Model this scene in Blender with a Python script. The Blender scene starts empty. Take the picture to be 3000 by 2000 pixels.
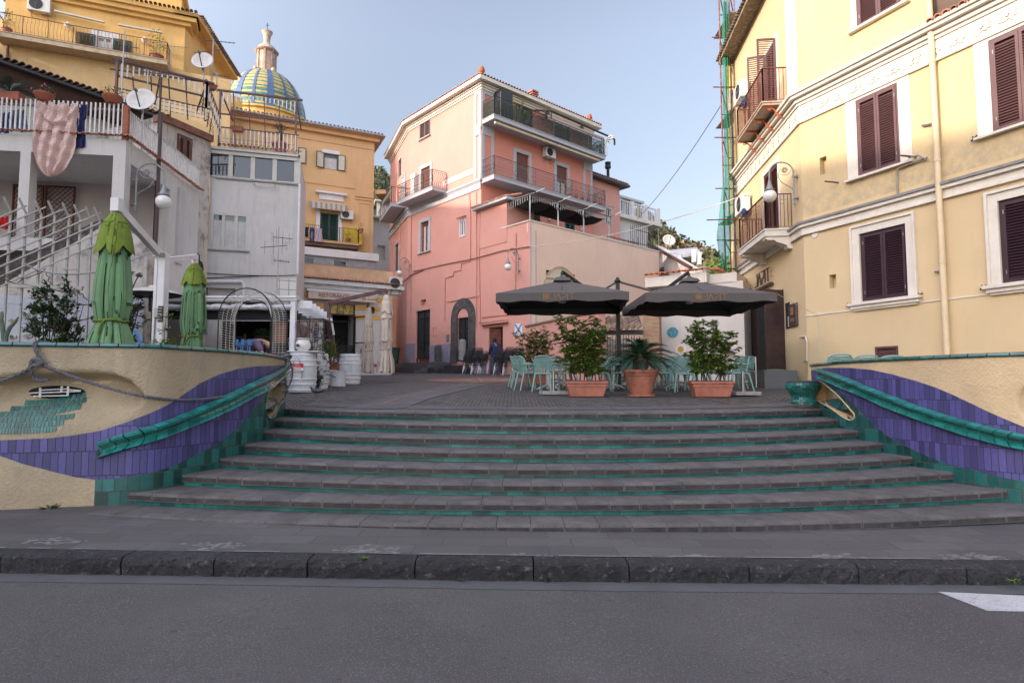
import bpy,bmesh,math,random
from mathutils import Vector,Matrix
from math import sin,cos,pi,radians,tan,atan,sqrt,hypot
random.seed(7)
F=1780.0;PT=radians(4.02);CZ=1.6
CAM=Vector((0,0,CZ))
SC=bpy.context.scene;COL=SC.collection
V=Vector
def ray(px,py):
 x=(px-1500)/F;y=(1000-py)/F
 return V((x,cos(PT)-y*sin(PT),sin(PT)+y*cos(PT)))
def at(px,py,Y):
 d=ray(px,py);return CAM+d*(Y/d.y)
def atz(px,py,z):
 d=ray(px,py);return CAM+d*((z-CZ)/d.z)
def gz(y):
 return 1.172+0.045*(y-9.3)if y<60 else 1.172+.045*50.7
def on_sq(px,py):
 d=ray(px,py)
 k=(1.172-.045*9.3-CZ)/(d.z-.045*d.y)
 return CAM+d*k
class Wall:
 def __init__(s,p0,p1,flip=False):
  s.p=V((p0[0],p0[1],0));d=V((p1[0]-p0[0],p1[1]-p0[1],0));s.L=d.length;s.d=d.normalized()
  n=V((s.d.y,-s.d.x,0))
  if n.dot(V((-p0[0],-p0[1],0)))<0:n=-n
  s.n=n
 def P(s,u,z,o=0.0):return s.p+s.d*u+s.n*o+V((0,0,z))
 def q(s,px,py,o=0.0):
  r=ray(px,py);k=(s.p+s.n*o-CAM).dot(s.n)/r.dot(s.n)
  h=CAM+r*k
  return(h-s.p).dot(s.d),h.z
 def r(s,x0,y0,x1,y1,o=0.0):
  a=s.q(x0,y0,o);b=s.q(x1,y1,o)
  return(min(a[0],b[0]),max(a[0],b[0]),min(a[1],b[1]),max(a[1],b[1]))
 def off(s,o):
  a=s.p+s.n*o;b=a+s.d;w=Wall((a.x,a.y),(b.x,b.y));w.d=s.d;w.n=s.n;w.L=s.L;return w
def wall_vp(px,D,vx,L=10):
 """vertical plane through the point seen at px at depth D, running to or from vanishing point vx"""
 a=((px-1500)/1784.4*D,D);d=V((vx-1500,1784.4,0)).normalized()
 if abs(vx)>1e6:d=V((1,0,0))
 return a,d
MATS={}
def _n(nt,t,**kw):
 n=nt.nodes.new(t)
 for k,v in kw.items():
  if k in n.inputs:n.inputs[k].default_value=v
  else:setattr(n,k,v)
 return n
def c4(c):return(c[0],c[1],c[2],1)
def mat(name,col,rough=.8,var=.12,vs=2.0,bump=0.,bs=60.,metal=0.,spec=.5,stain=None,island=0.,speck=None,tile=None,coat=0.,trans=0.,streak=None,alpha=1.,bdist=.01,zdirt=None):
 if name in MATS:return MATS[name]
 m=bpy.data.materials.new(name);MATS[name]=m;m.use_nodes=True
 nt=m.node_tree;L=nt.links;b=nt.nodes['Principled BSDF']
 b.inputs['Roughness'].default_value=rough;b.inputs['Metallic'].default_value=metal
 b.inputs['Specular IOR Level'].default_value=spec;b.inputs['Coat Weight'].default_value=coat
 b.inputs['Transmission Weight'].default_value=trans;b.inputs['Alpha'].default_value=alpha
 tc=_n(nt,'ShaderNodeTexCoord');last=None
 bumpsrc=[]
 def mix(fac,a,bb,mode='MIX'):
  mx=_n(nt,'ShaderNodeMix',data_type='RGBA',blend_type=mode)
  for i,s in((0,fac),(6,a),(7,bb)):
   if hasattr(s,'links')or hasattr(s,'is_linked'):L.new(s,mx.inputs[i])
   elif i==0:mx.inputs[i].default_value=s
   else:mx.inputs[i].default_value=c4(s)
  return mx.outputs[2]
 def noise(scale,detail=4,vec=None,rgh=.6):
  n=_n(nt,'ShaderNodeTexNoise',Scale=scale,Detail=detail,Roughness=rgh)
  L.new(vec or tc.outputs['Object'],n.inputs['Vector']);return n.outputs['Fac']
 def rng(s,a,bb,c=0.,d=1.):
  r=_n(nt,'ShaderNodeMapRange');L.new(s,r.inputs[0])
  for i,v in enumerate((a,bb,c,d)):r.inputs[i+1].default_value=v
  return r.outputs[0]
 base=tuple(col)
 dk=tuple(max(0,x*(1-var*1.6))for x in base);lt=tuple(min(1,x*(1+var))for x in base)
 if tile:
  br=_n(nt,'ShaderNodeTexBrick');br.offset=tile[4];br.squash=1
  for k,v in(('Scale',1.),('Brick Width',tile[0]),('Row Height',tile[1]),('Mortar Size',tile[2]),('Mortar Smooth',.15),('Bias',0.)):br.inputs[k].default_value=v
  br.inputs['Color1'].default_value=c4(tile[5]if len(tile)>5 else dk);br.inputs['Color2'].default_value=c4(tile[6]if len(tile)>6 else lt);br.inputs['Mortar'].default_value=c4(tile[3])
  uvv=tc.outputs['UV']
  wn=_n(nt,'ShaderNodeTexNoise',Scale=5.,Detail=2.);L.new(tc.outputs['UV'],wn.inputs['Vector'])
  vm=_n(nt,'ShaderNodeVectorMath',operation='MULTIPLY_ADD');L.new(wn.outputs['Color'],vm.inputs[0]);vm.inputs[1].default_value=(tile[0]*.16,)*3;L.new(tc.outputs['UV'],vm.inputs[2])
  L.new(vm.outputs[0],br.inputs['Vector'])
  last=mix(rng(noise(vs*4,3),.3,.75,0,.35),br.outputs['Color'],dk)
  inv=_n(nt,'ShaderNodeMath',operation='SUBTRACT');inv.inputs[0].default_value=1;L.new(br.outputs['Fac'],inv.inputs[1])
  bumpsrc.append((inv.outputs[0],.6))
  rr=rng(br.outputs['Fac'],0,1,rough,.9);L.new(rr,b.inputs['Roughness'])
 else:
  last=mix(rng(noise(vs,6),.3,.7),dk,lt)
 if island:
  g=_n(nt,'ShaderNodeNewGeometry');v=rng(g.outputs['Random Per Island'],0,1,1-island,1+island)
  hsv=_n(nt,'ShaderNodeHueSaturation');L.new(last,hsv.inputs['Color']);L.new(v,hsv.inputs['Value']);last=hsv.outputs['Color']
 if stain:
  last=mix(rng(noise(stain[1],8,rgh=.72),stain[2],stain[3],0,stain[4]if len(stain)>4 else .8),last,stain[0])
 if streak:
  mp=_n(nt,'ShaderNodeMapping');mp.inputs['Scale'].default_value=(5,5,.45);L.new(tc.outputs['Object'],mp.inputs['Vector'])
  last=mix(rng(noise(1.6,7,mp.outputs[0],.7),.52,.75,0,streak[1]),last,streak[0])
 if zdirt:
  ge=_n(nt,'ShaderNodeNewGeometry');sx=_n(nt,'ShaderNodeSeparateXYZ');L.new(ge.outputs['Position'],sx.inputs[0])
  mu=_n(nt,'ShaderNodeMath',operation='MULTIPLY');L.new(rng(sx.outputs[2],zdirt[1],zdirt[2],1,0),mu.inputs[0]);L.new(rng(noise(zdirt[3],8,rgh=.75),.38,.66,0,zdirt[4]),mu.inputs[1])
  m3=_n(nt,'ShaderNodeMath',operation='MULTIPLY');L.new(mu.outputs[0],m3.inputs[0]);L.new(rng(sx.outputs[2],zdirt[1]-.02,zdirt[1],0,1),m3.inputs[1])
  last=mix(m3.outputs[0],last,zdirt[0])
 if speck:
  last=mix(rng(noise(speck[1],2),speck[2],speck[2]+.06,0,speck[3]),last,speck[0])
 L.new(last,b.inputs['Base Color'])
 if bump:
  bumpsrc.append((noise(bs,5,rgh=.65),bump))
 prev=None
 for src,st in bumpsrc:
  bp=_n(nt,'ShaderNodeBump',Strength=min(1,st),Distance=bdist);L.new(src,bp.inputs['Height'])
  if prev:L.new(prev,bp.inputs['Normal'])
  prev=bp.outputs[0]
 if prev:L.new(prev,b.inputs['Normal'])
 return m
def root_of(o):
 while o.parent:o=o.parent
 return o
class MB:
 def __init__(s):s.v=[];s.f=[];s.uv=[]
 def add(s,vs,fs,uvs=None):
  k=len(s.v);s.v+=[V(x)for x in vs]
  for i,f in enumerate(fs):
   s.f.append(tuple(k+j for j in f));s.uv.append(uvs[i]if uvs else None)
  return s
 def hexa(s,a):
  return s.add(a,[(3,2,1,0),(4,5,6,7),(0,1,5,4),(1,2,6,5),(2,3,7,6),(3,0,4,7)])
 def box(s,c,d,rz=0.,tilt=None):
  x,y,z=(q/2 for q in d);M=Matrix.Rotation(rz,3,'Z')
  if tilt:M=M@Matrix.Rotation(tilt[1],3,tilt[0])
  return s.hexa([V(c)+M@V(p)for p in((-x,-y,-z),(x,-y,-z),(x,y,-z),(-x,y,-z),(-x,-y,z),(x,-y,z),(x,y,z),(-x,y,z))])
 def bx(s,x0,x1,y0,y1,z0,z1):return s.box(((x0+x1)/2,(y0+y1)/2,(z0+z1)/2),(x1-x0,y1-y0,z1-z0))
 def wb(s,W,u0,u1,z0,z1,o0,o1):
  P=W.P
  k=len(s.f)
  s.hexa([P(u0,z0,o0),P(u1,z0,o0),P(u1,z0,o1),P(u0,z0,o1),P(u0,z1,o0),P(u1,z1,o0),P(u1,z1,o1),P(u0,z1,o1)])
  U={0:(u0,z0),1:(u1,z0),2:(u1,z0),3:(u0,z0),4:(u0,z1),5:(u1,z1),6:(u1,z1),7:(u0,z1)}
  kk=len(s.v)-8
  for i in range(k,len(s.f)):s.uv[i]=[U[j-kk]for j in s.f[i]]
  return s
 def wframe(s,W,u0,u1,z0,z1,w,o0,o1,bottom=True):
  s.wb(W,u0-w,u0,z0-(w if bottom else 0),z1+w,o0,o1);s.wb(W,u1,u1+w,z0-(w if bottom else 0),z1+w,o0,o1)
  s.wb(W,u0,u1,z1,z1+w,o0,o1)
  if bottom:s.wb(W,u0,u1,z0-w,z0,o0,o1)
  return s
 def bar(s,a,b,w,h=None):
  a=V(a);b=V(b);d=(b-a).normalized();h=h or w
  up=V((0,0,1))if abs(d.z)<.95 else V((0,1,0))
  x=d.cross(up).normalized()*w/2;y=x.cross(d).normalized()*h/2
  return s.hexa([a-x-y,a+x-y,a+x+y,a-x+y,b-x-y,b+x-y,b+x+y,b-x+y])
 def tube(s,pts,r,n=6,close=False,cap=True):
  pts=[V(p)for p in pts];N=len(pts);rs=r if isinstance(r,(list,tuple))else[r]*N
  k=len(s.v);prevx=None
  for i,p in enumerate(pts):
   a=pts[i-1]if i else(pts[-1]if close else p);b=pts[(i+1)%N]if(i<N-1 or close)else p
   d=(b-a);d=d.normalized()if d.length>1e-9 else V((0,0,1))
   if prevx is None:
    up=V((0,0,1))if abs(d.z)<.9 else V((0,1,0));x=d.cross(up).normalized()
   else:
    x=prevx-d*prevx.dot(d);x=x.normalized()if x.length>1e-6 else d.orthogonal().normalized()
   prevx=x;y=d.cross(x)
   for j in range(n):
    t=2*pi*j/n;s.v.append(p+x*cos(t)*rs[i]+y*sin(t)*rs[i])
  M=N if close else N-1
  for i in range(M):
   for j in range(n):
    a=k+i*n+j;b=k+i*n+(j+1)%n;c=k+((i+1)%N)*n+(j+1)%n;d=k+((i+1)%N)*n+j
    s.f.append((a,b,c,d));s.uv.append(None)
  if cap and not close:
   s.f.append(tuple(k+j for j in range(n))[::-1]);s.uv.append(None)
   s.f.append(tuple(k+(N-1)*n+j for j in range(n)));s.uv.append(None)
  return s
 def lathe(s,prof,c=(0,0,0),n=20,sx=1.,sy=1.,a0=0.,fn=None):
  k=len(s.v);c=V(c)
  for(r,z)in prof:
   for j in range(n):
    t=a0+2*pi*j/n;rr=r*(fn(t,z)if fn else 1);s.v.append(c+V((rr*cos(t)*sx,rr*sin(t)*sy,z)))
  for i in range(len(prof)-1):
   for j in range(n):
    s.f.append((k+i*n+j,k+i*n+(j+1)%n,k+(i+1)*n+(j+1)%n,k+(i+1)*n+j));s.uv.append([(j*.1,prof[i][1]),(j*.1+.1,prof[i][1]),(j*.1+.1,prof[i+1][1]),(j*.1,prof[i+1][1])])
  if prof[0][0]>1e-4:s.f.append(tuple(k+j for j in range(n))[::-1]);s.uv.append(None)
  if prof[-1][0]>1e-4:s.f.append(tuple(k+(len(prof)-1)*n+j for j in range(n)));s.uv.append(None)
  return s
 def ball(s,c,r,n=10,m=7):
  r=r if isinstance(r,(tuple,list))else(r,r,r);k=len(s.v);c=V(c)
  for i in range(m+1):
   a=pi*i/m-pi/2
   for j in range(n):
    t=2*pi*j/n;s.v.append(c+V((r[0]*cos(a)*cos(t),r[1]*cos(a)*sin(t),r[2]*sin(a))))
  for i in range(m):
   for j in range(n):
    s.f.append((k+i*n+j,k+i*n+(j+1)%n,k+(i+1)*n+(j+1)%n,k+(i+1)*n+j));s.uv.append(None)
  return s
 def prism(s,poly,vec):
  poly=[V(p)for p in poly];n=len(poly);vec=V(vec)
  s.add(poly+[p+vec for p in poly],[tuple(range(n))[::-1],tuple(range(n,2*n))]+[(i,(i+1)%n,n+(i+1)%n,n+i)for i in range(n)])
  return s
 def wpoly(s,W,pts,o0,o1):
  n=len(pts);vs=[W.P(u,z,o1)for u,z in pts]+[W.P(u,z,o0)for u,z in pts]
  uvf=[list(pts)]
  s.add(vs,[tuple(range(n))]+[(i,(i+1)%n,n+(i+1)%n,n+i)[::-1]for i in range(n)],[list(pts)]+[[pts[i],pts[(i+1)%n],pts[(i+1)%n],pts[i]]for i in range(n)])
  return s
 def quad(s,a,b,c,d,uv=None):return s.add([a,b,c,d],[(0,1,2,3)],[uv]if uv else None)
 def leaf(s,p,d,up,ln,w):
  d=d.normalized();x=d.cross(up)
  x=x.normalized()if x.length>1e-4 else d.orthogonal().normalized()
  n=x.cross(d)
  a=p;m=p+d*ln*.45;t=p+d*ln-n*ln*.12
  return s.add([a,m+x*w/2+n*w*.2,t,m-x*w/2+n*w*.2,m],[(0,4,1),(1,4,2),(2,4,3),(3,4,0)])
 def build(s,name,m,parent=None,label=None,cat=None,group=None,kind=None,smooth=False,loc=None,bevel=0,recalc=True):
  me=bpy.data.meshes.new(name)
  if parent is not None:
   off=root_of(parent).location.copy()
  else:
   if loc is not None:off=V(loc)
   elif kind:off=V((0,0,0))
   else:
    xs=[p.x for p in s.v];ys=[p.y for p in s.v];zs=[p.z for p in s.v]
    off=V(((min(xs)+max(xs))/2,(min(ys)+max(ys))/2,min(zs)))
  me.from_pydata([tuple(p-off)for p in s.v],[],s.f)
  if any(u for u in s.uv):
   ul=me.uv_layers.new(name='UV');i=0
   for f,u in zip(me.polygons,s.uv):
    for j in range(f.loop_total):ul.data[f.loop_start+j].uv=u[j]if u else(0,0)
  me.materials.append(m)
  if recalc:
   bm=bmesh.new();bm.from_mesh(me);bmesh.ops.recalc_face_normals(bm,faces=bm.faces);bm.to_mesh(me);bm.free()
  if smooth:
   me.shade_smooth()
   try:me.set_sharp_from_angle(angle=radians(40))
   except Exception:pass
  o=bpy.data.objects.new(name,me);COL.objects.link(o)
  if parent is not None:o.parent=parent
  else:o.location=off
  if bevel:
   bv=o.modifiers.new('bevel','BEVEL');bv.width=bevel;bv.segments=2;bv.limit_method='ANGLE'
  tag(o,label,cat,group,kind);return o
def tag(o,label=None,cat=None,group=None,kind=None):
 if label:o['label']=label
 if cat:o['category']=cat
 if group:o['group']=group
 if kind:o['kind']=kind
def thing(name,label,cat,loc=(0,0,0),group=None,rz=0.):
 o=bpy.data.objects.new(name,None);COL.objects.link(o);o.location=loc;o.rotation_euler=(0,0,rz);o.empty_display_size=.2
 tag(o,label,cat,group);return o
def copy_tree(o,parent=None,depth=0):
 c=o.copy();COL.objects.link(c)
 if parent is not None:c.parent=parent
 for ch in list(KIDS.get(o.name,()))or list(o.children):copy_tree(ch,c)
 return c
KIDS={}
def dup(o,loc,rz=0.,label=None,group=None,sc=None,rx=0.,ry=0.):
 c=copy_tree(o);c.location=loc;c.rotation_euler=(rx,ry,rz)
 if sc:c.scale=(sc,sc,sc)
 if label:c['label']=label
 if group:c['group']=group
 return c
def text_mb(mb,txt,size,org,dx,dz,n,depth=.01,shear=0.):
 cu=bpy.data.curves.new('t','FONT');cu.body=txt;cu.size=size;cu.extrude=0;cu.resolution_u=2;cu.shear=shear
 ob=bpy.data.objects.new('t',cu);COL.objects.link(ob)
 dg=bpy.context.evaluated_depsgraph_get();me=bpy.data.meshes.new_from_object(ob.evaluated_get(dg))
 vs=[V(org)+V(dx)*v.co.x+V(dz)*v.co.y+V(n)*depth for v in me.vertices]
 mb.add(vs,[tuple(p.vertices)for p in me.polygons])
 w=max((v.co.x for v in me.vertices),default=0)
 bpy.data.objects.remove(ob);bpy.data.curves.remove(cu);bpy.data.meshes.remove(me)
 return w
JAP={'J':[[(.62,1),(.62,.18),(.5,.02),(0,0)]],'A':[[(0,0),(.42,1),(.84,0)]],'P':[[(.12,.0),(.12,.42),(.55,.42),(.68,.55),(.68,.85),(.55,1),(0,1)]],'I':[[(.1,0),(.1,1)]],'T':[[(0,1),(.8,1)],[(.4,1),(.4,0)]]}
def stroke_word(mb,fn,word='JAPIT',h=1.,adv=None,w=.09,t=.02):
 """fn(x,y)->(point, normal) places each stroke bar"""
 x=0
 for ch in word:
  for st in JAP[ch]:
   for a,b in zip(st,st[1:]):
    A=V((x+a[0]*h,a[1]*h));B=V((x+b[0]*h,b[1]*h));d=(B-A).normalized();e=d*w*h*.45;sd=V((-d.y,d.x))*w*h/2
    cs=[A-e-sd,B+e-sd,B+e+sd,A-e+sd]
    lo=[fn(c.x,c.y,0)for c in cs];hi=[fn(c.x,c.y,t)for c in cs]
    mb.hexa(lo+hi)
  x+=h*{'J':.78,'A':1.0,'P':.85,'I':.42,'T':.95}[ch]
 return x
def facade(mb,W,u0,u1,z0,z1,holes=(),depth=.22,back=.35,ztop=None):
 us=sorted({u0,u1}|{min(max(h[i],u0),u1)for h in holes for i in(0,1)});zs=sorted({z0,z1}|{min(max(h[i],z0),z1)for h in holes for i in(2,3)})
 for a,b in zip(us,us[1:]):
  for c,d in zip(zs,zs[1:]):
   um=(a+b)/2;zm=(c+d)/2
   if any(h[0]<um<h[1]and h[2]<zm<h[3]for h in holes):continue
   mb.add([W.P(a,c),W.P(b,c),W.P(b,d),W.P(a,d)],[(0,1,2,3)],[[(a,c),(b,c),(b,d),(a,d)]])
 for h in holes:
  a,b,c,d=h[:4];q=W.P;e=-depth
  mb.add([q(a,c),q(b,c),q(b,d),q(a,d),q(a,c,e),q(b,c,e),q(b,d,e),q(a,d,e)],[(0,1,5,4),(1,2,6,5),(2,3,7,6),(3,0,4,7)])
  mb.add([q(a,c,e-.01),q(b,c,e-.01),q(b,d,e-.01),q(a,d,e-.01)],[(0,1,2,3)])
 return mb
def mk(n,*a,**k):return mat(n,*a,**k)
ASPH=mk('asphalt',(.088,.081,.078),.85,.14,.8,1.,70,speck=((.2,.19,.195),85.,.56,.5),stain=((.035,.033,.037),13.,.6,.66,.7),bdist=.012)
GUT=mk('gutter_concrete',(.1,.096,.098),.9,.15,3,.5,90,stain=((.06,.06,.065),6,.5,.7))
KERB=mk('kerb_basalt',(.032,.03,.033),.85,.3,5,1.,26,stain=((.2,.19,.18),17,.57,.66,.6),island=.15,speck=((.012,.011,.012),30.,.55,.8),bdist=.04)
SLAB=mk('pavement_slab',(.1,.092,.09),.85,.12,2,.6,100,tile=(.6,.27,.0035,(.05,.046,.045),.37),stain=((.05,.048,.055),1.5,.5,.7,.6))
STONE2=mk('hammered_basalt',(.055,.05,.053),.95,.25,8,1.,60,island=.15,bdist=.015)
STONE=mk('step_basalt',(.115,.105,.101),.85,.2,5,.8,90,island=.1,speck=((.022,.02,.022),75.,.62,.7),stain=((.045,.042,.048),3.5,.5,.72,.6))
MORT=mk('dark_mortar',(.035,.03,.03),.95,.2,9)
SETT=mk('basalt_setts',(.125,.115,.11),.8,.3,8,.5,60,tile=(.15,.1,.02,(.02,.02,.018),.5),stain=((.06,.07,.03),1.1,.62,.72,.5))
FLAG=mk('flagstone',(.095,.09,.092),.85,.12,2,.4,90,tile=(.9,.45,.006,(.04,.038,.04),.3))
TERR=mk('terracotta_paving',(.25,.12,.085),.85,.25,5,.3,60,tile=(.2,.1,.006,(.1,.09,.08),.5))
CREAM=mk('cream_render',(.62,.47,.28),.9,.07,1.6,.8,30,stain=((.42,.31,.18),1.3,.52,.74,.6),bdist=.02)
CREAML=mk('shaded_aged_cream_render',(.43,.345,.225),.9,.1,1.6,.9,30,stain=((.3,.25,.19),1.3,.48,.72,.7),streak=((.25,.21,.17),.4),bdist=.025)  # cream paint darkened for the left wall's weaker light, plus age stains
CREAMS=mk('cream_smooth',(.62,.47,.29),.85,.08,2.5,.3,30,stain=((.5,.4,.28),2.5,.5,.7,.5))
PURP=mk('violet_tile',(.08,.074,.235),.42,.3,5,.35,130,tile=(.075,.28,.004,(.03,.028,.07),.5),coat=.2)
GRNT=mk('green_tile',(.014,.12,.11),.35,.4,4,.2,140,tile=(.13,.19,.006,(.07,.065,.06),.5),coat=.2)
GRNP=mk('green_glaze',(.02,.2,.18),.3,.3,6,.1,60,island=.22,coat=.4)
GRNC=mk('green_coping',(.006,.105,.1),.15,.35,9,.15,60,island=.15,coat=.5)
GRNB=mk('green_brick',(.017,.145,.13),.3,.3,4,.2,80,island=.35)
PLY=mk('yellow_plaster',(.6,.46,.25),.9,.07,.7,.4,24,zdirt=((.27,.24,.19),6.05,7.4,4.5,.7),stain=((.45,.4,.33),1.1,.6,.78,.7),streak=((.42,.33,.2),.35))
PLY2=mk('pale_yellow_plaster',(.62,.48,.28),.9,.05,.7,.3,24,streak=((.5,.4,.26),.25))
PNK=mk('pink_plaster',(.6,.3,.245),.9,.05,.5,.15,20,streak=((.5,.22,.18),.3))
PNKB=mk('blush_plaster',(.78,.56,.44),.9,.05,.5,.15,20,streak=((.5,.38,.3),.3))
ORG=mk('apricot_plaster',(.62,.40,.2),.9,.06,.6,.2,20,streak=((.4,.26,.14),.35))
OCH=mk('ochre_plaster',(.66,.42,.15),.9,.08,.8,.3,16,stain=((.6,.5,.36),1.2,.62,.7,.7),streak=((.4,.27,.13),.4))
WHT=mk('white_plaster',(.56,.53,.505),.9,.06,.8,.3,20,stain=((.4,.37,.36),1.5,.55,.8,.6),streak=((.25,.23,.22),.4))
STN=mk('stained_plaster',(.53,.48,.44),.95,.1,1.2,.6,24,stain=((.12,.115,.11),1.7,.5,.66,.85),streak=((.1,.095,.09),.8))
WPAINT=mk('white_paint',(.66,.65,.66),.5,.06,4,.1,30,streak=((.4,.39,.38),.4))
TRIM=mk('cream_trim',(.68,.63,.55),.85,.07,2,.4,30,stain=((.66,.5,.27),3,.58,.68,.5),streak=((.4,.35,.28),.3))
TRIMG=mk('grey_trim',(.42,.42,.44),.8,.05,2,.1,30)
DADO=mk('lavender_dado',(.27,.26,.33),.95,.12,3,1.,50,bdist=.02)
BSTONE=mk('piperno_stone',(.075,.07,.07),.85,.35,4,.6,40,streak=((.16,.14,.12),.4))
TILE=mk('roof_tile',(.42,.17,.11),.85,.25,4,.4,40,island=.25,stain=((.2,.14,.11),5,.5,.7,.6))
TILEO=mk('old_roof_tile',(.26,.17,.12),.9,.3,4,.5,40,island=.35,stain=((.14,.13,.1),6,.45,.65,.7))
TILEP=mk('pale_roof_tile',(.5,.27,.21),.85,.2,4,.3,40,island=.18)
SHUT=mk('brown_shutter',(.115,.055,.055),.45,.1,3,.05,60)
SHUTG=mk('green_shutter',(.012,.05,.042),.5,.15,3)
WOODB=mk('brown_wood',(.15,.045,.03),.5,.3,6)
WOODP=mk('plank_wood',(.05,.03,.03),.45,.2,5)
RAILD=mk('dark_iron',(.025,.027,.03),.45,.2,8,metal=.4)
RAILG=mk('grey_iron',(.09,.095,.1),.5,.2,8,metal=.4)
RAILR=mk('red_iron',(.13,.035,.028),.6,.35,7,stain=((.2,.07,.03),9,.5,.65))
RUSTO=mk('orange_primer_iron',(.5,.11,.04),.7,.3,7)
RUSTB=mk('maroon_iron',(.085,.03,.032),.5,.3,9,stain=((.13,.06,.04),9,.55,.65,.6))
GALV=mk('galvanised_steel',(.33,.33,.34),.45,.2,6,metal=.6)
LAMPG=mk('lamp_grey_iron',(.25,.255,.26),.5,.25,9,metal=.3)
ALU=mk('white_aluminium',(.5,.48,.43),.45,.06,4)
PICK=mk('white_picket',(.62,.6,.57),.7,.12,9,streak=((.35,.3,.26),.5))
GLS=mk('window_glass',(.025,.03,.038),.04,.1,1,spec=.8,coat=.3)
GLSG=mk('frosted_green_glass',(.16,.26,.19),.35,.08,1)
GLSY=mk('yellow_glass',(.5,.34,.08),.15,.3,8)
CURT=mk('net_curtain',(.5,.48,.46),.9,.12,3)
DARK=mk('dark_interior',(.012,.012,.014),.9,.3,2)
BLACKP=mk('black_plastic',(.018,.017,.018),.45,.2,9)
FABD=mk('charcoal_canvas',(.09,.08,.078),.9,.06,2,.2,60)
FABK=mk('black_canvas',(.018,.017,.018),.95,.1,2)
GOLD=mk('gold_print',(.3,.17,.06),.7,.12,30)
FABG=mk('mid_green_canvas',(.14,.27,.13),.9,.1,3,.3,120)
FABG2=mk('olive_green_canvas',(.15,.21,.025),.9,.18,3,.3,120)
FABB=mk('beige_canvas',(.56,.46,.38),.9,.1,3,.3,90)
PINKC=mk('pink_striped_cloth',(.62,.45,.4),.95,.12,5,.4,60)
NAVY=mk('navy_cloth',(.012,.018,.09),.9,.2,4)
BLUEC=mk('blue_cloth',(.03,.09,.24),.9,.2,6)
DENIM=mk('denim_cloth',(.03,.06,.15),.9,.25,8)
PURC=mk('purple_cloth',(.09,.03,.28),.9,.25,6)
BLKC=mk('black_cloth',(.012,.012,.016),.95,.25,6)
LILC=mk('lilac_cloth',(.45,.35,.4),.9,.15,6)
REDC=mk('red_cloth',(.5,.01,.012),.9,.2,5)
BLUP=mk('blue_paint',(.06,.24,.55),.5,.25,9)
CHAIRG=mk('sage_plastic',(.19,.34,.31),.45,.05,3)
TABW=mk('white_table',(.62,.62,.6),.4,.06,4)
TPOT=mk('terracotta_pot',(.35,.125,.08),.7,.2,5,.1,40)
TPOT2=mk('dark_terracotta',(.3,.09,.05),.75,.2,6)
SOIL=mk('soil',(.03,.02,.015),1.,.3,20,.6,40)
GRAN=mk('speckled_granite',(.33,.32,.3),.6,.1,4,.1,60,speck=((.08,.08,.08),90.,.55,.8))
CHROME=mk('steel_tube',(.4,.4,.4),.38,.05,4,metal=1.)
LEAFD=mk('dark_leaf',(.035,.075,.02),.5,.35,6,island=.45)
LEAFM=mk('mid_leaf',(.075,.14,.022),.45,.35,6,island=.5)
LEAFB=mk('bright_leaf',(.13,.2,.03),.45,.3,6,island=.45)
PALM=mk('palm_leaf',(.02,.055,.025),.4,.3,5,island=.35)
PALMY=mk('yellow_palm_leaf',(.16,.2,.02),.45,.3,5,island=.35)
WEED=mk('weed_leaf',(.05,.1,.018),.7,.4,8,island=.4)
BARK=mk('bark',(.06,.045,.035),.95,.3,20,.6,50)
CACT=mk('cactus_green',(.1,.14,.09),.7,.2,8)
FLOWP=mk('pink_petal',(.55,.08,.28),.7,.2,20)
FLOWR=mk('red_petal',(.5,.04,.02),.7,.2,20)
FLOWW=mk('white_petal',(.7,.7,.66),.7,.1,20)
ROPE=mk('grey_rope',(.13,.125,.14),.95,.25,30,.5,90)
NETW=mk('white_cord',(.55,.53,.48),.9,.15,20)
BARR=mk('whitewashed_wood',(.58,.58,.6),.8,.1,3,.4,40,streak=((.33,.3,.25),.55),stain=((.4,.47,.56),2.2,.55,.7,.5))
SKIN=mk('skin',(.4,.22,.15),.6,.1,9)
HAIR=mk('dark_hair',(.015,.012,.01),.8,.3,20)
SHIRT=mk('violet_grey_shirt',(.12,.1,.16),.9,.15,9)
GLOBE=mk('opal_globe',(.68,.66,.63),.25,.02,2,coat=.3)
ACW=mk('ac_casing',(.6,.6,.58),.55,.06,4,streak=((.4,.36,.3),.3))
DISH=mk('dish_enamel',(.58,.56,.52),.5,.08,6,stain=((.25,.1,.04),7,.7,.76,.8))
RAVP=mk('cement_grey',(.26,.25,.25),.9,.15,3,.4,50)
SLATE=mk('slate_tile',(.085,.09,.1),.4,.12,2,.1,40,tile=(.6,.3,.004,(.18,.18,.18),.5))
BRICKM=mk('yellow_red_brick',(.36,.2,.11),.9,.3,4,.5,60,tile=(.21,.07,.012,(.3,.27,.22),.5,(.42,.15,.08),(.46,.31,.15)))
REDS=mk('red_sign',(.5,.01,.015),.5,.1,4)
WHS=mk('white_sign',(.7,.68,.68),.5,.05,4)
PURB=mk('dark_red_lettering',(.25,.01,.015),.7,.1,4)
LETB=mk('bronze_letters',(.11,.075,.07),.5,.2,6,metal=.5)
NETG=mk('green_debris_net',(.015,.22,.13),.8,.2,6,alpha=.62,trans=0.)
TERRH=mk('terracotta_head',(.38,.13,.06),.85,.2,14)
OTIL=mk('orange_glazed_tile',(.68,.36,.07),.35,.08,3,.1,40,tile=(.2,.22,.003,(.45,.25,.1),.0))
WTIL=mk('white_wall_tile',(.6,.58,.54),.4,.05,3,.1,40,tile=(.3,.3,.012,(.2,.19,.17),.0))
MARK=mk('road_paint',(.5,.49,.5),.7,.08,3,.5,90,speck=((.12,.12,.13),60.,.6,.7),stain=((.2,.2,.2),14,.56,.66,.7))
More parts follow.
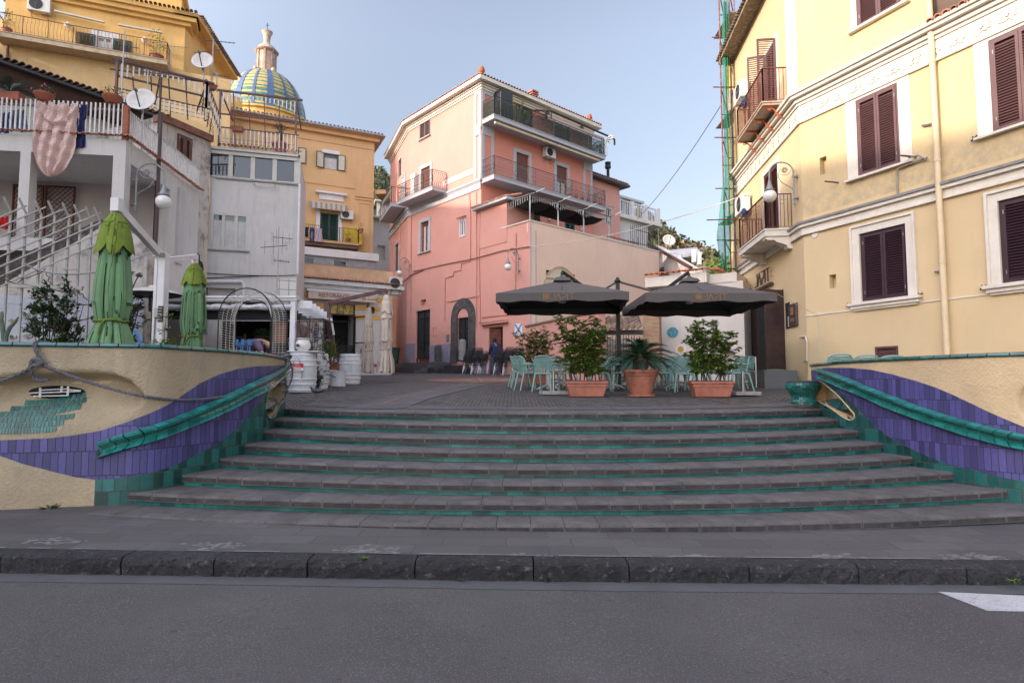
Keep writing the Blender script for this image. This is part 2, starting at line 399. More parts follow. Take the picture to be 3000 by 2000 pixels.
MOSS=mk('moss',(.05,.08,.015),1.,.4,20,.5,60,island=.3)
def lerp(a,b,t):return a+(b-a)*t
def interp(pts,x):
 if x<=pts[0][0]:return pts[0][1]
 for(a,b),(c,d)in zip(pts,pts[1:]):
  if x<=c:return b+(d-b)*(x-a)/max(1e-9,c-a)
 return pts[-1][1]
def quad3(p,q,r):
 (x0,y0),(x1,y1),(x2,y2)=p,q,r
 def f(x):return y0*(x-x1)*(x-x2)/((x0-x1)*(x0-x2))+y1*(x-x0)*(x-x2)/((x1-x0)*(x1-x2))+y2*(x-x0)*(x-x1)/((x2-x0)*(x2-x1))
 return f
SIDE=lambda x:.0-.010*x
ST=[((-4.03,10.8),(.7,9.24),(5.49,10.8),.428),((-3.86,9.95),(.7,8.64),(5.33,9.95),.568),((-3.74,9.25),(.7,8.11),(5.32,9.4),.709),((-3.79,8.7),(.7,7.71),(5.39,8.9),.846),((-3.9,8.2),(.75,7.3),(5.48,8.4),.988),((-4.08,7.62),(.8,6.93),(5.63,7.85),1.115),((-4.3,7.1),(.9,6.55),(5.87,7.32),1.25),((-4.4,6.62),(.9,6.14),(6.2,6.83),1.39)]
SF=[(quad3(a,b,c),CZ-h,a[0],c[0])for a,b,c,h in ST]
stairs=thing('staircase','broad flight of curved dark basalt steps with thin green tile risers','staircase',(0,7.5,.1))
for k,(f,z,xl,xr)in enumerate(SF):
 xl-=.5 if k<7 else .2;xr+=.5 if k<7 else 2.2
 dep=.95 if k==0 else .62
 mb=MB();fb=MB();x=xl;w0=.345
 while x<xr:
  w=w0*random.uniform(.94,1.06);a=x+.0025;b=min(x+w,xr)-.0025
  prof=[(0,-.088),(0,-.026),(.007,-.009),(.026,0.),(dep,0.),(dep,-.088)]
  jz=random.uniform(-.0015,.0015);jy=random.uniform(-.003,.003)
  n=len(prof);vs=[]
  for xx in(a,b):
   y=f(xx)+jy;e=f(xx+.01)-f(xx-.01)
   for(dy,dz)in prof:vs.append((xx-dy*e/.02*.6,y+dy,z+dz+jz))
  mb.add(vs,[tuple(range(n)),tuple(range(n,2*n))[::-1]]+[(i,n+i,n+(i+1)%n,(i+1)%n)for i in range(n)])
  y0,y1=f(a+.012)+jy-.0015,f(b-.012)+jy-.0015
  fb.quad((a+.012,y0,z-.079+jz),(b-.012,y1,z-.079+jz),(b-.012,y1,z-.03+jz),(a+.012,y0,z-.03+jz))
  x+=w
 st=mb.build('step',STONE,stairs);fb.build('hammered_face',STONE2,st)
 mb=MB();x=xl+.05;h=.142
 while x<xr:
  w=.178*random.uniform(.93,1.07);a=x+.002;b=min(x+w,xr)-.002
  A=V((a,f(a)+.036,0));B=V((b,f(b)+.036,0));o=V((0,.01,0))
  zt=z-.094;zb=z-h+.004
  mb.hexa([A+V((0,0,zb)),B+V((0,0,zb)),B+o+V((0,0,zb)),A+o+V((0,0,zb)),A+V((0,0,zt)),B+V((0,0,zt)),B+o+V((0,0,zt)),A+o+V((0,0,zt))])
  x+=w
 if k<7 or True:
  mb.build('tile_riser',GRNB,st)
 mb=MB();N=40
 for i in range(N):
  a=lerp(xl,xr,i/N);b=lerp(xl,xr,(i+1)/N)
  mb.quad((a,f(a)+.04,z-.3),(b,f(b)+.04,z-.3),(b,f(b)+.04,z-.02),(a,f(a)+.04,z-.02))
  mb.quad((a,f(a)+.04,z-.02),(b,f(b)+.04,z-.02),(b,f(b)+.8,z-.02),(a,f(a)+.8,z-.02))
 mb.build('mortar_bed',MORT,st)
def sheet(name,pts,m,zf,uvs=1.):
 mb=MB();vs=[V((x,y,zf(x,y)))for x,y in pts];mb.add(vs,[tuple(range(len(vs)))],[[(x*uvs,y*uvs)for x,y in pts]]);return mb.build(name,m,kind='structure')
def grid_sheet(name,x0,x1,ylo,yhi,m,zf,nx=60,ny=8):
 mb=MB()
 for i in range(nx):
  a=lerp(x0,x1,i/nx);b=lerp(x0,x1,(i+1)/nx)
  for j in range(ny):
   ps=[]
   for x,t in((a,j),(b,j),(b,j+1),(a,j+1)):
    y=lerp(ylo(x),yhi(x),t/ny);ps.append(V((x,y,zf(x,y))))
   mb.add(ps,[(0,1,2,3)],[[(p.x,p.y)for p in ps]])
 return mb.build(name,m,kind='structure')
mb=MB();mb.quad((-900,-500,-.6),(900,-500,-.6),(900,1500,-.6),(-900,1500,-.6));mb.build('ground',GUT,kind='structure')
kerbf=lambda x:5.10+.012*abs(x-.5)*.6+(.02*(x<0)*-x*.4)
grid_sheet('road',-40,40,lambda x:-9.,lambda x:kerbf(x)+.1,ASPH,lambda x,y:SIDE(x)-.0125,20,4)
grid_sheet('gutter',-40,40,lambda x:kerbf(x)-.2-.05*sin(x*.7)*.3,lambda x:kerbf(x)+.1,GUT,lambda x,y:SIDE(x)-.009,60,1)
grid_sheet('pavement',-30,30,lambda x:kerbf(x)+.2,lambda x:8.6,SLAB,lambda x,y:SIDE(x)+.135+.018*(y-5.3)+(0 if y<6 else 0),40,6)
mb=MB();x=-20.
rk=random.Random(3)
while x<20:
 w=rk.uniform(.75,1.15);a=x;b=x+w-.012;n=12
 prof0=[(0.0,-.08),(.006,.0),(.0,.08),(.012,.118),(.035,.134),(.215,.138),(.215,-.08)]
 rows=[]
 for i in range(n+1):
  xx=lerp(a,b,i/n);y=kerbf(xx);s_=SIDE(xx)
  rows.append([V((xx,y+dy+(rk.uniform(-.014,.012)if j<4 else 0),s_+dz+(rk.uniform(-.009,.007)if 0<j<5 else 0)))for j,(dy,dz)in enumerate(prof0)])
 P=len(prof0);vs=[p for r_ in rows for p in r_]
 fs=[tuple(range(P)),tuple(range(n*P,n*P+P))[::-1]]
 for i in range(n):
  for j in range(P):fs.append((i*P+j,(i+1)*P+j,(i+1)*P+(j+1)%P,i*P+(j+1)%P))
 mb.add(vs,fs);x+=w
mb.build('kerb',KERB,kind='structure')
mb=MB()
for i in range(120):
 a=-12+i*.2;b=a+.2
 h0=.002+.01*rk.random();h1=.006
 y0=kerbf(a)+.214;y1=kerbf(b)+.214
 if rk.random()<.35:continue
 z=lambda x_:SIDE(x_)+.1435
 mb.quad((a,y0-h0,z(a)),(b,y1-h0,z(b)),(b,y1+.018+h1*rk.random(),z(b)),(a,y0+.018,z(a)))
for px,py in((165,1594),(630,1603),(1085,1612),(1570,1628),(2045,1624),(2465,1619),(2850,1614)):
 c=atz(px,py,.15)
 for q in range(60):
  a_=rk.uniform(0,6.3);r_=abs(rk.gauss(.1,.045));x,y=c.x+r_*1.7*cos(a_),c.y+r_*.75*sin(a_);z=SIDE(x)+.1362+.018*(y-5.3);e=rk.uniform(.008,.03)
  if y<kerbf(x)+.22:continue
  n_=7;mb.add([(x+e*rk.uniform(.4,1.3)*1.5*cos(j*2*pi/n_),y+e*rk.uniform(.4,1.2)*sin(j*2*pi/n_),z+.0004*(q%5))for j in range(n_)],[tuple(range(n_))])
mb.build('mortar_patches',mk('pale_mortar',(.2,.19,.18),.9,.2,9,.4,60),kind='structure')
ps=[atz(2747,1716,0),atz(3120,1729,0),atz(3120,1772,0),atz(2892,1770,0)]
mb=MB();mb.add([V((p.x,p.y,SIDE(p.x)-.0085))for p in ps],[(0,1,2,3)]);mb.build('road_marking',MARK,kind='structure')
def smooth01(t):t=max(0,min(1,t));return t*t*(3-2*t)
def zsq(x,y):
 b_=SF[0][0](max(-4.6,min(6.,x)));t=smooth01((y-b_-.3)/2.6);return lerp(1.1745,gz(y),t)if-5<x<6.3 else gz(y)
sf0=SF[0][0]
def sq_front(x):
 if x<-4.1:return interp(LWX,x)if 'LWX' in globals()else 7.2
 if x>5.55:return 7.4
 return sf0(x)
band=lambda x:sf0(max(-5,min(6,x)))
grid_sheet('square_paving',-34,30,lambda x:band(x)+.3 if-4.3<x<5.8 else(7.35 if x>-8 else 6.9),lambda x:17.,SETT,lambda x,y:zsq(x,y)-.006,128,24)
grid_sheet('square_paving',-34,30,lambda x:17.,lambda x:60.,SETT,lambda x,y:gz(y)-.006,10,4)
grid_sheet('square_edge_flagstones',-4.4,5.9,lambda x:band(x)+.9,lambda x:band(x)+1.5+.0*x,FLAG,lambda x,y:zsq(x,y),60,8)
def strip(name,pa,pb,w,m,dz):
 a=on_sq(*pa);b=on_sq(*pb);d=(b-a).normalized();s_=V((-d.y,d.x,0)).normalized()*w/2;mb=MB();N=24
 for i in range(N):
  p=a.lerp(b,i/N);q=a.lerp(b,(i+1)/N);pts=[p-s_,q-s_,q+s_,p+s_]
  for v in pts:v.z=zsq(v.x,v.y)+dz
  mb.add(pts,[(0,1,2,3)],[[(i*1.,0),(i+1.,0),(i+1.,w),(i*1.,w)]])
 return mb.build(name,m,kind='structure')
strip('flagstone_strip',(1085,1189),(1395,1122),1.0,FLAG,.004)
strip('terracotta_line',(1098,1180),(1400,1121),.07,TERR,.008)
strip('terracotta_line',(1700,1134),(2230,1182),.05,TERR,.008)
c=on_sq(1420,1113);mb=MB()
pts=[V((c.x+2.1*cos(t*pi/18),c.y+2.1*sin(t*pi/18),0))for t in range(36)]
for p in pts:p.z=gz(p.y)+.006
mb.add(pts,[tuple(range(36))],[[(p.x,p.y)for p in pts]]);mb.build('round_terracotta_inlay',TERR,kind='structure')
mb=MB()
for j in range(9):
 t=j*2*pi/9+.2;r0=.5;p=V((c.x+r0*cos(t),c.y+r0*sin(t)*1,0));d=V((cos(t+.6),sin(t+.6),0))*.3;e=V((-d.y,d.x,0))*.25
 q=[p,p+d+e,p+d*1.8,p+d-e]
 for v in q:v.z=gz(v.y)+.010
 mb.add(q,[(0,1,2,3)])
mb.build('pale_inlay_rays',mk('pale_inlay',(.35,.32,.22),.8,.2,9),kind='structure')
def catmull(pts,step=.02):
 out=[]
 P=[pts[0]]+list(pts)+[pts[-1]]
 for i in range(1,len(P)-2):
  p0,p1,p2,p3=(V((q[0],q[1]))for q in P[i-1:i+3]);n=max(2,int((p2-p1).length/step))
  for j in range(n):
   t=j/n;out.append(.5*((2*p1)+(-p0+p2)*t+(2*p0-5*p1+4*p2-p3)*t*t+(-p0+3*p1-3*p2+p3)*t**3))
 out.append(V(pts[-1]));return out
class CWall:
 def __init__(s,pts,side):
  s.pl=catmull(pts);s.u=[0.]
  for a,b in zip(s.pl,s.pl[1:]):s.u.append(s.u[-1]+(b-a).length)
  s.L=s.u[-1];s.side=side
 def at(s,u):
  u=max(0.,min(s.L-1e-6,u));lo,hi=0,len(s.u)-1
  while hi-lo>1:
   m=(lo+hi)//2
   if s.u[m]<=u:lo=m
   else:hi=m
  t=(u-s.u[lo])/(s.u[hi]-s.u[lo]);p=s.pl[lo].lerp(s.pl[hi],t)
  a=s.pl[max(0,lo-2)];b=s.pl[min(len(s.pl)-1,hi+2)];d=(b-a).normalized();n=V((d.y,-d.x))*s.side
  return p,d,n
 def P(s,u,z,o=0.):
  p,d,n=s.at(u);return V((p.x+n.x*o,p.y+n.y*o,z))
 def q(s,px,py):
  r=ray(px,py);best=None
  for i,(a,b)in enumerate(zip(s.pl,s.pl[1:])):
   dx,dy=b.x-a.x,b.y-a.y;den=r.x*dy-r.y*dx
   if abs(den)<1e-9:continue
   k=(a.x*dy-a.y*dx)/den;t=(r.x*k-a.x)/dx if abs(dx)>abs(dy)else(r.y*k-a.y)/dy
   if k>0 and-.001<=t<=1.001 and(best is None or k<best[0]):best=(k,s.u[i]+t*(s.u[i+1]-s.u[i]))
  if best is None:return None
  return best[1],CZ+best[0]*r.z
LW=CWall([(-13,5.2),(-8,6.25),(-5.72,6.8),(-4.95,7.02),(-4.32,7.2),(-4.08,7.66),(-3.9,8.22),(-3.79,8.74),(-3.75,9.3),(-3.87,9.98),(-4.03,10.85)],1)
RW=CWall([(5.58,11.35),(5.48,10.8),(5.32,9.98),(5.31,9.42),(5.38,8.92),(5.47,8.42),(5.62,7.88),(5.86,7.36),(6.3,7.02),(7.6,6.6),(10.5,5.9),(14,5.2)],1)
def bpts(W,pts):
 out=[]
 for p in pts:
  h=W.q(*p)
  if h:out.append(h)
 return sorted(out)
def smooth01(t):t=max(0,min(1,t));return t*t*(3-2*t)
def inpoly(x,y,poly):
 c=False;n=len(poly)
 for i in range(n):
  (x1,y1),(x2,y2)=poly[i],poly[i-1]
  if(y1>y)!=(y2>y)and x<(x2-x1)*(y-y1)/(y2-y1)+x1:c=not c
 return c
def terrace_wall(W,label,ztop,lowP,upP,green_u,disp,arch,rail_hi,rail_lo,nm):
 root=thing('terrace_wall',label,'wall',(W.P(W.L*.5,0).x,W.P(W.L*.5,0).y,.15))
 lo=bpts(W,lowP);up=bpts(W,upP);parts={'cream':MB(),'violet':MB(),'green':MB()}
 n=int(W.L/.022);secs=(16,18,30);cols=[]
 for i in range(n+1):
  u=W.L*i/n;zl=interp(lo,u);zu=min(ztop-.03,interp(up,u));zl=min(zl,zu-.002);zb=-.1
  zs=[lerp(zb,zl,j/secs[0])for j in range(secs[0])]+[lerp(zl,zu,j/secs[1])for j in range(secs[1])]+[lerp(zu,ztop,j/secs[2])for j in range(secs[2]+1)]
  cols.append([(u,z,W.P(u,z,disp(u,z)))for z in zs])
 for i in range(n):
  A,B=cols[i],cols[i+1];um=(A[0][0]+B[0][0])/2
  for j in range(len(A)-1):
   zm=(A[j][1]+A[j+1][1]+B[j][1]+B[j+1][1])/4
   key='cream' if j>=secs[0]+secs[1]else('violet' if j>=secs[0]else('green' if green_u(um)else 'cream'))
   if inpoly(um,zm,arch):continue
   q=(A[j],B[j],B[j+1],A[j+1])
   parts[key].add([p[2]for p in q],[(0,1,2,3)],[[(p[0],p[1])for p in q]])
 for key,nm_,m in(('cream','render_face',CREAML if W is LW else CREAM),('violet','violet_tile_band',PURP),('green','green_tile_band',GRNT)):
  mb=parts[key];o=mb.build(nm_,m,root,recalc=False)
  bm=bmesh.new();bm.from_mesh(o.data);bmesh.ops.remove_doubles(bm,verts=bm.verts,dist=1e-4);bm.to_mesh(o.data);bm.free()
  for p in o.data.polygons:p.use_smooth=True
 mb=MB()
 for i in range(0,n,6):
  u=W.L*i/n;v=min(W.L,W.L*(i+6)/n)
  mb.quad(W.P(u,ztop),W.P(v,ztop),W.P(v,ztop,-.25),W.P(u,ztop,-.25));mb.quad(W.P(u,ztop,-.25),W.P(v,ztop,-.25),W.P(v,.3,-.25),W.P(u,.3,-.25))
 for u in((W.L,)if W is LW else(0.,)):
  mb.quad(W.P(u,-.1),W.P(u,ztop),W.P(u,ztop,-.26),W.P(u,-.1,-.26))
 mb.build('wall_back',CREAMS,root)
 mb=MB();u=.01
 while u<W.L-.05:
  w=.21*random.uniform(.93,1.07);a,b=u,min(u+w-.012,W.L)
  sec=[(.02,-.005),(.03,.012),(.022,.036),(0,.047),(-.09,.05),(-.2,.03),(-.26,0.)]
  N=len(sec);vs=[W.P(x,ztop+z,o)for x in(a,(a+b)/2,b)for o,z in sec]
  fs=[(k*N+i,(k+1)*N+i,(k+1)*N+i+1,k*N+i+1)for k in(0,1)for i in range(N-1)]+[tuple(range(N)),tuple(range(2*N,3*N))[::-1]]
  mb.add(vs,fs);u+=w
 mb.build('coping',GRNC,root,smooth=True)
 hi=bpts(W,rail_hi);lo_=bpts(W,rail_lo);u0=max(hi[0][0],lo_[0][0]);u1=min(hi[-1][0],lo_[-1][0]);mb=MB();u=u0
 while u<u1:
  w=.135*random.uniform(.92,1.1);a,b=u,min(u+w-.013,u1);N=9;vs=[]
  for x in(a,(a+b)/2,b):
   zh=interp(hi,x);zl=interp(lo_,x);t0=smooth01((x-u0)/.05)if W is RW else 1
   for i in range(N+1):
    t=i/N;o=.03+.1*math.exp(-((t-.16)/.15)**2)-.015*math.exp(-((t-.5)/.16)**2)+.05*math.exp(-((t-.88)/.16)**2)
    if i==0:o=.02
    if i==N:o=.0
    vs.append(W.P(x+.06*sin(pi*t)*(1 if W is LW else-1),lerp(zh,zl,t),o))
  M=N+1;fs=[(k*M+i,(k+1)*M+i,(k+1)*M+i+1,k*M+i+1)for k in(0,1)for i in range(N)]+[tuple(range(M)),tuple(range(2*M,3*M))[::-1]]
  mb.add(vs,fs);u+=w
 mb.build('wave_moulding',GRNP,root,smooth=True)
 mb=MB();n=60
 for i in range(n):
  a,b=lerp(u0,u1,i/n),lerp(u0,u1,(i+1)/n);mb.quad(W.P(a,interp(lo_,a)+.004,.012),W.P(b,interp(lo_,b)+.004,.012),W.P(b,interp(hi,b)-.004,.012),W.P(a,interp(hi,a)-.004,.012))
 mb.build('moulding_joint',MORT,root)
 return root
def cat2c(P,n=4):
 out=[];N=len(P)
 for i in range(N):
  a,b,c_,d=P[i-1],P[i],P[(i+1)%N],P[(i+2)%N]
  for j in range(n):t=j/n;out.append(.5*(2*b+(c_-a)*t+(2*a-5*b+4*c_-d)*t*t+(3*b-a-3*c_+d)*t**3))
 return out
eye_hi=bpts(LW,[(-300,1140),(0,1100),(60,1092),(150,1087),(280,1086),(330,1092),(385,1115),(415,1150),(425,1175)])
eye_lo=bpts(LW,[(-300,1270),(0,1280),(146,1279),(219,1268),(293,1255),(366,1230),(405,1200),(425,1177)])
def dispL(u,z):
 a,b=interp(eye_lo,u),interp(eye_hi,u)
 if u>eye_hi[-1][0]or u<eye_hi[0][0]or b-a<.01 or not a<z<b:return 0-archd(u,z,archL)
 t=(z-a)/(b-a);env=smooth01((b-a)/.28)
 return-.25*env*(smooth01(t/.8)if t<.86 else smooth01((1-t)/.14))
archL=[LW.q(*p)for p in((812,1121),(797,1130),(781,1160),(776,1199),(783,1221),(794,1225),(808,1214),(819,1185),(833,1168),(836,1124))]
archR=[RW.q(*p)for p in((2386,1172),(2387,1140),(2395,1121),(2408,1118),(2425,1132),(2454,1157),(2486,1193),(2503,1214),(2497,1229),(2476,1225),(2435,1196),(2394,1173))]
archL=[p for p in archL if p];archR=[p for p in archR if p]
def archd(u,z,poly):return 0.
uG=LW.q(279,1450)[0]
lwall=terrace_wall(LW,'curved cream and violet tiled wall like a boat bow, left of steps',2.03,[(0,1335),(73,1360),(146,1378.6),(219,1397),(278,1405),(329,1402),(384,1395),(457,1380),(530,1355),(585,1327),(640,1298),(695,1254),(731,1214),(760,1174),(782,1141),(823,1095),(838,1080)],[(0,1289),(146,1283),(219,1274),(293,1261.5),(366,1238),(439,1210),(512,1174),(585,1122.6),(640,1097),(695,1080.5),(750,1072.5),(823,1069.6)],lambda u:u>uG,dispL,archL,[(289,1292.6),(402,1256),(512,1219.5),(621.6,1172),(695,1137),(768,1102.5),(823,1077),(838,1068)],[(283,1345.6),(366,1318),(475,1283.5),(585,1239.6),(658,1208.5),(731,1166.5),(804,1121),(838,1093)],'left')
rwall=terrace_wall(RW,'curved cream and violet tiled wall like a boat bow, right of steps',1.935,[(2388,1120),(2425,1122),(2454,1141),(2490,1173),(2525.7,1209),(2561.4,1246),(2597,1275),(2658,1309),(2722,1339),(2779,1359),(2847,1375),(2918.6,1394.6),(3000,1409)],[(2385,1084),(2418.6,1077),(2490,1077),(2554,1083),(2615,1096.4),(2686,1116),(2740,1134),(2793.6,1157),(2847,1182),(2918.6,1216),(3000,1250)],lambda u:True,lambda u,z:-archd(u,z,archR)-.12*smooth01((1-hypot((u-EC[0])/.32,(z-EC[1])/.3))/.3)if EC else 0,archR,[(2402.5,1079),(2454,1093),(2508,1114),(2561,1137.5),(2633,1164),(2704,1191),(2776,1214),(2865,1239),(3000,1271),(3120,1296),(3300,1325)],[(2402,1108),(2454,1130),(2526,1159),(2597,1193),(2669,1221),(2758,1252),(2847,1282),(2954,1311),(3000,1320),(3120,1342),(3300,1368)],'right')if globals().setdefault('EC',(RW.q(2990,1180)[0]+.27,RW.q(2990,1180)[1]))else None
for W_,root_,ar_,pts in((LW,lwall,archL,[(779,1172),(800,1163),(834,1166),(822,1180),(812,1204),(797,1196),(783,1204)]),(RW,rwall,archR,[(2393,1172),(2425,1166),(2458,1172),(2490,1198),(2470,1199),(2440,1197),(2418,1185)])):
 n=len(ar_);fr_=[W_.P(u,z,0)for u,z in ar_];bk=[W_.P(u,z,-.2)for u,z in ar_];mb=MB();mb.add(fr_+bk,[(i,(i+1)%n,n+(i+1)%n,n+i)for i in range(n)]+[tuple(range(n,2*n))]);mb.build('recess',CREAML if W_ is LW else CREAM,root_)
 mb=MB();mb.tube(cat2c([W_.P(u,z,.004)for u,z in ar_]),.01,6,close=True);mb.build('recess_rim',GRNC if W_ is LW else CREAMS,root_,smooth=True)
 q=[W_.q(*p)for p in pts];mb=MB();vs=[W_.P(u,z,-.05-.1*(i<3))for i,(u,z)in enumerate(q)];mb.add(vs,[tuple(range(len(vs)))],[q]);mb.build('ledge_tiles',GRNT,root_)
ES=lambda px,py,o=.0:(lambda h:LW.P(h[0],h[1],dispL(*h)+o))(LW.q(px,py))
mb=MB();pts=[ES(140+88*cos(t*pi/12),1149+20*sin(t*pi/12),.006)for t in range(24)];mb.add(pts,[tuple(range(24))]);mb.build('eye_slot',DARK,lwall)
mb=MB()
for a,b in(((92,1136),(96,1165)),((179,1132),(181,1160)),((160,1131),(160,1150)),((92,1143),(178,1139)),((96,1151),(218,1146)),((60,1152),(94,1150)),((76,1161),(181,1159)),((180,1141),(218,1144))):
 mb.bar(ES(a[0],a[1],.045),ES(b[0],b[1],.045),.022,.012)
mb.build('slatted_frame',WPAINT,lwall)
mb=MB();rt=random.Random(5)
rows=6
for r_ in range(rows):
 ncol=13+r_*2
 for c_ in range(ncol):
  t0,t1=c_/ncol,(c_+1)/ncol
  xl=lerp(52,-8,min(1,r_/5))-(90 if r_>1 else 40)*0;xr=(232,236,226,212,184,164)[r_];xl=(48,10,-18,-38,-48,-50)[r_]
  if c_>ncol-2 and rt.random()<.3:continue
  def pt(t,rr):
   x=lerp(xl,xr,t);y=1164+rr*16.3+4*sin(pi*min(1,max(0,(x+20)/260)))+(-16*(x-140)/90 if x>140 and rr<3 else 0)*.7+(.02*(140-x))*3
   return ES(x,y,.012)
  g=.09/ncol
  mb.quad(pt(t0+g,r_+.95),pt(t1-g,r_+.95),pt(t1-g,r_+.05),pt(t0+g,r_+.05))
mb.build('eye_tiles',mk('eye_green_tile',(.008,.12,.10),.3,.3,6,.2,90,island=.3,coat=.2),lwall)
c=atz(2345,1165,gz(10.9));c.y=11.0;c.x=(2352-1500)/1784*11.0;zb=gz(10.9)
root=thing('tiled_planter','bulging planter covered in small green tiles beside the right wall end','planter',(c.x,c.y,zb))
mb=MB();prof=[(.2,0),(.2,.05),(.17,.1),(.2,.18),(.26,.28),(.27,.36),(.24,.41),(.1,.42)]
for r_ in range(10):
 z0=.42*r_/10;z1=z0+.038;n=16
 R0=interp([(b,a)for a,b in prof],z0);R1=interp([(b,a)for a,b in prof],z1)
 for j in range(n):
  t0=2*pi*(j+.5*(r_%2))/n+.02;t1=t0+2*pi/n-.04
  mb.quad(*[(c.x+1.15*R*cos(t),c.y+R*sin(t),zb+z)for t,R,z in((t0,R0,z0),(t1,R0,z0),(t1,R1,z1),(t0,R1,z1))])
mb.build('mosaic_tiles',GRNB,root)
mb=MB();mb.lathe([(r*.97,z)for r,z in prof],(c.x,c.y,zb),20,sx=1.15);mb.build('planter_body',MORT,root,smooth=True)
def rope(name,pts,r,label,group=None,parent=None):
 P=[V(p)for p in pts];out=[]
 for i in range(len(P)-1):
  n=max(1,int((P[i+1]-P[i]).length/.02))
  for j in range(n):out.append(P[i].lerp(P[i+1],j/n))
 out.append(P[-1]);mb=MB()
 for s_ in range(3):
  q=[];L=0
  for i,p in enumerate(out):
   if i:L+=(p-out[i-1]).length
   d=(out[min(i+1,len(out)-1)]-out[max(i-1,0)]).normalized();x=d.orthogonal().normalized()if i==0 else(x0-d*x0.dot(d)).normalized();x0=x
   y=d.cross(x);a=L/.028+s_*2*pi/3;q.append(p+(x*cos(a)+y*sin(a))*r*.52)
  mb.tube(q,r*.56,5)
 return mb.build(name,ROPE,parent,label,'rope' if label else None,group,smooth=True)
def cat2(pts,n=8):
 P=[V(pts[0])]+[V(p)for p in pts]+[V(pts[-1])];out=[]
 for i in range(1,len(P)-2):
  for j in range(n):
   t=j/n;a,b,c_,d=P[i-1:i+3];out.append(.5*(2*b+(c_-a)*t+(2*a-5*b+4*c_-d)*t*t+(3*b-a-3*c_+d)*t**3))
 out.append(P[-2]);return out
LP=lambda px,py,o=.04:(lambda h:LW.P(h[0],h[1],max(dispL(*h),-.02)+o))(LW.q(px,py))
rr=thing('mooring_rope','thick grey rope knotted over the left wall and swagged along it','rope',tuple(LP(116,1080)))
rope('rope_swag',cat2([LP(125,1067),LP(180,1090),LP(260,1118),LP(340,1142),LP(420,1160),LP(500,1170),LP(560,1171),LP(620,1166),LP(665,1157),LP(720,1135,.1),LP(775,1108,.12),LP(815,1080,.12),LP(836,1060,.08)]),.019,None,parent=rr)
rope('rope_swag',cat2([LP(118,1064),LP(90,1080),LP(50,1098),LP(0,1117),LP(-80,1138)]),.019,None,parent=rr)
rope('rope_hanger',cat2([LP(125,1002,-.18),LP(110,1001,-.1),LP(106,1005,.03),LP(112,1025,.05),LP(121,1050,.05),LP(124,1066,.06),LP(108,1054,.08),LP(102,1066,.06),LP(118,1070,.09),LP(132,1060,.06),LP(116,1052,.06),LP(100,1062,.07),LP(98,1090,.05),LP(102,1106,.04),LP(115,1114,.04),LP(124,1114,.03),LP(142,1113,.02)]),.021,None,parent=rr)
rr=thing('rope_coil','grey rope lashed around the tip of the left wall','rope',tuple(LP(836,1060)))
for k,(o1,r_)in enumerate(((.03,.1),(.06,.08),(.02,.12),(.07,.06))):
 c=LW.P(LW.L-.06,2.03-.02*k,-.1);rope('rope_turn',[c+V((r_*1.6*cos(t*pi/9),(r_+.04)*sin(t*pi/9),.11*sin(t*pi/9+k*.9)+.01))for t in range(19)],.018,None,parent=rr)
rope('rope_end',cat2([LP(836,1050,.05),LP(838,1075,.1),LP(835,1105,.12),LP(826,1135,.1),LP(818,1150,.06)]),.017,None,parent=rr)
def weed(mb,p,r,n,up=.6,rnd=random):
 for i in range(n):
  t=rnd.uniform(0,2*pi);d=V((cos(t),sin(t),rnd.uniform(.2,1.)*up*1.5));ln=r*rnd.uniform(.5,1.1)
  mb.leaf(V(p)+V((rnd.uniform(-.3,.3)*r,rnd.uniform(-.1,.1)*r,0)),d,V((0,0,1)),ln,ln*.3)
def stuff_on_wall():pass
wd=[(475,1423,6,.12),(700,1325,4,.11),(745,1300,3,.06),(785,1253,2,.1),(648,1367,5,.07),(590,1480,6.9,.08),(670,1485,6.9,.08),(710,1480,6.9,.1),(560,1417,6,.06),(830,1487,6.9,.06),(150,1503,7,.14),(1070,1532,7.9,.04),(2350,1285,3,.06),(2325,1290,3,.05),(2455,1235,1,.07),(2565,1287,3,.08),(2700,1367,4,.09),(2800,1412,5,.08),(2930,1460,6,.1),(2895,1467,6,.06),(2660,1362,4,.05),(1165,1253,2,.08),(1240,1243,1,.05),(1075,1223,1,.05),(1038,1292,3,.07),(930,1335,4,.07),(1140,1330,4,.06),(850,1280,3,.06),(1416,1500,6,.05),(2160,1376,5,.05),(1068,1640,9,.06),(1600,1697,10,.07),(1350,1700,10,.04),(2970,1707,10,.07),(2730,1400,5,.04),(1990,1548,8,.05)]
for i,(px,py,k,r_)in enumerate(wd):
 zz={9:.14,10:0.,7.9:.15,7:.19,8:.13}.get(k)
 if zz is None:kk=int(k);zz=SF[min(7,kk+(1 if kk<7 else 0))][1]
 p=atz(px,py,zz)
 if k in(7,):p=V((LW.P(LW.q(px,1480)[0],0,.06).x,LW.P(LW.q(px,1480)[0],0,.06).y,.19))
 mb=MB();weed(mb,p,r_,22);mb.build('weed',WEED,label=None,kind='stuff')
def louvre_leaf(mb,W,u0,u1,z0,z1,o,th=.04,pitch=.06,st=.055):
 pitch=max(pitch,.058)
 mb.wb(W,u0,u0+st,z0,z1,o,o+th);mb.wb(W,u1-st,u1,z0,z1,o,o+th)
 mb.wb(W,u0+st,u1-st,z0,z0+st*1.5,o,o+th);mb.wb(W,u0+st,u1-st,z1-st,z1,o,o+th)
 z=z0+st*1.5+.01;P=W.P
 while z<z1-st-pitch*.6:
  a,b=u0+st,u1-st
  mb.hexa([P(a,z,o+th-.004),P(b,z,o+th-.004),P(b,z+.010,o+th),P(a,z+.010,o+th),P(a,z+pitch*.55,o+.0),P(b,z+pitch*.55,o+.0),P(b,z+pitch*.55+.01,o+.006),P(a,z+pitch*.55+.01,o+.006)])
  z+=pitch
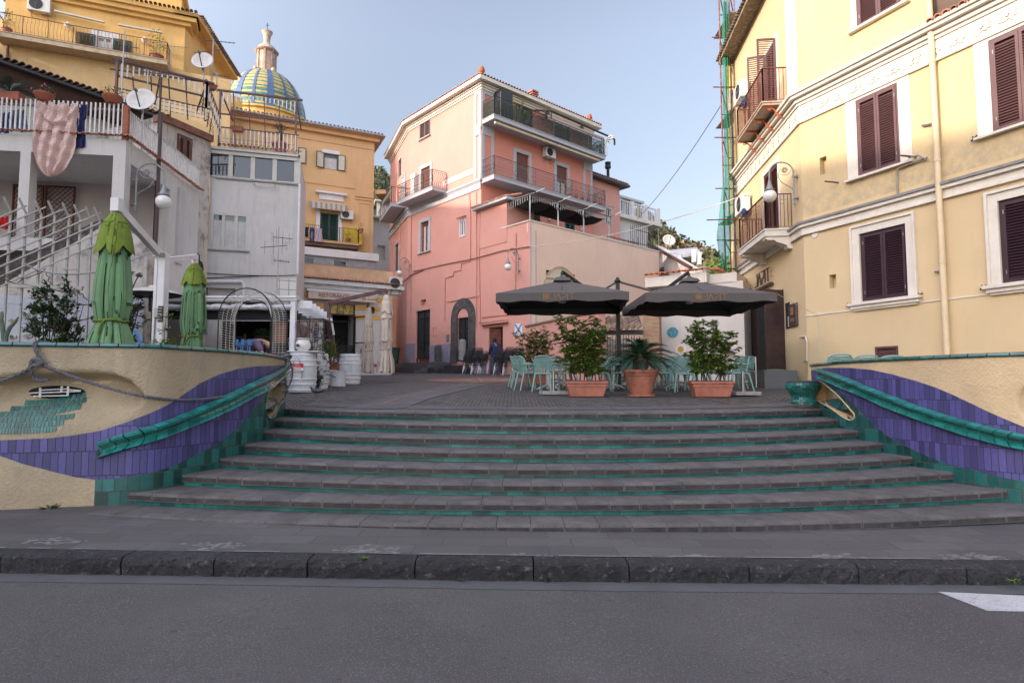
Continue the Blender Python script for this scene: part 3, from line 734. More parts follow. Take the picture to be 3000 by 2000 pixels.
def shut_window(root,W,r,o=-.03,m=SHUT,leaves=2,pitch=.05,fr=.05,name='window'):
 u0,u1,z0,z1=r;mb=MB();mb.wframe(W,u0+fr,u1-fr,z0+fr*.3,z1-fr,fr,o-.02,o+.03)
 mb.wb(W,u0+fr,u1-fr,z0,z1-fr,o-.05,o-.03)
 w=mb.build(name,m,root);n=leaves
 for i in range(n):
  a=lerp(u0+fr,u1-fr,i/n)+.004;b=lerp(u0+fr,u1-fr,(i+1)/n)-.004
  q=MB();louvre_leaf(q,W,a,b,z0+.01,z1-fr-.004,o+.002,pitch=pitch);q.build('shutter',m,w)
  e=a+.02 if i==0 else b-.02
  for zz in(z0+(z1-z0)*.14,z0+(z1-z0)*.86):q=MB();q.wb(W,e-.008,e+.008,zz-.04,zz+.04,o+.036,o+.048);q.build('hinge',GALV,w)
 return w
def glass_window(root,W,r,o=-.12,m=ALU,n=2,fr=.05,curtain=None,roller=None,rm=WOODB,name='window',transom=None):
 u0,u1,z0,z1=r;mb=MB();mb.wframe(W,u0+fr,u1-fr,z0+fr,z1-fr,fr,o-.03,o+.04)
 for i in range(1,n):x=lerp(u0,u1,i/n);mb.wb(W,x-fr*.6,x+fr*.6,z0+fr,z1-fr,o-.02,o+.03)
 if transom:mb.wb(W,u0+fr,u1-fr,z0+(z1-z0)*transom-.02,z0+(z1-z0)*transom+.02,o-.018,o+.028)
 w=mb.build(name,m,root)
 q=MB();q.wb(W,u0+fr*.5,u1-fr*.5,z0+fr*.5,z1-fr*.5,o-.012,o-.004);q.build('pane',GLS,w)
 if curtain:
  q=MB();N=24;zc=z0+(z1-z0)*curtain
  for i in range(N):
   a=lerp(u0+fr,u1-fr,i/N);b=lerp(u0+fr,u1-fr,(i+1)/N);oa=o-.0+.004*(i%2);ob=o+.004*((i+1)%2)
   q.quad(W.P(a,z0+fr,oa),W.P(b,z0+fr,ob),W.P(b,zc,ob),W.P(a,zc,oa))
  q.build('curtain',CURT,w)
 if roller:
  q=MB();zr=z1-(z1-z0)*roller;z=zr
  while z<z1-.01:q.wb(W,u0+.02,u1-.02,z+.003,z+.045,o+.04,o+.055);z+=.05
  q.build('roller_shutter',rm,w)
 return w
def surround(root,W,r,w=.14,o1=.03,m=TRIM,bottom=False,name='window_surround',sill=None):
 u0,u1,z0,z1=r;mb=MB()
 mb.wb(W,u0-w,u0,z0,z1+w,.001,o1);mb.wb(W,u1,u1+w,z0,z1+w,.001,o1);mb.wb(W,u0,u1,z1,z1+w,.001,o1)
 if bottom:mb.wb(W,u0-w,u1+w,z0-w,z0,.001,o1)
 if sill:mb.wb(W,u0-w-.04,u1+w+.04,z0-sill,z0,-.1,o1+.1)
 return mb.build(name,m,root)
def railing(root,W,u0,u1,z,d,h,style='plain',m=RAILD,posts=4,sides='LR',gap=.11,inset=.04,name='railing',o0=0.):
 mb=MB();P=W.P;o=d-inset
 segs=[((u0+inset,o),(u1-inset,o))]
 if 'L' in sides:segs.append(((u0+inset,o0),(u0+inset,o)))
 if 'R' in sides:segs.append(((u1-inset,o),(u1-inset,o0)))
 rr=random.Random(int(abs(u0*100)))
 for(a,oa),(b,ob)in segs:
  Lg=hypot(b-a,ob-oa);n=max(2,int(Lg/gap));Q=lambda t,zz,e=0.:P(lerp(a,b,t),zz,lerp(oa,ob,t)+e*(oa==ob))
  mb.bar(Q(0,z+h),Q(1,z+h),.045,.02);mb.bar(Q(0,z+.07),Q(1,z+.07),.025,.012)
  if style in('wave','leaf'):mb.bar(Q(0,z+h-.1),Q(1,z+h-.1),.02,.01)
  for i in range(posts+1 if oa==ob else 2):
   t=i/(posts if oa==ob else 1);mb.bar(Q(t,z),Q(t,z+h),.03)
  for i in range(n+1):
   t=i/n
   if style=='plain':mb.bar(Q(t,z+.07),Q(t,z+h),.016)
   elif style=='wave':
    ph=.5*gap/Lg;s_=1 if i%2 else-1;b0,b1=z+h*.25,z+h*.72
    mb.bar(Q(t,z+.07),Q(t,b0),.022)
    pts=[Q(t,b0)]+[Q(min(1,max(0,t+(ph*.9 if k%2 else-ph*.9))),lerp(b0,b1,(k+.5)/4))for k in range(4)]+[Q(t,b1)]
    mb.tube(pts,.013,4);mb.bar(Q(t,b1),Q(t,z+h-.1),.022)
   elif style=='leaf':
    mb.bar(Q(t,z+.07),Q(t,z+h),.012)
    for k in range(8):
     zc=z+.12+(h-.26)*(k+rr.random()*.5)/8;e=.45*gap/Lg
     mb.tube([Q(min(1,t),zc),Q(min(1,t+e),zc+.05),Q(min(1,t+2*e),zc-.01),Q(min(1,t+1.6*e),zc-.06)],.018,4)
   elif style=='belly':
    mb.tube([Q(t,z+.07),Q(t,z+h*.25,.12),Q(t,z+h*.45,.15),Q(t,z+h*.7,.02),Q(t,z+h)],.008,4)
   elif style=='curl':
    mb.bar(Q(t,z+.07),Q(t,z+h-.02),.014)
    if i%4==1:
     e=gap/Lg;zc=z+h*.72;mb.tube([Q(t,zc),Q(t,zc+.12),Q(min(1,t+2*e),zc+.12),Q(min(1,t+2*e),zc),Q(min(1,t+e),zc),Q(min(1,t+e),zc+.07)],.008,4)
 return mb.build(name,m,root)
def balcony(root,W,u0,u1,z,d,h=1.,th=.22,ms=TRIMG,name='balcony',**k):
 m=ms;mb=MB();mb.wb(W,u0,u1,z-th,z,.001,d);mb.wb(W,u0-.02,u1+.02,z-.03,z+.005,.002,d+.03)
 b=mb.build(name,m,root);railing(b,W,u0,u1,z,d,h,**k);return b
def tile_row(mb,a,b,out,up=V((0,0,0)),ln=.32,r=.075,sp=.19,tilt=.25):
 """barrel tiles laid side by side along a-b, running outwards/downwards along out"""
 a=V(a);b=V(b);d=(b-a);n=max(1,int(d.length/sp));dn=d.normalized();out=V(out).normalized();dr=(out-V((0,0,tilt))).normalized()
 for i in range(n):
  c=a+d*((i+.5)/n)+V((0,0,random.uniform(-.008,.008)));e=c+dr*ln;pts=[]
  for p,rr in((c,r*.9),(e,r)):
   for j in range(6):
    t=pi*j/5;pts.append(p+dn*cos(t)*rr+V((0,0,sin(t)*rr)))
  for p,rr in((e,r*.8),(c,r*.75)):
   for j in range(6):
    t=pi*j/5;pts.append(p+dn*cos(t)*rr+V((0,0,sin(t)*rr*.9)))
  fs=[(j,j+1,j+7,j+6)for j in range(5)]+[(6+j,7+j,13+j,12+j)for j in range(5)]+[(12+j,13+j,19+j,18+j)for j in range(5)]
  mb.add(pts,fs)
def acunit(W,u,z,label,w=.8,h=.55,d=.3,group='air conditioners on the walls',gap=.08):
 c=W.P(u,z,0);r=thing('air_conditioner',label,'air conditioner',tuple(c),group);mb=MB()
 mb.wb(W,u-w/2,u+w/2,z,z+h,gap,gap+d);mb.build('casing',ACW,r,bevel=.015)
 F_=gap+d;cu=u-w*.12;cz=z+h/2;R=h*.4;mb=MB()
 for k in range(1,7):
  rr=R*k/6;mb.tube([W.P(cu+rr*cos(t*pi/10),cz+rr*sin(t*pi/10),F_+.012)for t in range(20)],.005,4,close=True)
 for k in range(8):t=k*pi/4;mb.bar(W.P(cu,cz,F_+.012),W.P(cu+R*cos(t),cz+R*sin(t),F_+.012),.008)
 mb.build('fan_grille',RAILG,r)
 mb=MB();mb.wpoly(W,[(cu+R*cos(t*pi/10),cz+R*sin(t*pi/10))for t in range(20)],F_-.01,F_+.004);mb.build('fan_opening',BLACKP,r)
 mb=MB()
 for s_ in(-.35,.35):
  mb.bar(W.P(u+s_*w,z-.015,.01),W.P(u+s_*w,z-.015,gap+d),.03);mb.bar(W.P(u+s_*w,z-.02,gap+d-.03),W.P(u+s_*w,z-.25,.01),.025)
 mb.build('bracket',GALV,r);return r
def wall_sheet(root,name,W,u0,u1,z0,z1,holes,m,**k):
 mb=MB();facade(mb,W,u0,u1,z0,z1,holes,**k);return mb.build(name,m,root,recalc=False)
def boxroom(root,W,u0,u1,z0,z1,depth,m,name='rear_wall',top=True):
 """side and back walls of a block so that it is solid"""
 mb=MB();P=W.P
 mb.quad(P(u0,z0),P(u0,z1),P(u0,z1,-depth),P(u0,z0,-depth));mb.quad(P(u1,z0),P(u1,z1),P(u1,z1,-depth),P(u1,z0,-depth));mb.quad(P(u0,z0,-depth),P(u0,z1,-depth),P(u1,z1,-depth),P(u1,z0,-depth))
 if top:mb.quad(P(u0,z1),P(u1,z1),P(u1,z1,-depth),P(u0,z1,-depth))
 return mb.build(name,m,root)
def corner_off(p,n1,n2,o):k=o/(1+n1.dot(n2));return V((p[0],p[1],0))+(n1+n2)*k
def slab_poly(mb,pts,z0,z1):mb.prism([V((p[0],p[1],z0))for p in pts],(0,0,z1-z0))
def pipe_on(root,W,pts,r,m,o=.03,name='pipe'):
 mb=MB();q=[W.q(*p,o)for p in pts];mb.tube([W.P(a,b,o)for a,b in q],r,6);return mb.build(name,m,root)
def make_lamp():
 r=thing('street_lamp','','street lamp')
 mb=MB();mb.tube([(.1,0,-.42),(.1,0,.42)],.022,8)
 for z in(-.3,.3):mb.tube([(0,0,z),(.1,0,z)],.018,6);mb.ball((.02,0,z),(.025,.05,.05));mb.ball((.1,0,z),.04)
 mb.ball((.1,0,-.45),.032);mb.ball((.1,0,.44),.034);mb.tube([(.1,0,-.45),(.1,0,-.56)],[.015,.004],6)
 arc=[(.1,0,.42)]+[(.42-.32*cos(t),0,.42+.3*sin(t))for t in[pi*k/12 for k in range(1,12)]]+[(.74,0,.42),(.745,0,.3),(.745,0,.2)]
 mb.tube(arc,.02,8)
 mb.tube([(.1,0,-.1),(.17,0,.0),(.3,0,.08),(.42,0,.16),(.5,0,.3),(.5,0,.42),(.44,0,.52)],.011,6)
 mb.tube([(.16,0,.52),(.2,0,.42),(.3,0,.36),(.4,0,.36)],.01,6)
 mb.tube([(.33+.075*cos(t*pi/8),0,.5+.075*sin(t*pi/8))for t in range(16)],.01,5,close=True)
 for k in range(6):t=k*pi/3;mb.ball((.33+.04*cos(t),0,.5+.04*sin(t)),.022,6,4)
 mb.build('bracket',LAMPG,r,smooth=True)
 mb=MB();mb.lathe([(.02,.24),(.03,.2),(.04,.17),(.045,.14),(.06,.1),(.085,.02),(.1,-.02),(.135,-.035),(.135,-.055),(.1,-.06)],(.745,0,0),18,fn=lambda t,z:1+.06*cos(9*t)*(0<z<.13));mb.build('lamp_cap',LAMPG,r,smooth=True)
 mb=MB();mb.ball((.745,0,-.215),(.182,.182,.172),22,14);mb.build('globe',GLOBE,r,smooth=True)
 return r
LAMP0=make_lamp();LAMPS=[]
def lamp_at(W,u,z,label):
 p=W.P(u,z,.01);a=math.atan2(W.n.y,W.n.x)
 if not LAMPS:o=LAMP0;o.location=p;o.rotation_euler=(0,0,a);o['label']=label;o['group']='globe lamps on wall brackets'
 else:o=dup(LAMP0,p,a,label,'globe lamps on wall brackets')
 LAMPS.append(o)
def cable(name,pts,r,m,label,sag=.3,group='cables strung between houses'):
 mb=MB();out=[]
 for a,b in zip(pts,pts[1:]):
  a=V(a);b=V(b);n=14
  for i in range(n+(b==V(pts[-1]))):t=i/n;out.append(a.lerp(b,t)-V((0,0,sag*4*t*(1-t))))
 mb.tube(out,r,5);return mb.build(name,m,None,label,'cable',group)
def leaves(mb,c,R,n,size,rnd,up=.3,shell=.0):
 c=V(c)
 for i in range(n):
  d=V((rnd.gauss(0,1),rnd.gauss(0,1),rnd.gauss(0,1))).normalized();rr=rnd.random()**.45
  p=c+V((d.x*R[0],d.y*R[1],d.z*R[2]))*rr
  e=(d+V((rnd.uniform(-.7,.7),rnd.uniform(-.7,.7),rnd.uniform(-.4,.6)+up)));mb.leaf(p,e,V((0,0,1)),size*rnd.uniform(.6,1.2),size*.42)
def flowers(mb,c,R,n,size,rnd):
 for i in range(n):
  p=V(c)+V((rnd.uniform(-1,1)*R[0],rnd.uniform(-1,1)*R[1],rnd.uniform(0,1)*R[2]));mb.ball(p,size*rnd.uniform(.6,1.1),5,4)
def pot(label,c,r=.15,h=.22,m=TPOT,plant='leaf',pm=LEAFM,ph=.3,fl=None,n=60,sx=1.,rz=0.,group=None,ls=.07,seed=1,pr=None,name='flower_pot',cat='flower pot'):
 rnd=random.Random(seed*77+int(abs(c[0])*10));root=thing(name,label,cat,tuple(c),group);mb=MB()
 if sx!=1.:
  for z0,z1,k in((0,h*.82,0),(h*.82,h,1)):
   w0,d0=(r*sx*(.86 if not k else 1.04),r*(.75 if not k else 1.08));w1,d1=(r*sx*(1. if not k else 1.04),r*(1. if not k else 1.08))
   M=Matrix.Rotation(rz,3,'Z');mb.hexa([V(c)+M@V(p)for p in((-w0,-d0,z0),(w0,-d0,z0),(w0,d0,z0),(-w0,d0,z0),(-w1,-d1,z1),(w1,-d1,z1),(w1,d1,z1),(-w1,d1,z1))])
  mb.build('pot',m,root,bevel=.01)
 else:
  mb.lathe([(r*.68,0),(r*.95,h*.8),(r*1.05,h*.8),(r*1.08,h),(r*.95,h),(r*.9,h*.9),(0,h*.9)],c,20);mb.build('pot',m,root,smooth=True)
 mb=MB();pr=pr or(r*1.25*sx,r*1.25,ph/2);tp=V(c)+V((0,0,h))
 if plant=='leaf':
  for i in range(max(4,n//8)):p=tp+V((rnd.uniform(-1,1)*pr[0]*.8,rnd.uniform(-1,1)*pr[1]*.8,rnd.uniform(.2,1)*ph));mb.tube([tp+V(((p.x-tp.x)*.3,(p.y-tp.y)*.3,-.02)),p],.004,3)
  leaves(mb,tp+V((0,0,ph*.5)),pr,n,ls,rnd)
 elif plant=='spike':
  for i in range(n):
   t=rnd.uniform(0,2*pi);e=rnd.uniform(.35,1.4);d=V((cos(t)*cos(e),sin(t)*cos(e),sin(e)));mb.leaf(tp,d,V((0,0,1)),ph*rnd.uniform(.7,1.1),ph*.06)
 mb.build('foliage',pm,root)
 if fl:
  mb=MB();flowers(mb,tp+V((0,0,ph*.3)),(pr[0],pr[1],ph*.7),14,.018+ls*.1,rnd);mb.build('flowers',fl,root,smooth=True)
 return root
def palm_fronds(mb,c,n,L,rnd,droop=1.,lw=.02,el0=.2,el1=1.35,sp=40):
 for i in range(n):
  t=2*pi*(i*.618+rnd.uniform(-.03,.03));e=lerp(el0,el1,rnd.random()**1.1);d=V((cos(t),sin(t),0));pts=[];ln=L*rnd.uniform(.8,1.1)
  for k in range(11):
   s_=k/10;pts.append(V(c)+d*ln*(s_*cos(e)+.12*s_*s_*sin(e))+V((0,0,ln*(s_*sin(e)-droop*.55*s_**2.2))))
  mb.tube(pts,[.012*L*(1-.8*k/10)for k in range(11)],4,cap=False)
  for k in range(sp):
   s_=.12+.86*k/sp;i0=min(9,int(s_*10));p=pts[i0].lerp(pts[i0+1],s_*10-i0);dd=(pts[i0+1]-pts[i0]).normalized();sd=dd.cross(V((0,0,1))).normalized()
   for g in(-1,1):
    lf=L*.2*(sin(pi*min(1,s_*.85+.12)))+.01;e_=(dd*.75+sd*g+V((0,0,.25))).normalized()
    mb.add([p-dd*lw*.5,p+dd*lw*.5,p+e_*lf+dd*lw*.1],[(0,1,2)])
cR=(7.785,16.)
R2=Wall(cR,(cR[0]+.422*9,cR[1]-.907*9));R1=Wall(cR,(cR[0]+.1*6.5,cR[1]+.995*6.5))
rb=thing('yellow_building','tall yellow plastered house with brown louvred shutters filling the right side','building',(9,15,1.3))
cz=R2.q(2725,88)[1];zf1=R2.q(2725,150)[1];sz1=R2.q(2748,547)[1];sz0=R2.q(2748,580)[1];zln=R2.q(2700,885)[1];zE=13.9
uend3=R2.q(2722,60)[0];zb=1.2
def rr_(x0,y0,x1,y1):return R2.r(x0,y0,x1,y1)
w1=rr_(2507,296.5,2640,480);w3=rr_(2518,686.5,2663.5,868);w2u=R2.q(2900,200)[0];ww=w1[1]-w1[0];w2=(w2u,w2u+ww,w1[2],w1[3])
w4u=R2.q(2930,700)[0];w4=(w4u,w4u+w3[1]-w3[0],w3[2],w3[3])
sb=R2.q(2511,87);w5=(R2.q(2511,60)[0],R2.q(2642,5)[0],sb[1],sb[1]+2.)
hatch=rr_(2564,1016,2633.5,1062)
R2holes=[w1,w2,w3,w4,(hatch[0],hatch[1],hatch[2]-.3,hatch[3]),rr_(2429,806,2450.5,842)]
nbox=R2.r(2401,464,2422.5,507)
wall_sheet(rb,'front_wall',R2,0,9,zb,sz0,[h for h in R2holes if h[2]<sz0-.2],PLY2,depth=.16)
wall_sheet(rb,'upper_front_wall',R2,0,9,sz0,cz,[w1,w2,nbox],PLY,depth=.16)
wall_sheet(rb,'third_floor_wall',R2,0,uend3,cz,zE,[w5],PLY,depth=.16)
for w in(w1,w2,w5):shut_window(rb,R2,w,-.02,SHUT)
for w in(w3,w4):shut_window(rb,R2,(w[0],w[1],w[2],w[3]),-.05,mk('plum_shutter',(.045,.022,.03),.4,.1,3))
for w in(w1,w2):surround(rb,R2,w,.27,.02,TRIM,sill=.05)
for w in(w1,w2):
 mb=MB();rnd=random.Random(4)
 for i in range(26):
  u=lerp(w[0]+.2,w[1]-.2,i/25);mb.ball(R2.P(u,w[3]+.13+.05*sin(i*1.3),.022),(.035,.02,.025+.02*rnd.random()),6,4)
 mb.build('relief',TRIM,rb)
 for e in(w[0]-.3,w[1]+.12):mb=MB();mb.wb(R2,e,e+.18,w[3]+.2,w[3]+.42,.021,.05);mb.build('corbel',TRIM,rb)
for w in(w3,w4):
 surround(rb,R2,w,.17,.035,TRIM);mb=MB();mb.wframe(R2,w[0]-.17,w[1]+.17,w[2],w[3]+.17,.05,.002,.075,bottom=False)
 mb.wb(R2,w[0]-.3,w[1]+.3,w[2]-.07,w[2],-.1,.15);mb.wb(R2,w[0]-.25,w[1]+.25,w[2]-.15,w[2]-.072,.001,.1);mb.wb(R2,w[0]-.2,w[1]+.2,w[2]-.2,w[2]-.152,.001,.06)
 mb.build('window_sill',TRIM,rb)
surround(rb,R2,w5,.16,.02,TRIM,sill=.05)
def course(z0,z1,o,m,name='string_course',r2end=9.):
 mb=MB();n1,n2=R1.n,R2.n
 c0=corner_off(R2.p,n1,n2,o);a=R2.P(r2end,0,o);b=R1.P(6.5,0,o);ai=R2.P(r2end,0,.002);bi=R1.P(6.5,0,.002);ci=corner_off(R2.p,n1,n2,.002)
 for p,q,qi,pi_ in((a,c0,ci,ai),(c0,b,bi,ci)):
  mb.hexa([V((p.x,p.y,z0)),V((q.x,q.y,z0)),V((qi.x,qi.y,z0)),V((pi_.x,pi_.y,z0)),V((p.x,p.y,z1)),V((q.x,q.y,z1)),V((qi.x,qi.y,z1)),V((pi_.x,pi_.y,z1))])
 return mb.build(name,m,rb)
course(cz-.04,cz+.03,.3,TRIM,'cornice');course(cz-.12,cz-.042,.24,TRIM,'cornice');course(cz-.22,cz-.122,.13,TRIM,'cornice');course(cz-.30,cz-.222,.07,TRIM,'cornice')
fz=cz-.30-.42;course(fz,cz-.302,.03,TRIM,'frieze');course(fz-.06,fz-.002,.06,TRIM)
course(sz1-.02,sz1+.04,.16,mk('lead_cap',(.22,.22,.22),.6,.2,5));course(sz1-.1,sz1-.022,.12,TRIM);course(sz1-.26,sz1-.102,.045,TRIM);course(sz1-.31,sz1-.262,.075,TRIM)
mb=MB();mb.wb(R2,0,9,zln-.015,zln+.015,.001,.02);mb.build('string_course',TRIM,rb)
rnd=random.Random(9)
for W_,L_ in((R2,8.8),(R1,6.3)):
 u=.3
 while u<L_:
  mb=MB()
  for k in range(9):
   a=-1.2+k*.3+(0 if k%2 else .1);ln=.11+.06*rnd.random();zc=(fz+cz-.3)/2;s_=1 if W_ is R2 else-1
   c0=V((u+.1*cos(a),zc+.1*sin(a)));pts=[]
   for t in(0,.35,.7,1):pts.append(W_.P(u+s_*(ln*t+.03)*cos(a*1.0),zc+(ln*t+.03)*sin(a)+.03*t*t,.045))
   mb.tube(pts,[.012,.026,.022,.006],5)
  mb.tube([W_.P(u-.18,zc-.08,.04),W_.P(u-.05,zc-.1,.045),W_.P(u+.08,zc-.02,.045)],.014,5)
  for k in range(3):mb.ball(W_.P(u-.02+.04*k,zc+.0+.03*(k%2),.05),.03,6,4)
  mb.build('leaf_relief',TRIM,rb,smooth=True);u+=.46
door2=R1.r(2222,560,2276,660);dz2=R1.q(2290,690)[1]
zb1=gz(18)+.45
dl=R1.q(2226,1000)[0];dr=R1.q(2300,1000)[0]
entr=(min(dl,dr),max(dl,dr),zb1,R1.q(2300,845)[1])
du0=R1.q(2283,380)[0];du1=R1.q(2232,380)[0]
zf2=R1.q(2280,335)[1];zf1b=R1.q(2290,692)[1]
upd=(du0+.05,du0+1.0,zf2,zf2+2.35);lod=(R1.q(2283,620)[0],R1.q(2240,620)[0],zf1b,zf1b+2.3)
mbx=R1.r(2328,895,2342,940)
wall_sheet(rb,'side_wall',R1,0,6.5,zb,zE,[entr,upd,lod],PLY2,depth=.3)
mb=MB();mb.wb(R1,entr[0]-.02,6.5,zb,zb1,.001,.14);mb.build('slate_plinth',SLATE,rb)
for d_ in(upd,lod):surround(rb,R1,d_,.16,.02,TRIM)
mb=MB();mb.wb(R1,.02,.75,cz+.03,zE-.5,.001,.03);mb.build('pilaster',TRIM,rb)
for(d_,ang)in((upd,0),(lod,0)):
 w=shut_window(rb,R1,d_,-.04,mk('brown_door_shutter',(.09,.035,.03),.45,.1,3),pitch=.06,name='balcony_door')
hp=R1.P(upd[1]-.02,0,.02);LWf=Wall((hp.x,hp.y),(hp.x+R1.n.x*1.+R1.d.x*.25,hp.y+R1.n.y*1.+R1.d.y*.25));mb=MB();louvre_leaf(mb,LWf,.02,.55,upd[2]+.03,upd[3],0,pitch=.07);mb.build('open_shutter',SHUT,rb)
hp=R1.P(upd[0],0,.02);LWf=Wall((hp.x,hp.y),(hp.x+R1.n.x*1.+R1.d.x*.0,hp.y+R1.n.y*1.));mb=MB();louvre_leaf(mb,LWf,.02,.55,upd[2]+.03,upd[3],0,pitch=.07);mb.build('open_shutter',SHUT,rb)
bu0=min(upd[0]-.5,.9);b2=balcony(rb,R1,.7,3.4,zf2,.75,h=1.0,th=.09,m=mk('worn_slab',(.4,.3,.22),.9,.3,5,.4,30,stain=((.3,.1,.05),5,.5,.65)),style='plain',mb_=None)if False else None
def bal(u0,u1,z,d,th,ms,style,label=None):
 mb=MB();mb.wb(R1,u0,u1,z-th,z,.001,d);mb.wb(R1,u0-.03,u1+.03,z-.035,z+.006,.002,d+.03);b=mb.build('balcony',ms,rb)
 railing(b,R1,u0,u1,z,d,1.0,style=style,m=RAILR,posts=3,gap=.1);return b
WSL=mk('worn_slab',(.45,.36,.28),.9,.3,5,.4,30,stain=((.3,.12,.06),5,.5,.65))
b2=bal(.75,3.5,zf2,.72,.1,WSL,'plain');b1=bal(.75,3.5,zf1b,.75,.2,TRIM,'curl')
for k in range(4):
 u=.85+k*.85;mb=MB();z=zf2-.1
 mb.bar(R1.P(u,z-.02,.01),R1.P(u,z-.02,.7),.04,.03)
 mb.tube([R1.P(u,z-.32,.02),R1.P(u,z-.34,.16),R1.P(u,z-.24,.3),R1.P(u,z-.1,.36),R1.P(u,z-.03,.5)],.022,6)
 mb.tube([R1.P(u,z-.2+.07*sin(t*.7),.2+.07*cos(t*.7))for t in range(10)],.014,5)
 mb.tube([R1.P(u,z-.08+.03*sin(t*.9),.5+.04*cos(t*.9))for t in range(8)],.012,5)
 mb.build('scroll_bracket',RUSTO,b2)
for u in(.8,3.1):
 mb=MB();z=zf1b-.2;prof=[(0.,0),(.7,0),(.72,-.06),(.66,-.1),(.5,-.1),(.42,-.16),(.3,-.2),(.15,-.26),(.12,-.34),(0,-.36)]
 vs=[R1.P(u,z+dz,o)for o,dz in prof]+[R1.P(u+.32,z+dz,o)for o,dz in prof];n=len(prof)
 mb.add(vs,[tuple(range(n)),tuple(range(n,2*n))[::-1]]+[(i,(i+1)%n,n+(i+1)%n,n+i)for i in range(n)]);mb.build('console',TRIM,b1)
mb=MB();mb.bar(R1.P(3.45,zf1b+1.02,.75),R1.P(3.45,zf1b+1.02,1.75),.03);mb.build('clothes_rail',RAILR,b1)
mb=MB();mb.wb(R1,.0,6.6,zE-.04,zE+.1,-.3,.5);mb.build('eave',mk('old_eave',(.3,.24,.17),.95,.35,8,.8,30,stain=((.12,.1,.08),9,.45,.6)),rb)
mb=MB();tile_row(mb,R1.P(.0,zE+.12,.2),R1.P(6.6,zE+.12,.2),R1.n,ln=.4,sp=.17,tilt=.1);mb.build('roof_tiles',TILEO,rb)
mb=MB();mb.wb(R2,-.0,uend3,zE-.04,zE+.1,-.3,.5);mb.build('eave',MATS['old_eave'],rb)
mb=MB();mb.wb(R1,-.5,6.4,zE+.1,zE+1.9,-.9,-.4);mb.build('attic_wall',PLY,rb)
boxroom(rb,R2,0,9,zb,cz-.0,8.,PLY,'rear_wall');boxroom(rb,R2,0,uend3,cz,zE,8.,PLY,'rear_wall')
mb=MB();tile_row(mb,R2.P(uend3+.12,cz+.1,.1),R2.P(9,cz+.1,.1),R2.n,ln=.28,tilt=.35,r=.07,sp=.16);mb.build('terrace_edge_tiles',TILE,rb)
mb=MB();mb.wb(R2,uend3+.05,9,cz,cz+3,-.4,-.1);mb.build('terrace_wall',mk('brown_panel',(.12,.08,.06),.8,.2,4),rb)
shut=MB();shut.wb(R2,hatch[0],hatch[1],hatch[2]-.3,hatch[3],-.08,-.04);shut.wframe(R2,hatch[0]+.05,hatch[1]-.05,hatch[2]-.25,hatch[3]-.05,.05,-.04,.015);shut.wframe(R2,hatch[0]+.15,hatch[1]-.15,hatch[2]-.2,hatch[3]-.15,.03,-.04,-.02)
shut.build('hatch_door',SHUT,rb)
up_=R2.q(2762,600)[0]
mb=MB();mb.tube([R2.P(up_,1.9,.12),R2.P(up_,12.5,.12)],.062,12);
for z in(2.4,4.2,6.4,8.6,10.6):mb.tube([R2.P(up_,z-.03,.12),R2.P(up_,z+.03,.12)],.072,12)
mb.build('downpipe',mk('painted_pipe',(.66,.52,.33),.5,.07,3),rb,smooth=True)
pipe_on(rb,R2,[(2662,462),(2690,455),(2712,466),(2712,462)],.02,GALV,.12,'gas_pipe');pipe_on(rb,R2,[(2716,462),(2680,475),(2632,493),(2627,505),(2630,575)],.022,mk('pipe_grey',(.3,.27,.2),.6,.2,6),.06,'gas_pipe')
pipe_on(rb,R2,[(2701,368),(2735,362)],.03,GALV,.05,'stub_pipe');pipe_on(rb,R2,[(2738,796),(2762,793)],.025,GALV,.06,'stub_pipe')
for a,b in(((2444,537),(2472,541)),((2668,463),(2697,468))):
 mb=MB();qa=R2.q(*a);mb.bar(R2.P(qa[0],qa[1],.35),R2.P(qa[0]+.12,qa[1]-.02,0),.03);mb.build('iron_stub',RAILR,rb)
for px,py in((2490,893),(2699,865),(2885,842),(2858,407)):
 q=R2.q(px,py);mb=MB();mb.bar(R2.P(q[0]-.06,q[1]-.04,.05),R2.P(q[0]+.06,q[1]+.04,.05),.025);mb.bar(R2.P(q[0]+.03,q[1]-.05,.05),R2.P(q[0]-.03,q[1]+.05,.05),.02);mb.tube([R2.P(q[0],q[1],0),R2.P(q[0],q[1],.06)],.012,5);mb.build('shutter_catch',RAILD,rb)
q=R2.q(2388,688);mb=MB();mb.lathe([(.09,0),(.09,.02),(.07,.03),(0,.03)],(0,0,0),16)
vs=[R2.P(q[0]+v.x,q[1]+v.y,v.z)for v in mb.v];mb.v=vs;mb.build('vent_cover',TRIM,rb)
EW=WOODP;u0,u1,z0,z1=entr
mb=MB();mb.wframe(R1,u0+.06,u1-.06,z0,z1-.06,.06,-.25,.02,bottom=False);mb.build('door_frame',BLACKP,rb)
mb=MB();mb.wb(R1,u0+.06,u1-.06,z0+.02,z1-.06,-.2,-.18);dd=mb.build('glass_door',GLSG,rb)
mb=MB()
for(x,z_,k)in((.35,.83,1),(.55,.86,.7),(.7,.8,.8),(.62,.76,.6)):
 u=lerp(u0,u1,x);z=lerp(z0,z1,z_)
 for s_ in(-1,1):mb.wpoly(R1,[(u,z),(u+s_*.06*k,z+.035*k),(u+s_*.03*k,z+.0*k)],-.18,-.175)
mb.build('bird_decal',WHS,dd)
def board_leaf(W,a,b,z0,z1,nm='boarded_door_leaf'):
 mb=MB();z=z0
 while z<z1-.05:mb.wb(W,a,b,z+.004,min(z+.185,z1),0,.04);z+=.19
 mb.wb(W,a+.01,b-.01,z0,z1,.004,.034);return mb.build(nm,EW,rb)
hp=R1.P(u0+.02,0,.03);dv=(R1.n*1.-R1.d*.35);W_=Wall((hp.x,hp.y),(hp.x+dv.x,hp.y+dv.y));board_leaf(W_,0,.62,z0+.02,z1-.02)
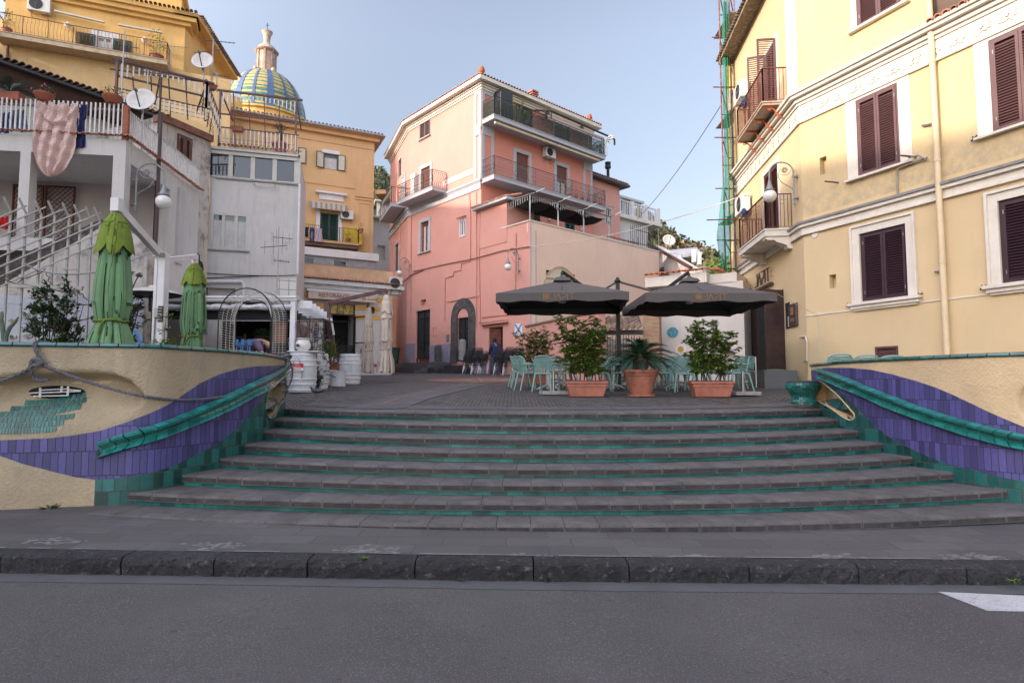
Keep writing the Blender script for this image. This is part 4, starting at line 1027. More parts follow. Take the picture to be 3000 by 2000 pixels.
board_leaf(R1,u1+.02,u1+1.1,z0-.02,z1-.1)
SG=lambda px,py:R1.q(px,py,.12)
sa=SG(2214,838);sbb=SG(2266,782);hh=.46
zS=R1.q(2262,822)[1];uS=R1.q(2222,815)[0];uE=R1.q(2266,815)[0]
sgn=thing('letter_sign','bronze stroke lettering standing off the yellow wall above the doorway','sign',tuple(R1.P((uS+uE)/2,zS,.1)))
mb=MB();wd_=abs(uE-uS);hL=wd_/3.85
stroke_word(mb,lambda x,y,t:R1.P(uS-x*(1 if uS>uE else-1),zS+y,.1+t),h=hL,w=.1,t=.03);mb.build('letters',LETB,sgn)
mb=MB();mb.wb(R1,min(uS,uE)-.05,max(uS,uE)+.05,zS-.13,zS-.07,.02,.13)
for k in range(6):u=lerp(uS,uE,k/5);mb.bar(R1.P(u,zS+hL*.35,.01),R1.P(u,zS+hL*.35,.11),.012)
mb.build('sign_rail',LETB,sgn)
q=R1.q(2338,918);mc=thing('menu_case','bronze menu case hung on the wall beside the doorway','sign',tuple(R1.P(q[0],q[1]-.3,0)))
hpx=R1.P(q[0],0,0);MW=Wall((hpx.x,hpx.y),(hpx.x+R1.n.x+.5*R1.d.x,hpx.y+R1.n.y+.5*R1.d.y));mb=MB();mb.wb(R1,q[0]-.02,q[0]+.55,q[1]-.32,q[1]+.3,0,.07);mb.build('case',LETB,mc,bevel=.01)
mb=MB();u=q[0]+.26;z=q[1]+.1
mb.wframe(R1,u-.09,u+.09,z-.1,z+.1,.012,.07,.078)
for a in(-.045,.045):
 for b in(-.05,.05):mb.wb(R1,u+a-.035,u+a+.035,z+b-.04,z+b+.04,.07,.077)
mb.build('window_emblem',GOLD,mc);mb=MB();stroke_word(mb,lambda x,y,t:R1.P(u+.17-x,q[1]-.2+y,.07+t),h=.09,w=.1,t=.006);mb.build('letters',GOLD,mc)
mb=MB();mb.wb(R1,q[0]+.6,q[0]+.95,q[1]-.35,q[1]+.4,-.05,.01);mb.build('dark_window',DARK,rb)
mb=MB();mb.wb(R1,q[0]+.62,q[0]+.74,q[1]-.3,q[1]+.0,.011,.02);mb.build('notice',WHS,mc)
pipe_on(rb,R1,[(2342,986),(2360,985),(2364,1000),(2364,1056),(2354,1058)],.018,TRIM,.04,'water_pipe')
pl=thing('entrance_platform','grey slate clad entrance platform with steel rail below the boarded doorway','platform',tuple(R1.P(2,gz(17),.3)))
mb=MB();mb.wb(R1,.35,3.4,zb,zb1-.03,.14,1.0);mb.build('clad_step',SLATE,pl,bevel=.01)
mb=MB();mb.tube([R1.P(.9,gz(16.5),1.06),R1.P(.9,zb1+.35,1.06)],.025,8);mb.build('rail_post',CHROME,pl)
lamp_at(R1,.25,R1.q(2340,548)[1],'globe lamp on scrolled bracket at the corner of the tall yellow house')
acunit(R1,R1.q(2195,600)[0],R1.q(2200,622)[1],'white air conditioner on rusty brackets left of the lower red balcony',w=.85,h=.6)
acunit(R1,R1.q(2187,290)[0]-.2,R1.q(2190,300)[1],'white air conditioner left of the upper red balcony',w=.85,h=.6)
mb=MB();c=R1.P(2.3,zf2+.98,.74)
for i in range(8):mb.quad(c+R1.d*(i*.06)+V((0,0,0)),c+R1.d*(i*.06+.06),c+R1.d*(i*.06+.06)+V((-.03,0,-.35+.02*i)),c+R1.d*(i*.06)+V((-.03-.03*(i%2),0,-.35+.02*i)))
mb.build('towel',BLUEC,None,'blue and white towel over the upper red balcony railing','towel')
mb=MB();mb.ball(R1.P(2.6,zf1b+1.02,.8),(.08,.1,.12));mb.build('cloth_bundle',BLUEC,None,'small blue cloth hung over the lower red balcony railing','cloth')
sx0=V(((2147-1500)/1784.4*23.2,23.2,0));sc=thing('scaffold','rusty red tube scaffolding standing beyond the tall yellow house','scaffolding',(sx0.x,23.2,gz(23)))
tb=MB();px_=[(2128,22.6),(2160,23.6),(2136,24.6)]
cols=[V(((p-1500)/1784.4*d,d,0))for p,d in((2134,22.2),(2165,22.2),(2150,24.2),(2180,24.2))]
for c in cols:tb.tube([c+V((0,0,1.6)),c+V((0,0,18.2))],.03,6)
z=3.
gb=MB()
while z<18.2:
 for a,b in((0,1),(1,3),(3,2),(2,0)):tb.tube([cols[a]+V((0,0,z)),cols[b]+V((0,0,z))],.022,5);
 for a,b in((0,1),(1,3)):gb.tube([cols[a]+V((0,0,z+.9)),cols[b]+V((0,0,z+.9))],.02,5)
 tb.tube([cols[0]+V((-.3,0,z+.02)),cols[1]+V((.25,0,z+.02))],.024,5)
 if int(z)%2:tb.tube([cols[0]+V((0,0,z)),cols[2]+V((0,0,z+1.9))],.02,5)
 z+=1.95
tb.build('tubes',mk('scaffold_red',(.2,.05,.045),.6,.35,5,stain=((.3,.28,.27),6,.5,.65)),sc);gb.build('green_tubes',mk('scaffold_green',(.02,.1,.05),.6,.2,6),sc)
mb=MB()
for z in(8.,12.,15.8):c=(cols[0]+cols[3])/2;mb.box((c.x,c.y,z),(.5,1.8,.05))
mb.build('deck_boards',GALV,sc)
mb=MB();rnd=random.Random(2);base=V(((2144-1500)/1784.4*22.,22.,0));rows=[]
zz=[4.9,5.2,6.,7.,8.,9.,10.,11.,12.,13.,14.,15.,16.]
for z in zz:
 wl=interp([(4.9,.02),(5.2,.15),(6.5,.5),(8,.34),(10,.24),(12,.2),(16,.16)],z);off_=interp([(4.9,-.15),(7,-.12),(9,.05),(16,.12)],z)
 rows.append([base+V((off_+wl*(i/7-.5)*1.2,.12*sin(i*2.2+z)+.05*rnd.random(),z+.1*rnd.random()))for i in range(8)])
for a,b in zip(rows,rows[1:]):
 for i in range(7):mb.quad(a[i],a[i+1],b[i+1],b[i])
mb.build('debris_net',NETG,None,'torn green debris net hanging down the scaffolding','net',smooth=True)
ys=thing('narrow_yellow_house','narrow bright yellow house front behind the scaffolding','building',(9.6,25,1.5))
YW=Wall(((2160-1500)/1784.4*25,25),((2260-1500)/1784.4*25,25));YM=mk('bright_yellow_plaster',(.68,.5,.13),.9,.06,1)
wall_sheet(ys,'wall',YW,0,3,1.5,15.5,[],YM);boxroom(ys,YW,0,3,1.5,15.5,.4,YM)
mb=MB();mb.tube([YW.P(-.02,1.7,.05),YW.P(-.02,14,.05)],.04,8);mb.build('drainpipe',GALV,ys)
C0=(-1.6,31.);dl_=V((-.66,.751));dr_=V((.752,.659));L0=(.84,28.2)
PL=Wall(L0,(L0[0]+dl_.x*10.75,L0[1]+dl_.y*10.75));PL=Wall(L0,(C0[0]-4.65,C0[1]+5.3))
uC=(V((C0[0],C0[1],0))-PL.p).dot(PL.d);uB=PL.q(1197,500)[0]
pB=PL.P(uB,0);PL2=Wall((pB.x,pB.y),(pB.x-.376*6,pB.y+.927*6));PR=Wall(C0,(C0[0]+dr_.x*12,C0[1]+dr_.y*12))
PB=Wall(L0,(L0[0]+dr_.x*10.2,L0[1]+dr_.y*10.2))
pk=thing('pink_building','tall pink corner house with two long balconies and a tiled roof','building',(-1.5,32,2.1))
zR=17.45;zT=PB.q(1555,648)[1];g0=1.9
uRe=PR.q(1735,500)[0]
wsh=PL.r(1230,361,1261,395);zbl=PL.q(1262,574)[1];wdr=PL.r(1235,497,1260,560);wdr=(wdr[0],wdr[1],zbl,wdr[3])
wlo=PL.r(1233.6,653.6,1256,735);wsm=PL.r(1349,648,1363,689);vent=PL.r(1232.5,879,1247.5,893);gate=PL.r(1219,912,1258.6,1048);arch=PL.r(1341,905,1374,1056);bdr=PL.r(1432,960,1473,1094)
wall_sheet(pk,'left_wall',PL,uC,uB,g0+.9,zR,[wsh,wdr,wlo,wsm,vent,(gate[0],gate[1],g0+.9,gate[3]),(arch[0],arch[1],g0+.9,arch[3]-.5),],PNK)
wall_sheet(pk,'lower_left_wall',PL,0,uC,g0+.0,zT,[bdr],PNK,depth=.8)
mb=MB();facade(mb,PL,uC,uB,g0-.3,g0+.9,[(gate[0],gate[1],gate[2],g0+.9),(arch[0],arch[1],arch[2],g0+.9)]);mb.build('lower_wall_strip',PNK,pk,recalc=False)
bw=[PL2.r(1168,474,1176,510),PL2.r(1158,720,1167,790)]
wall_sheet(pk,'left_wall',PL2,0,6,g0,zR,bw,PNK)
ZB2=PR.off(1.).q(1445,343,0)[1];ZB1=PR.off(1.).q(1444,520)[1]
zb2=ZB2+.18;zb1_=ZB1+.18
d1=PR.r(1512,444.7,1549,543.5);d2=PR.r(1630,483,1662,575);d1=(d1[0],d1[1],zb1_,d1[3]);d2=(d2[0],d2[1],zb1_,d2[3]);t1=PR.r(1507,300.5,1562,340);t2=PR.r(1622,352,1670,385)
t1=(t1[0],t1[1],zb2,t1[3]);t2=(t2[0],t2[1],zb2,t2[3]);zd_=zT-.9
q0=PR.r(1495,615,1540,660);q1=PR.r(1655,650,1684,700)
tw1=(PR.q(1512,630)[0],PR.q(1552,630)[0],zT+.3,PR.q(1512,612)[1]);tw2=(PR.q(1655,650)[0],PR.q(1684,650)[0],zd_+.3,PR.q(1656,648)[1])
wall_sheet(pk,'right_wall',PR,0,uRe,zd_-2,zR,[d1,d2,t1,t2,tw1,tw2],mk('shaded_pink_plaster',(.6,.235,.175),.9,.05,.5,.15,20))  # pink plaster deepened in colour to carry the shade on this facade
boxroom(pk,PR,.7,uRe,g0,zR,5.0,PNK)
tb_=thing('terrace_block','low blush plastered terrace block in front of the pink house','building',tuple(PB.P(4,g0)))
uPe=PB.q(1931,800)[0];ar=(PB.q(1589,850)[0],PB.q(1696,850)[0]);za=PB.q(1643,780)[1];zc_=PB.q(1643,880)[1]
wall_sheet(tb_,'wall',PB,0,uPe,g0-.4,zT,[(ar[0]+.25,ar[1]-.25,zc_,za-.3)],PNKB)
mb=MB();P=PB.P
mb.quad(PL.P(0,zT-.5,0),PL.P(uC,zT-.5,0),PB.P(uPe,zT-.5,-2.8),PB.P(uPe,zT-.5,0));mb.build('terrace_floor',RAVP,tb_)
mb=MB();mb.wb(PB,-.03,uPe+.03,zT,zT+.06,-.25,.04);mb.wb(PL,0,uC-1.6,zT+.002,zT+.06,-.25,.05);mb.build('parapet_coping',TRIM,tb_)
mb=MB();mb.wb(PB,0,uPe,zT-.5,zT-.001,-.2,-.15);mb.quad(PB.P(uPe,g0),PB.P(uPe,zT),PB.P(uPe,zT,-5),PB.P(uPe,g0,-5));mb.wb(PL,0,uC-1.6,zT-.5,zT-.001,-.2,-.15);mb.build('side_wall',PNKB,tb_)
mb=MB();mb.wb(PB,.001,.07,g0,zT-.002,.001,.02);mb.wb(PB,.35,.4,g0,zT-.4,.001,.03);mb.build('corner_band',TRIMG,tb_)
uc=(ar[0]+ar[1])/2;ru=(ar[1]-ar[0])/2;zr=za-(zc_-0)if False else(za-PB.q(1643,850)[1])+.25;z0_=za-zr
mb=MB();N=16;pts=[(uc+ru*cos(pi*k/N),z0_+zr*sin(pi*k/N))for k in range(N+1)]
pi_=[(uc+(ru-.1)*cos(pi*k/N),z0_+(zr-.1)*sin(pi*k/N))for k in range(N+1)]
for k in range(N):mb.wpoly(PB,[pts[k],pts[k+1],pi_[k+1],pi_[k]],.002,.04)
mb.build('arch_trim',mk('arch_gold',(.5,.36,.22),.8,.1,4),tb_)
mb=MB();mb.wpoly(PB,pi_,.002,.008);mb.build('arch_panel',mk('pale_panel',(.62,.52,.38),.7,.06,3),tb_)
za2=za-.62;mb=MB()
mb.wb(PB,uc-ru*.82,uc+ru*.82,za2-.06,za2+.02,.008,.07)
for k in range(4):u=lerp(uc-ru*.85,uc+ru*.85,k/3);mb.wb(PB,u-.045,u+.045,zc_-.2,za2-.06-.22*(k in(0,3)),.01,.06)
aw=mb.build('window',ALU,tb_);mb=MB();mb.wb(PB,uc-ru*.84,uc+ru*.84,zc_-.2,za2-.25,.009,.02);mb.build('curtain',CURT,aw)
for W_,a,b in((PL,uC+.0,uC+.62),(PR,.0,.85),(PR,uRe-.85,uRe)):
 zlo=zb1_-.35;mb=MB()
 for(zz0,zz1)in((zlo,zb2-.55),(zb2-.45,zR-.36)):
  mb.wframe(W_,a+.2,b-.2,zz0+.3,zz1-.2,.19,.001,.03)
 mb.wb(W_,a+.01,b-.01,zb2-.75,zb2-.3,.031,.05)
 mb.build('pilaster',TRIMG,pk)
zs0=PL.q(1400,556)[1];zs1=PL.q(1400,533)[1]
mb=MB();mb.wb(PL,uC,uB,zs0,zs1,.031,.05);mb.wb(PL,uC-.06,uB,zs1,zs1+.1,.001,.12);mb.wb(PL,uC,uB,zs0+.35,zs0+.42,.05,.08);mb.wb(PL2,0,6,zs0,zs1,.001,.05);mb.wb(PL2,0,6,zs1,zs1+.1,.001,.12);mb.build('string_course',TRIMG,pk)
mb=MB();zc2=PL.q(1300,500)[1]
mb.wb(PL,uC+.65,PL.q(1296,540)[0],zs1+.55,zs1+.85,.001,.02);mb.build('faded_band',mk('pale_band',(.66,.52,.45),.9,.05,1),pk)
for a_,b_,z_ in((uC-.5,arch[0]-.65,g0+1.25),(arch[1]+.65,gate[0]-.05,g0+1.9),(gate[1]+.1,uB,g0+2.1),(bdr[1]+.15,uC-.52,g0+1.1)):mb=MB();mb.wb(PL,a_,b_,g0-.2,z_,.001,.05);mb.build('dado',DADO,pk)
def out_pts(o):
 a=PL2.P(6,0,o);b=corner_off(pB,PL.n,PL2.n,o);c=corner_off((C0[0],C0[1]),PL.n,PR.n,o);d=PR.P(uRe+min(o,.6),0,o);e=PR.P(uRe+.6,0,-7);f=PL2.P(6,0,-5)
 return[a,b,c,d,e,f]
for o,z0,z1,nm,m in((.06,zR-.36,zR-.26,'cornice',TRIM),(.12,zR-.26,zR-.14,'cornice',TRIM),(.2,zR-.14,zR-.08,'cornice',TRIM),(.45,zR-.04,zR+.15,'eave',TRIM)):
 mb=MB();slab_poly(mb,out_pts(o),z0,z1);mb.build(nm,m,pk)
mb=MB();p_=out_pts(.3);
mb.build if False else None
op=out_pts(.43)
rf=MB();ri=[V((p.x,p.y,zR+1.5))for p in[PL2.P(6,0,-3.5),pB+(PL.n+PL2.n)*-1.6,V((C0[0],C0[1],0))+(PL.n+PR.n)*-2.6,PR.P(uRe-3,0,-3.2)]]
ro=[V((p.x,p.y,zR+.19))for p in op]
for i,j in((0,1),(1,2),(2,3)):rf.quad(ro[i],ro[j],ri[j],ri[i])
rf.quad(ro[3],ro[4],ri[3],ri[3]);roof=rf.build('roof',TILEP,pk)
mb=MB()
for i,j in((0,1),(1,2),(2,3)):
 a,b=ro[i],ro[j];ou=(b-a).cross(V((0,0,1))).normalized();
 if ou.dot(a-V((2,36,a.z)))<0:ou=-ou
 tile_row(mb,a-ou*.25+V((0,0,.03)),b-ou*.25+V((0,0,.03)),ou,ln=.3,sp=.2,tilt=.12,r=.075)
mb.build('eave_tiles',TILEP,roof)
PW=PR
ub2=PR.off(1.).q(1774,480)[0]
b_=balcony(pk,PR,0.02,ub2,zb2,1.0,h=1.0,style='leaf',m=mk('leafy_iron',(.06,.07,.055),.5,.3,8,metal=.3),posts=6,gap=.1)
b_=balcony(pk,PR,0.02,ub2,zb1_,1.0,h=1.0,style='wave',m=RAILG,posts=6,gap=.11)
for W_,d_,kk in((PR,d1,1),(PR,d2,1),(PL,wdr,1)):
 surround(pk,W_,d_,.2,.04,TRIMG);glass_window(pk,W_,(d_[0],d_[1],d_[2],d_[3]),-.14,WOODB,2,.07,curtain=.95,roller=1. if d_ is d1 else .42 if d_ is d2 else 1.,rm=mk('slatted_blind',(.16,.06,.04),.6,.1,4),name='balcony_door')
for t_ in(t1,t2):glass_window(pk,PR,t_,-.12,BLACKP,2,.07,name='balcony_door')
shut_window(pk,PL,wsh,-.02,mk('taupe_shutter',(.13,.085,.08),.5,.1,3),pitch=.08);surround(pk,PL,wsh,.02,.02,TRIMG,sill=.05)
surround(pk,PL,wlo,.2,.04,TRIMG,bottom=False,sill=.06);glass_window(pk,PL,wlo,-.14,WOODB,2,.1,curtain=.95,roller=.12)
glass_window(pk,PL,wsm,-.06,WPAINT,2,.07);surround(pk,PL,wsm,.05,.04,WPAINT,bottom=True)
mb=MB();tile_row(mb,PL.P(wsm[0]-.12,wsm[3]+.2,.0),PL.P(wsm[1]+.12,wsm[3]+.2,.0),PL.n,ln=.25,sp=.15,tilt=.5,r=.06);mb.build('window_hood',TILE,pk)
for w_ in bw:glass_window(pk,PL2,w_,-.1,SHUT,1,.08);surround(pk,PL2,w_,.1,.03,TRIMG)
zbl_=PL.off(1.).q(1267,600)[1]
ua=PL.q(1308,560)[0];ub=uB+.2
balcony(pk,PL,ua,uB-.25,wdr[2],.95,h=.95,style='wave',m=RAILD,posts=4,gap=.12)
zl2=PL2.q(1170,628)[1];balcony(pk,PL2,.25,4.2,zl2,1.0,h=1.0,style='belly',m=RAILD,posts=3,gap=.13)
db=(.9,1.7,zl2,zl2+2.1);mb=MB();mb.wb(PL2,db[0],db[1],db[2],db[3],.001,.03);mb.wframe(PL2,db[0],db[1],db[2],db[3],.14,.002,.06,bottom=False);mb.build('balcony_door',TRIMG,pk)
def irondoor(W,r,nm,split=2,m=RAILD):
 u0,u1,z0,z1=r;mb=MB();o=-.16
 mb.wframe(W,u0+.05,u1-.05,z0+.05,z1-.05,.05,o,o+.06);mb.wb(W,(u0+u1)/2-.03,(u0+u1)/2+.03,z0,z1,o,o+.06)
 for f in(.33,.84):mb.wb(W,u0,u1,z0+(z1-z0)*f-.03,z0+(z1-z0)*f+.03,o,o+.05)
 n=14
 for i in range(1,n):u=lerp(u0,u1,i/n);mb.bar(W.P(u,z0,o+.03),W.P(u,z1,o+.03),.014)
 for i in range(4):
  for j in range(5):
   u=lerp(u0+.1,u1-.1,(i+.5)/4);z=lerp(z0+(z1-z0)*.36,z0+(z1-z0)*.82,(j+.5)/5);R=(u1-u0)/10
   mb.tube([W.P(u+R*cos(t)*(1-t/9),z+R*1.3*sin(t)*(1-t/9),o+.05)for t in[k*.8 for k in range(9)]],.012,4)
 d=mb.build(nm,m,pk);q=MB();q.wb(W,u0,u1,z0,z0+(z1-z0)*.15,o+.01,o+.02);q.wb(W,u0,u1,z0+(z1-z0)*.15,z1,o-.03,o-.02);q.build('door_panel',mk('smoky_panel',(.05,.055,.06),.3,.3,3),d)
irondoor(PL,gate,'iron_gate');irondoor(PL,arch,'arched_door')
ao=PL.r(1317.5,880,1386,1055);zs_=arch[3]-.52;uca=(arch[0]+arch[1])/2;ri_=(arch[1]-arch[0])/2;ro_=(ao[1]-ao[0])/2;hi_=arch[3]-zs_;ho_=ao[3]-zs_
mb=MB()
for s_ in(0,1):
 z=arch[2]-.1;k=0
 while z<zs_:
  h=min([.75,.5,.9][k%3],zs_-z);a,b=(uca-ro_,uca-ri_)if s_ else(uca+ri_,uca+ro_);mb.wb(PL,a,b,z+.006,z+h,-.22,.07+.03*(k==0));z+=h;k+=1
N=10
for k in range(N):
 a,b=pi*k/N+.01,pi*(k+1)/N-.005
 mb.wpoly(PL,[(uca+ro_*cos(a),zs_+ho_*sin(a)),(uca+ro_*cos(b),zs_+ho_*sin(b)),(uca+ri_*cos(b),zs_+hi_*sin(b)),(uca+ri_*cos(a),zs_+hi_*sin(a))],-.2,.07)
mb.build('stone_arch',BSTONE,pk,bevel=.015)
mb=MB();mb.wpoly(PL,[(uca+ri_*cos(pi*k/12),zs_+hi_*sin(pi*k/12))for k in range(13)],-.15,-.14)
mb.build('lunette_backing',DARK,pk);mb=MB()
for k in range(1,12):a=pi*k/12;mb.bar(PL.P(uca,zs_,-.13),PL.P(uca+ri_*cos(a),zs_+hi_*sin(a),-.13),.014)
for q_ in(.4,.7):mb.tube([PL.P(uca+ri_*q_*cos(pi*k/12),zs_+hi_*q_*sin(pi*k/12),-.13)for k in range(13)],.01,4)
mb.build('lunette_grille',RAILG,pk)
u0,u1,z0,z1=bdr;mb=MB();mb.wb(PL,lerp(u0,u1,.42),u1-.02,z0,z1,-.78,-.74);mb.build('doorway_dark',DARK,pk)
hp=PL.P(u1-.02,0,-.05);wd2=(u1-u0)*.62;W_=Wall((hp.x,hp.y),(hp.x-PL.d.x*.95-PL.n.x*.3,hp.y-PL.d.y*.95-PL.n.y*.3));mb=MB();mb.wb(W_,0,wd2,z0,z1-.02,-.05,0)
for k in range(5):
 zz=lerp(z0+.1,z1-.1,k/5);mb.wframe(W_,.1,wd2-.1,zz+.06,zz+(z1-z0-.2)/5-.06,.03,0,.02)
mb.build('wooden_door',WOODB,pk)
mb=MB();mb.wb(PL,u0-.45,u1+.5,z1+.15,z1+.24,.001,.22);mb.build('door_hood',PNK,pk);mb=MB();tile_row(mb,PL.P(u0-.45,z1+.27,.0),PL.P(u1+.5,z1+.27,.0),PL.n,ln=.28,sp=.2,tilt=.15,r=.06);mb.build('door_hood_tiles',mk('painted_pink_tile',(.5,.26,.2),.9,.2,5),pk)
pn=thing('painted_tile_panel','square painted wall tile with a blue diagonal cross beside the doorway','tile panel',tuple(PL.P(PL.q(1520,965)[0],PL.q(1520,981)[1])));r_=PL.r(1509,949,1531,981)
mb=MB();mb.wb(PL,*r_,.005,.03);mb.build('tile',WHS,pn);u0_,u1_,z0_2,z1_=r_;mb=MB()
for a,b in(((u0_,z0_2),(u1_,z1_)),((u0_,z1_),(u1_,z0_2))):
 d=V((b[0]-a[0],b[1]-a[1])).normalized()*.03;e=V((-d.y,d.x))*1.4;mb.wpoly(PL,[(a[0]+d.x-e.x,a[1]+d.y-e.y),(b[0]-d.x-e.x,b[1]-d.y-e.y),(b[0]-d.x+e.x,b[1]-d.y+e.y),(a[0]+d.x+e.x,a[1]+d.y+e.y)],.03,.034)
mb.build('blue_cross',BLUP,pn);mb=MB();mb.ball(PL.P(lerp(u0_,u1_,.42),lerp(z0_2,z1_,.45),.03),(.05,.05,.13));mb.build('brown_figure',TPOT2,pn)
bs=thing('stone_steps','grey stone steps rising beside the arched doorway','steps',tuple(PL.P(6,gz(32))))
for k in range(4):
 mb=MB();zz=gz(30)+.16*k;o=2.4-.42*k;x0=arch[0]-.4 if k<2 else gate[0]-1.2
 mb.wb(PL,arch[1]+.5,uB+3,g0-.4,zz+.2,.06,o);mb.build('step',FLAG,bs)
 if k<3:mb=MB();mb.wb(PL,arch[0]-.5+.2*k,arch[1]+.5,g0-.4,zz+.17,.08,1.3-.42*k);mb.build('step',KERB,bs)
for px,py,h_,lb in((1263+40,1053,.9,'dark short stone post left of the arched doorway'),(1368,1050,1.1,'pale rounded stone post right of the arched doorway')):
 q=PL.q(px,py);c=PL.P(q[0],q[1]-.1,.45 if px<1350 else .3);mb=MB();mb.lathe([(.2,0),(.2,h_*.8),(.17,h_*.95),(.08,h_),(0,h_)],c,10);mb.build('stone_post',BSTONE if px<1350 else RAVP,None,lb,'post')
an=thing('roof_annex','small pink stair room with tiled roof above the terrace corner','building',tuple(PL.P(uC-.5,zT)))
ua0=PL.q(1486,650)[0];za_=PL.q(1486,590)[1]-.1;mb=MB();mb.wb(PL,ua0,uC+.05,zT-.7,za_+.1,-1.8,.03);mb.build('wall',PNK,an)
mb=MB();mb.wb(PL,ua0-.35,uC+.35,za_+.1,za_+.24,-1.9,.35);mb.build('eave',TRIMG,an)
mb=MB();uc_=(ua0+uC)/2
tile_row(mb,PL.P(uC+.35,za_+.3,.1),PL.P(ua0-.35,za_+.3,.1),PL.n,ln=.35,sp=.19,tilt=.3,r=.08)
for k in range(1,4):tile_row(mb,PL.P(uC+.3,za_+.3+.09*k,.1-.28*k),PL.P(ua0-.3,za_+.3+.09*k,.1-.28*k),PL.n,ln=.35,sp=.19,tilt=.3,r=.08)
mb.build('roof_tiles',TILEP,an)
cr=PL.P(uC-.25,za_+.62,-.55);mb=MB()
for k in range(5):mb.wframe(PL,uC-.55,uC-.0,za_+.42+.07*k,za_+.45+.07*k,.02,-.55,-.5)
mb.wb(PL,uC-.55,uC,za_+.42,za_+.72,-.9,-.56);mb.build('crate',BLACKP,None,'black plastic crate standing on the small tiled annex roof','crate')
pg=thing('terrace_pergola','grey metal pergola with sagging black shade over the blush terrace','pergola',tuple(PB.P(5,zT)))
zp=PB.q(1553,588)[1];us=[0.05,PB.q(1637,640)[0],PB.q(1712,660)[0],PB.q(1786,690)[0]];zp=zT+1.3
for u in us:mb=MB();mb.bar(PB.P(u,zT,-.05),PB.P(u,zp,-.05),.06);mb.build('post',GALV,pg)
mb=MB()
mb.bar(PB.P(0,zp,-.05),PB.P(us[-1]+.2,zp,-.05),.05,.05);mb.bar(PB.P(0,zp,-.05),PB.P(0,zp,-2.2),.05);mb.bar(PB.P(0,zp,-2.2),PB.P(us[-1],zp,-2.2),.05)
for u in us:mb.bar(PB.P(u,zp,-2.2),PB.P(u,zp,.3),.05)
mb.build('beams',RAILG,pg);mb=MB()
for i,(a,b)in enumerate(zip(us,us[1:])):
 n=int((b-a)/.14);
 for k in range(n+1):
  t=k/n;u=lerp(a,b,t);zl=zp-.2-.26*abs(2*t-1)**1.6;mb.bar(PB.P(u,zl,.0),PB.P(u,zp-.05,.0),.032,.02)
 mb.tube([PB.P(lerp(a,b,k/12),zp-.2-.26*abs(2*k/12-1)**1.6+.1,.0)for k in range(13)],.016,4)
n=13
for k in range(n+1):
 t=k/n;o=-2.2*t;zl=zp-.25-.3*t;mb.bar(PL.P(2.2*t,zl,0)if False else PB.P(0,zl,o),PB.P(0,zp-.05,o),.03,.02)
mb.build('picket_valance',mk('grey_picket',(.25,.25,.25),.6,.1,5),pg);mb=MB()
for i,(a,b)in enumerate(zip(us,us[1:])):
 N=8
 for x in range(N):
  for y in range(4):
   def S(p,q):return PB.P(lerp(a,b,p),zp-.08-.42*sin(pi*p)**.8*sin(pi*min(1,q*1.1+.12)),-2.15*q-.06)
   mb.quad(S(x/N,y/4),S((x+1)/N,y/4),S((x+1)/N,(y+1)/4),S(x/N,(y+1)/4))
mb.build('shade_cloth',FABK,pg,smooth=True)
for(x,y,l_)in((1558,590,0),(1637,600,0),(1712,620,0),(1790,640,0)):
 q=PB.q(x,y);mb=MB();mb.bar(PB.P(q[0],zp+.05,.3),PB.P(q[0]+.35,zp+.25,.5),.07,.03);mb.build('floodlight_arm',PICK,pg)
glass_window(pk,PR,tw1,-.08,ALU,2,.06,curtain=.9);mb=MB();louvre_leaf(mb,PR,tw1[0]-.75,tw1[0]-.02,tw1[2],tw1[3],.03);louvre_leaf(mb,PR,tw1[1]+.02,tw1[1]+.75,tw1[2],tw1[3],.03);mb.build('open_shutter',SHUTG,pk)
shut_window(pk,PR,tw2,-.03,SHUTG)
for px,py in((1607,642),(1705,675)):q=PR.q(px,py);mb=MB();mb.ball(PR.P(q[0],q[1],.05),(.14,.14,.14));mb.build('wall_light',ALU,pk)
mb=MB();ua_,ub_=PB.q(1852,740)[0],uPe
for k in range(15):u=lerp(ua_,ub_,k/14);mb.bar(PB.P(u,zT,-.08),PB.P(u,zT+1.15+.35*(k%2==0)*0+.25*sin(pi*k/14),-.08),.025)
for z in(.25,1.0):mb.bar(PB.P(ua_,zT+z,-.08),PB.P(ub_,zT+z,-.08),.03)
for k in range(8):o=-.08-.35*k;mb.bar(PB.P(ub_,zT,o),PB.P(ub_,zT+1.15,o),.025)
mb.build('terrace_fence',RAILD,None,'dark spiked iron fence at the right end of the blush terrace','fence')
lamp_at(PL,PL.q(1523,775)[0],PL.q(1523,775)[1],'globe lamp on scrolled bracket at the right edge of the pink wall')
lamp_at(PL,PL.q(1203,793)[0],PL.q(1203,793)[1],'globe lamp on scrolled bracket on the pink wall, above the alley')
acunit(PR,PR.q(1601,460)[0],PR.q(1601,466)[1],'white air conditioner between the two pink balcony doors')
q=PL.q(1218,545);mb=MB();mb.wb(PL,q[0]-.25,q[0]+.25,q[1]-.7,q[1]+.7,.02,.22);mb.build('boiler_cabinet',ACW,None,'cream metal cabinet on the wall beside the small pink balcony door','cabinet')
for pts in([(1375,560),(1379,640),(1378,765),(1352,772),(1350,792),(1330,795),(1328,808),(1304,815),(1303,940)],[(1396,560),(1396,960)],[(1408,600),(1404,745),(1407,950)],[(1310,885),(1345,878),(1403,867)],[(1412,930),(1500,920)],[(1512,683),(1510,860)],[(1175,640),(1170,800)],[(1205,625),(1203,960)]):
 pipe_on(pk,PL,pts,.022,mk('pink_pipe',(.5,.22,.17),.7,.15,3),.03,'wall_pipe')
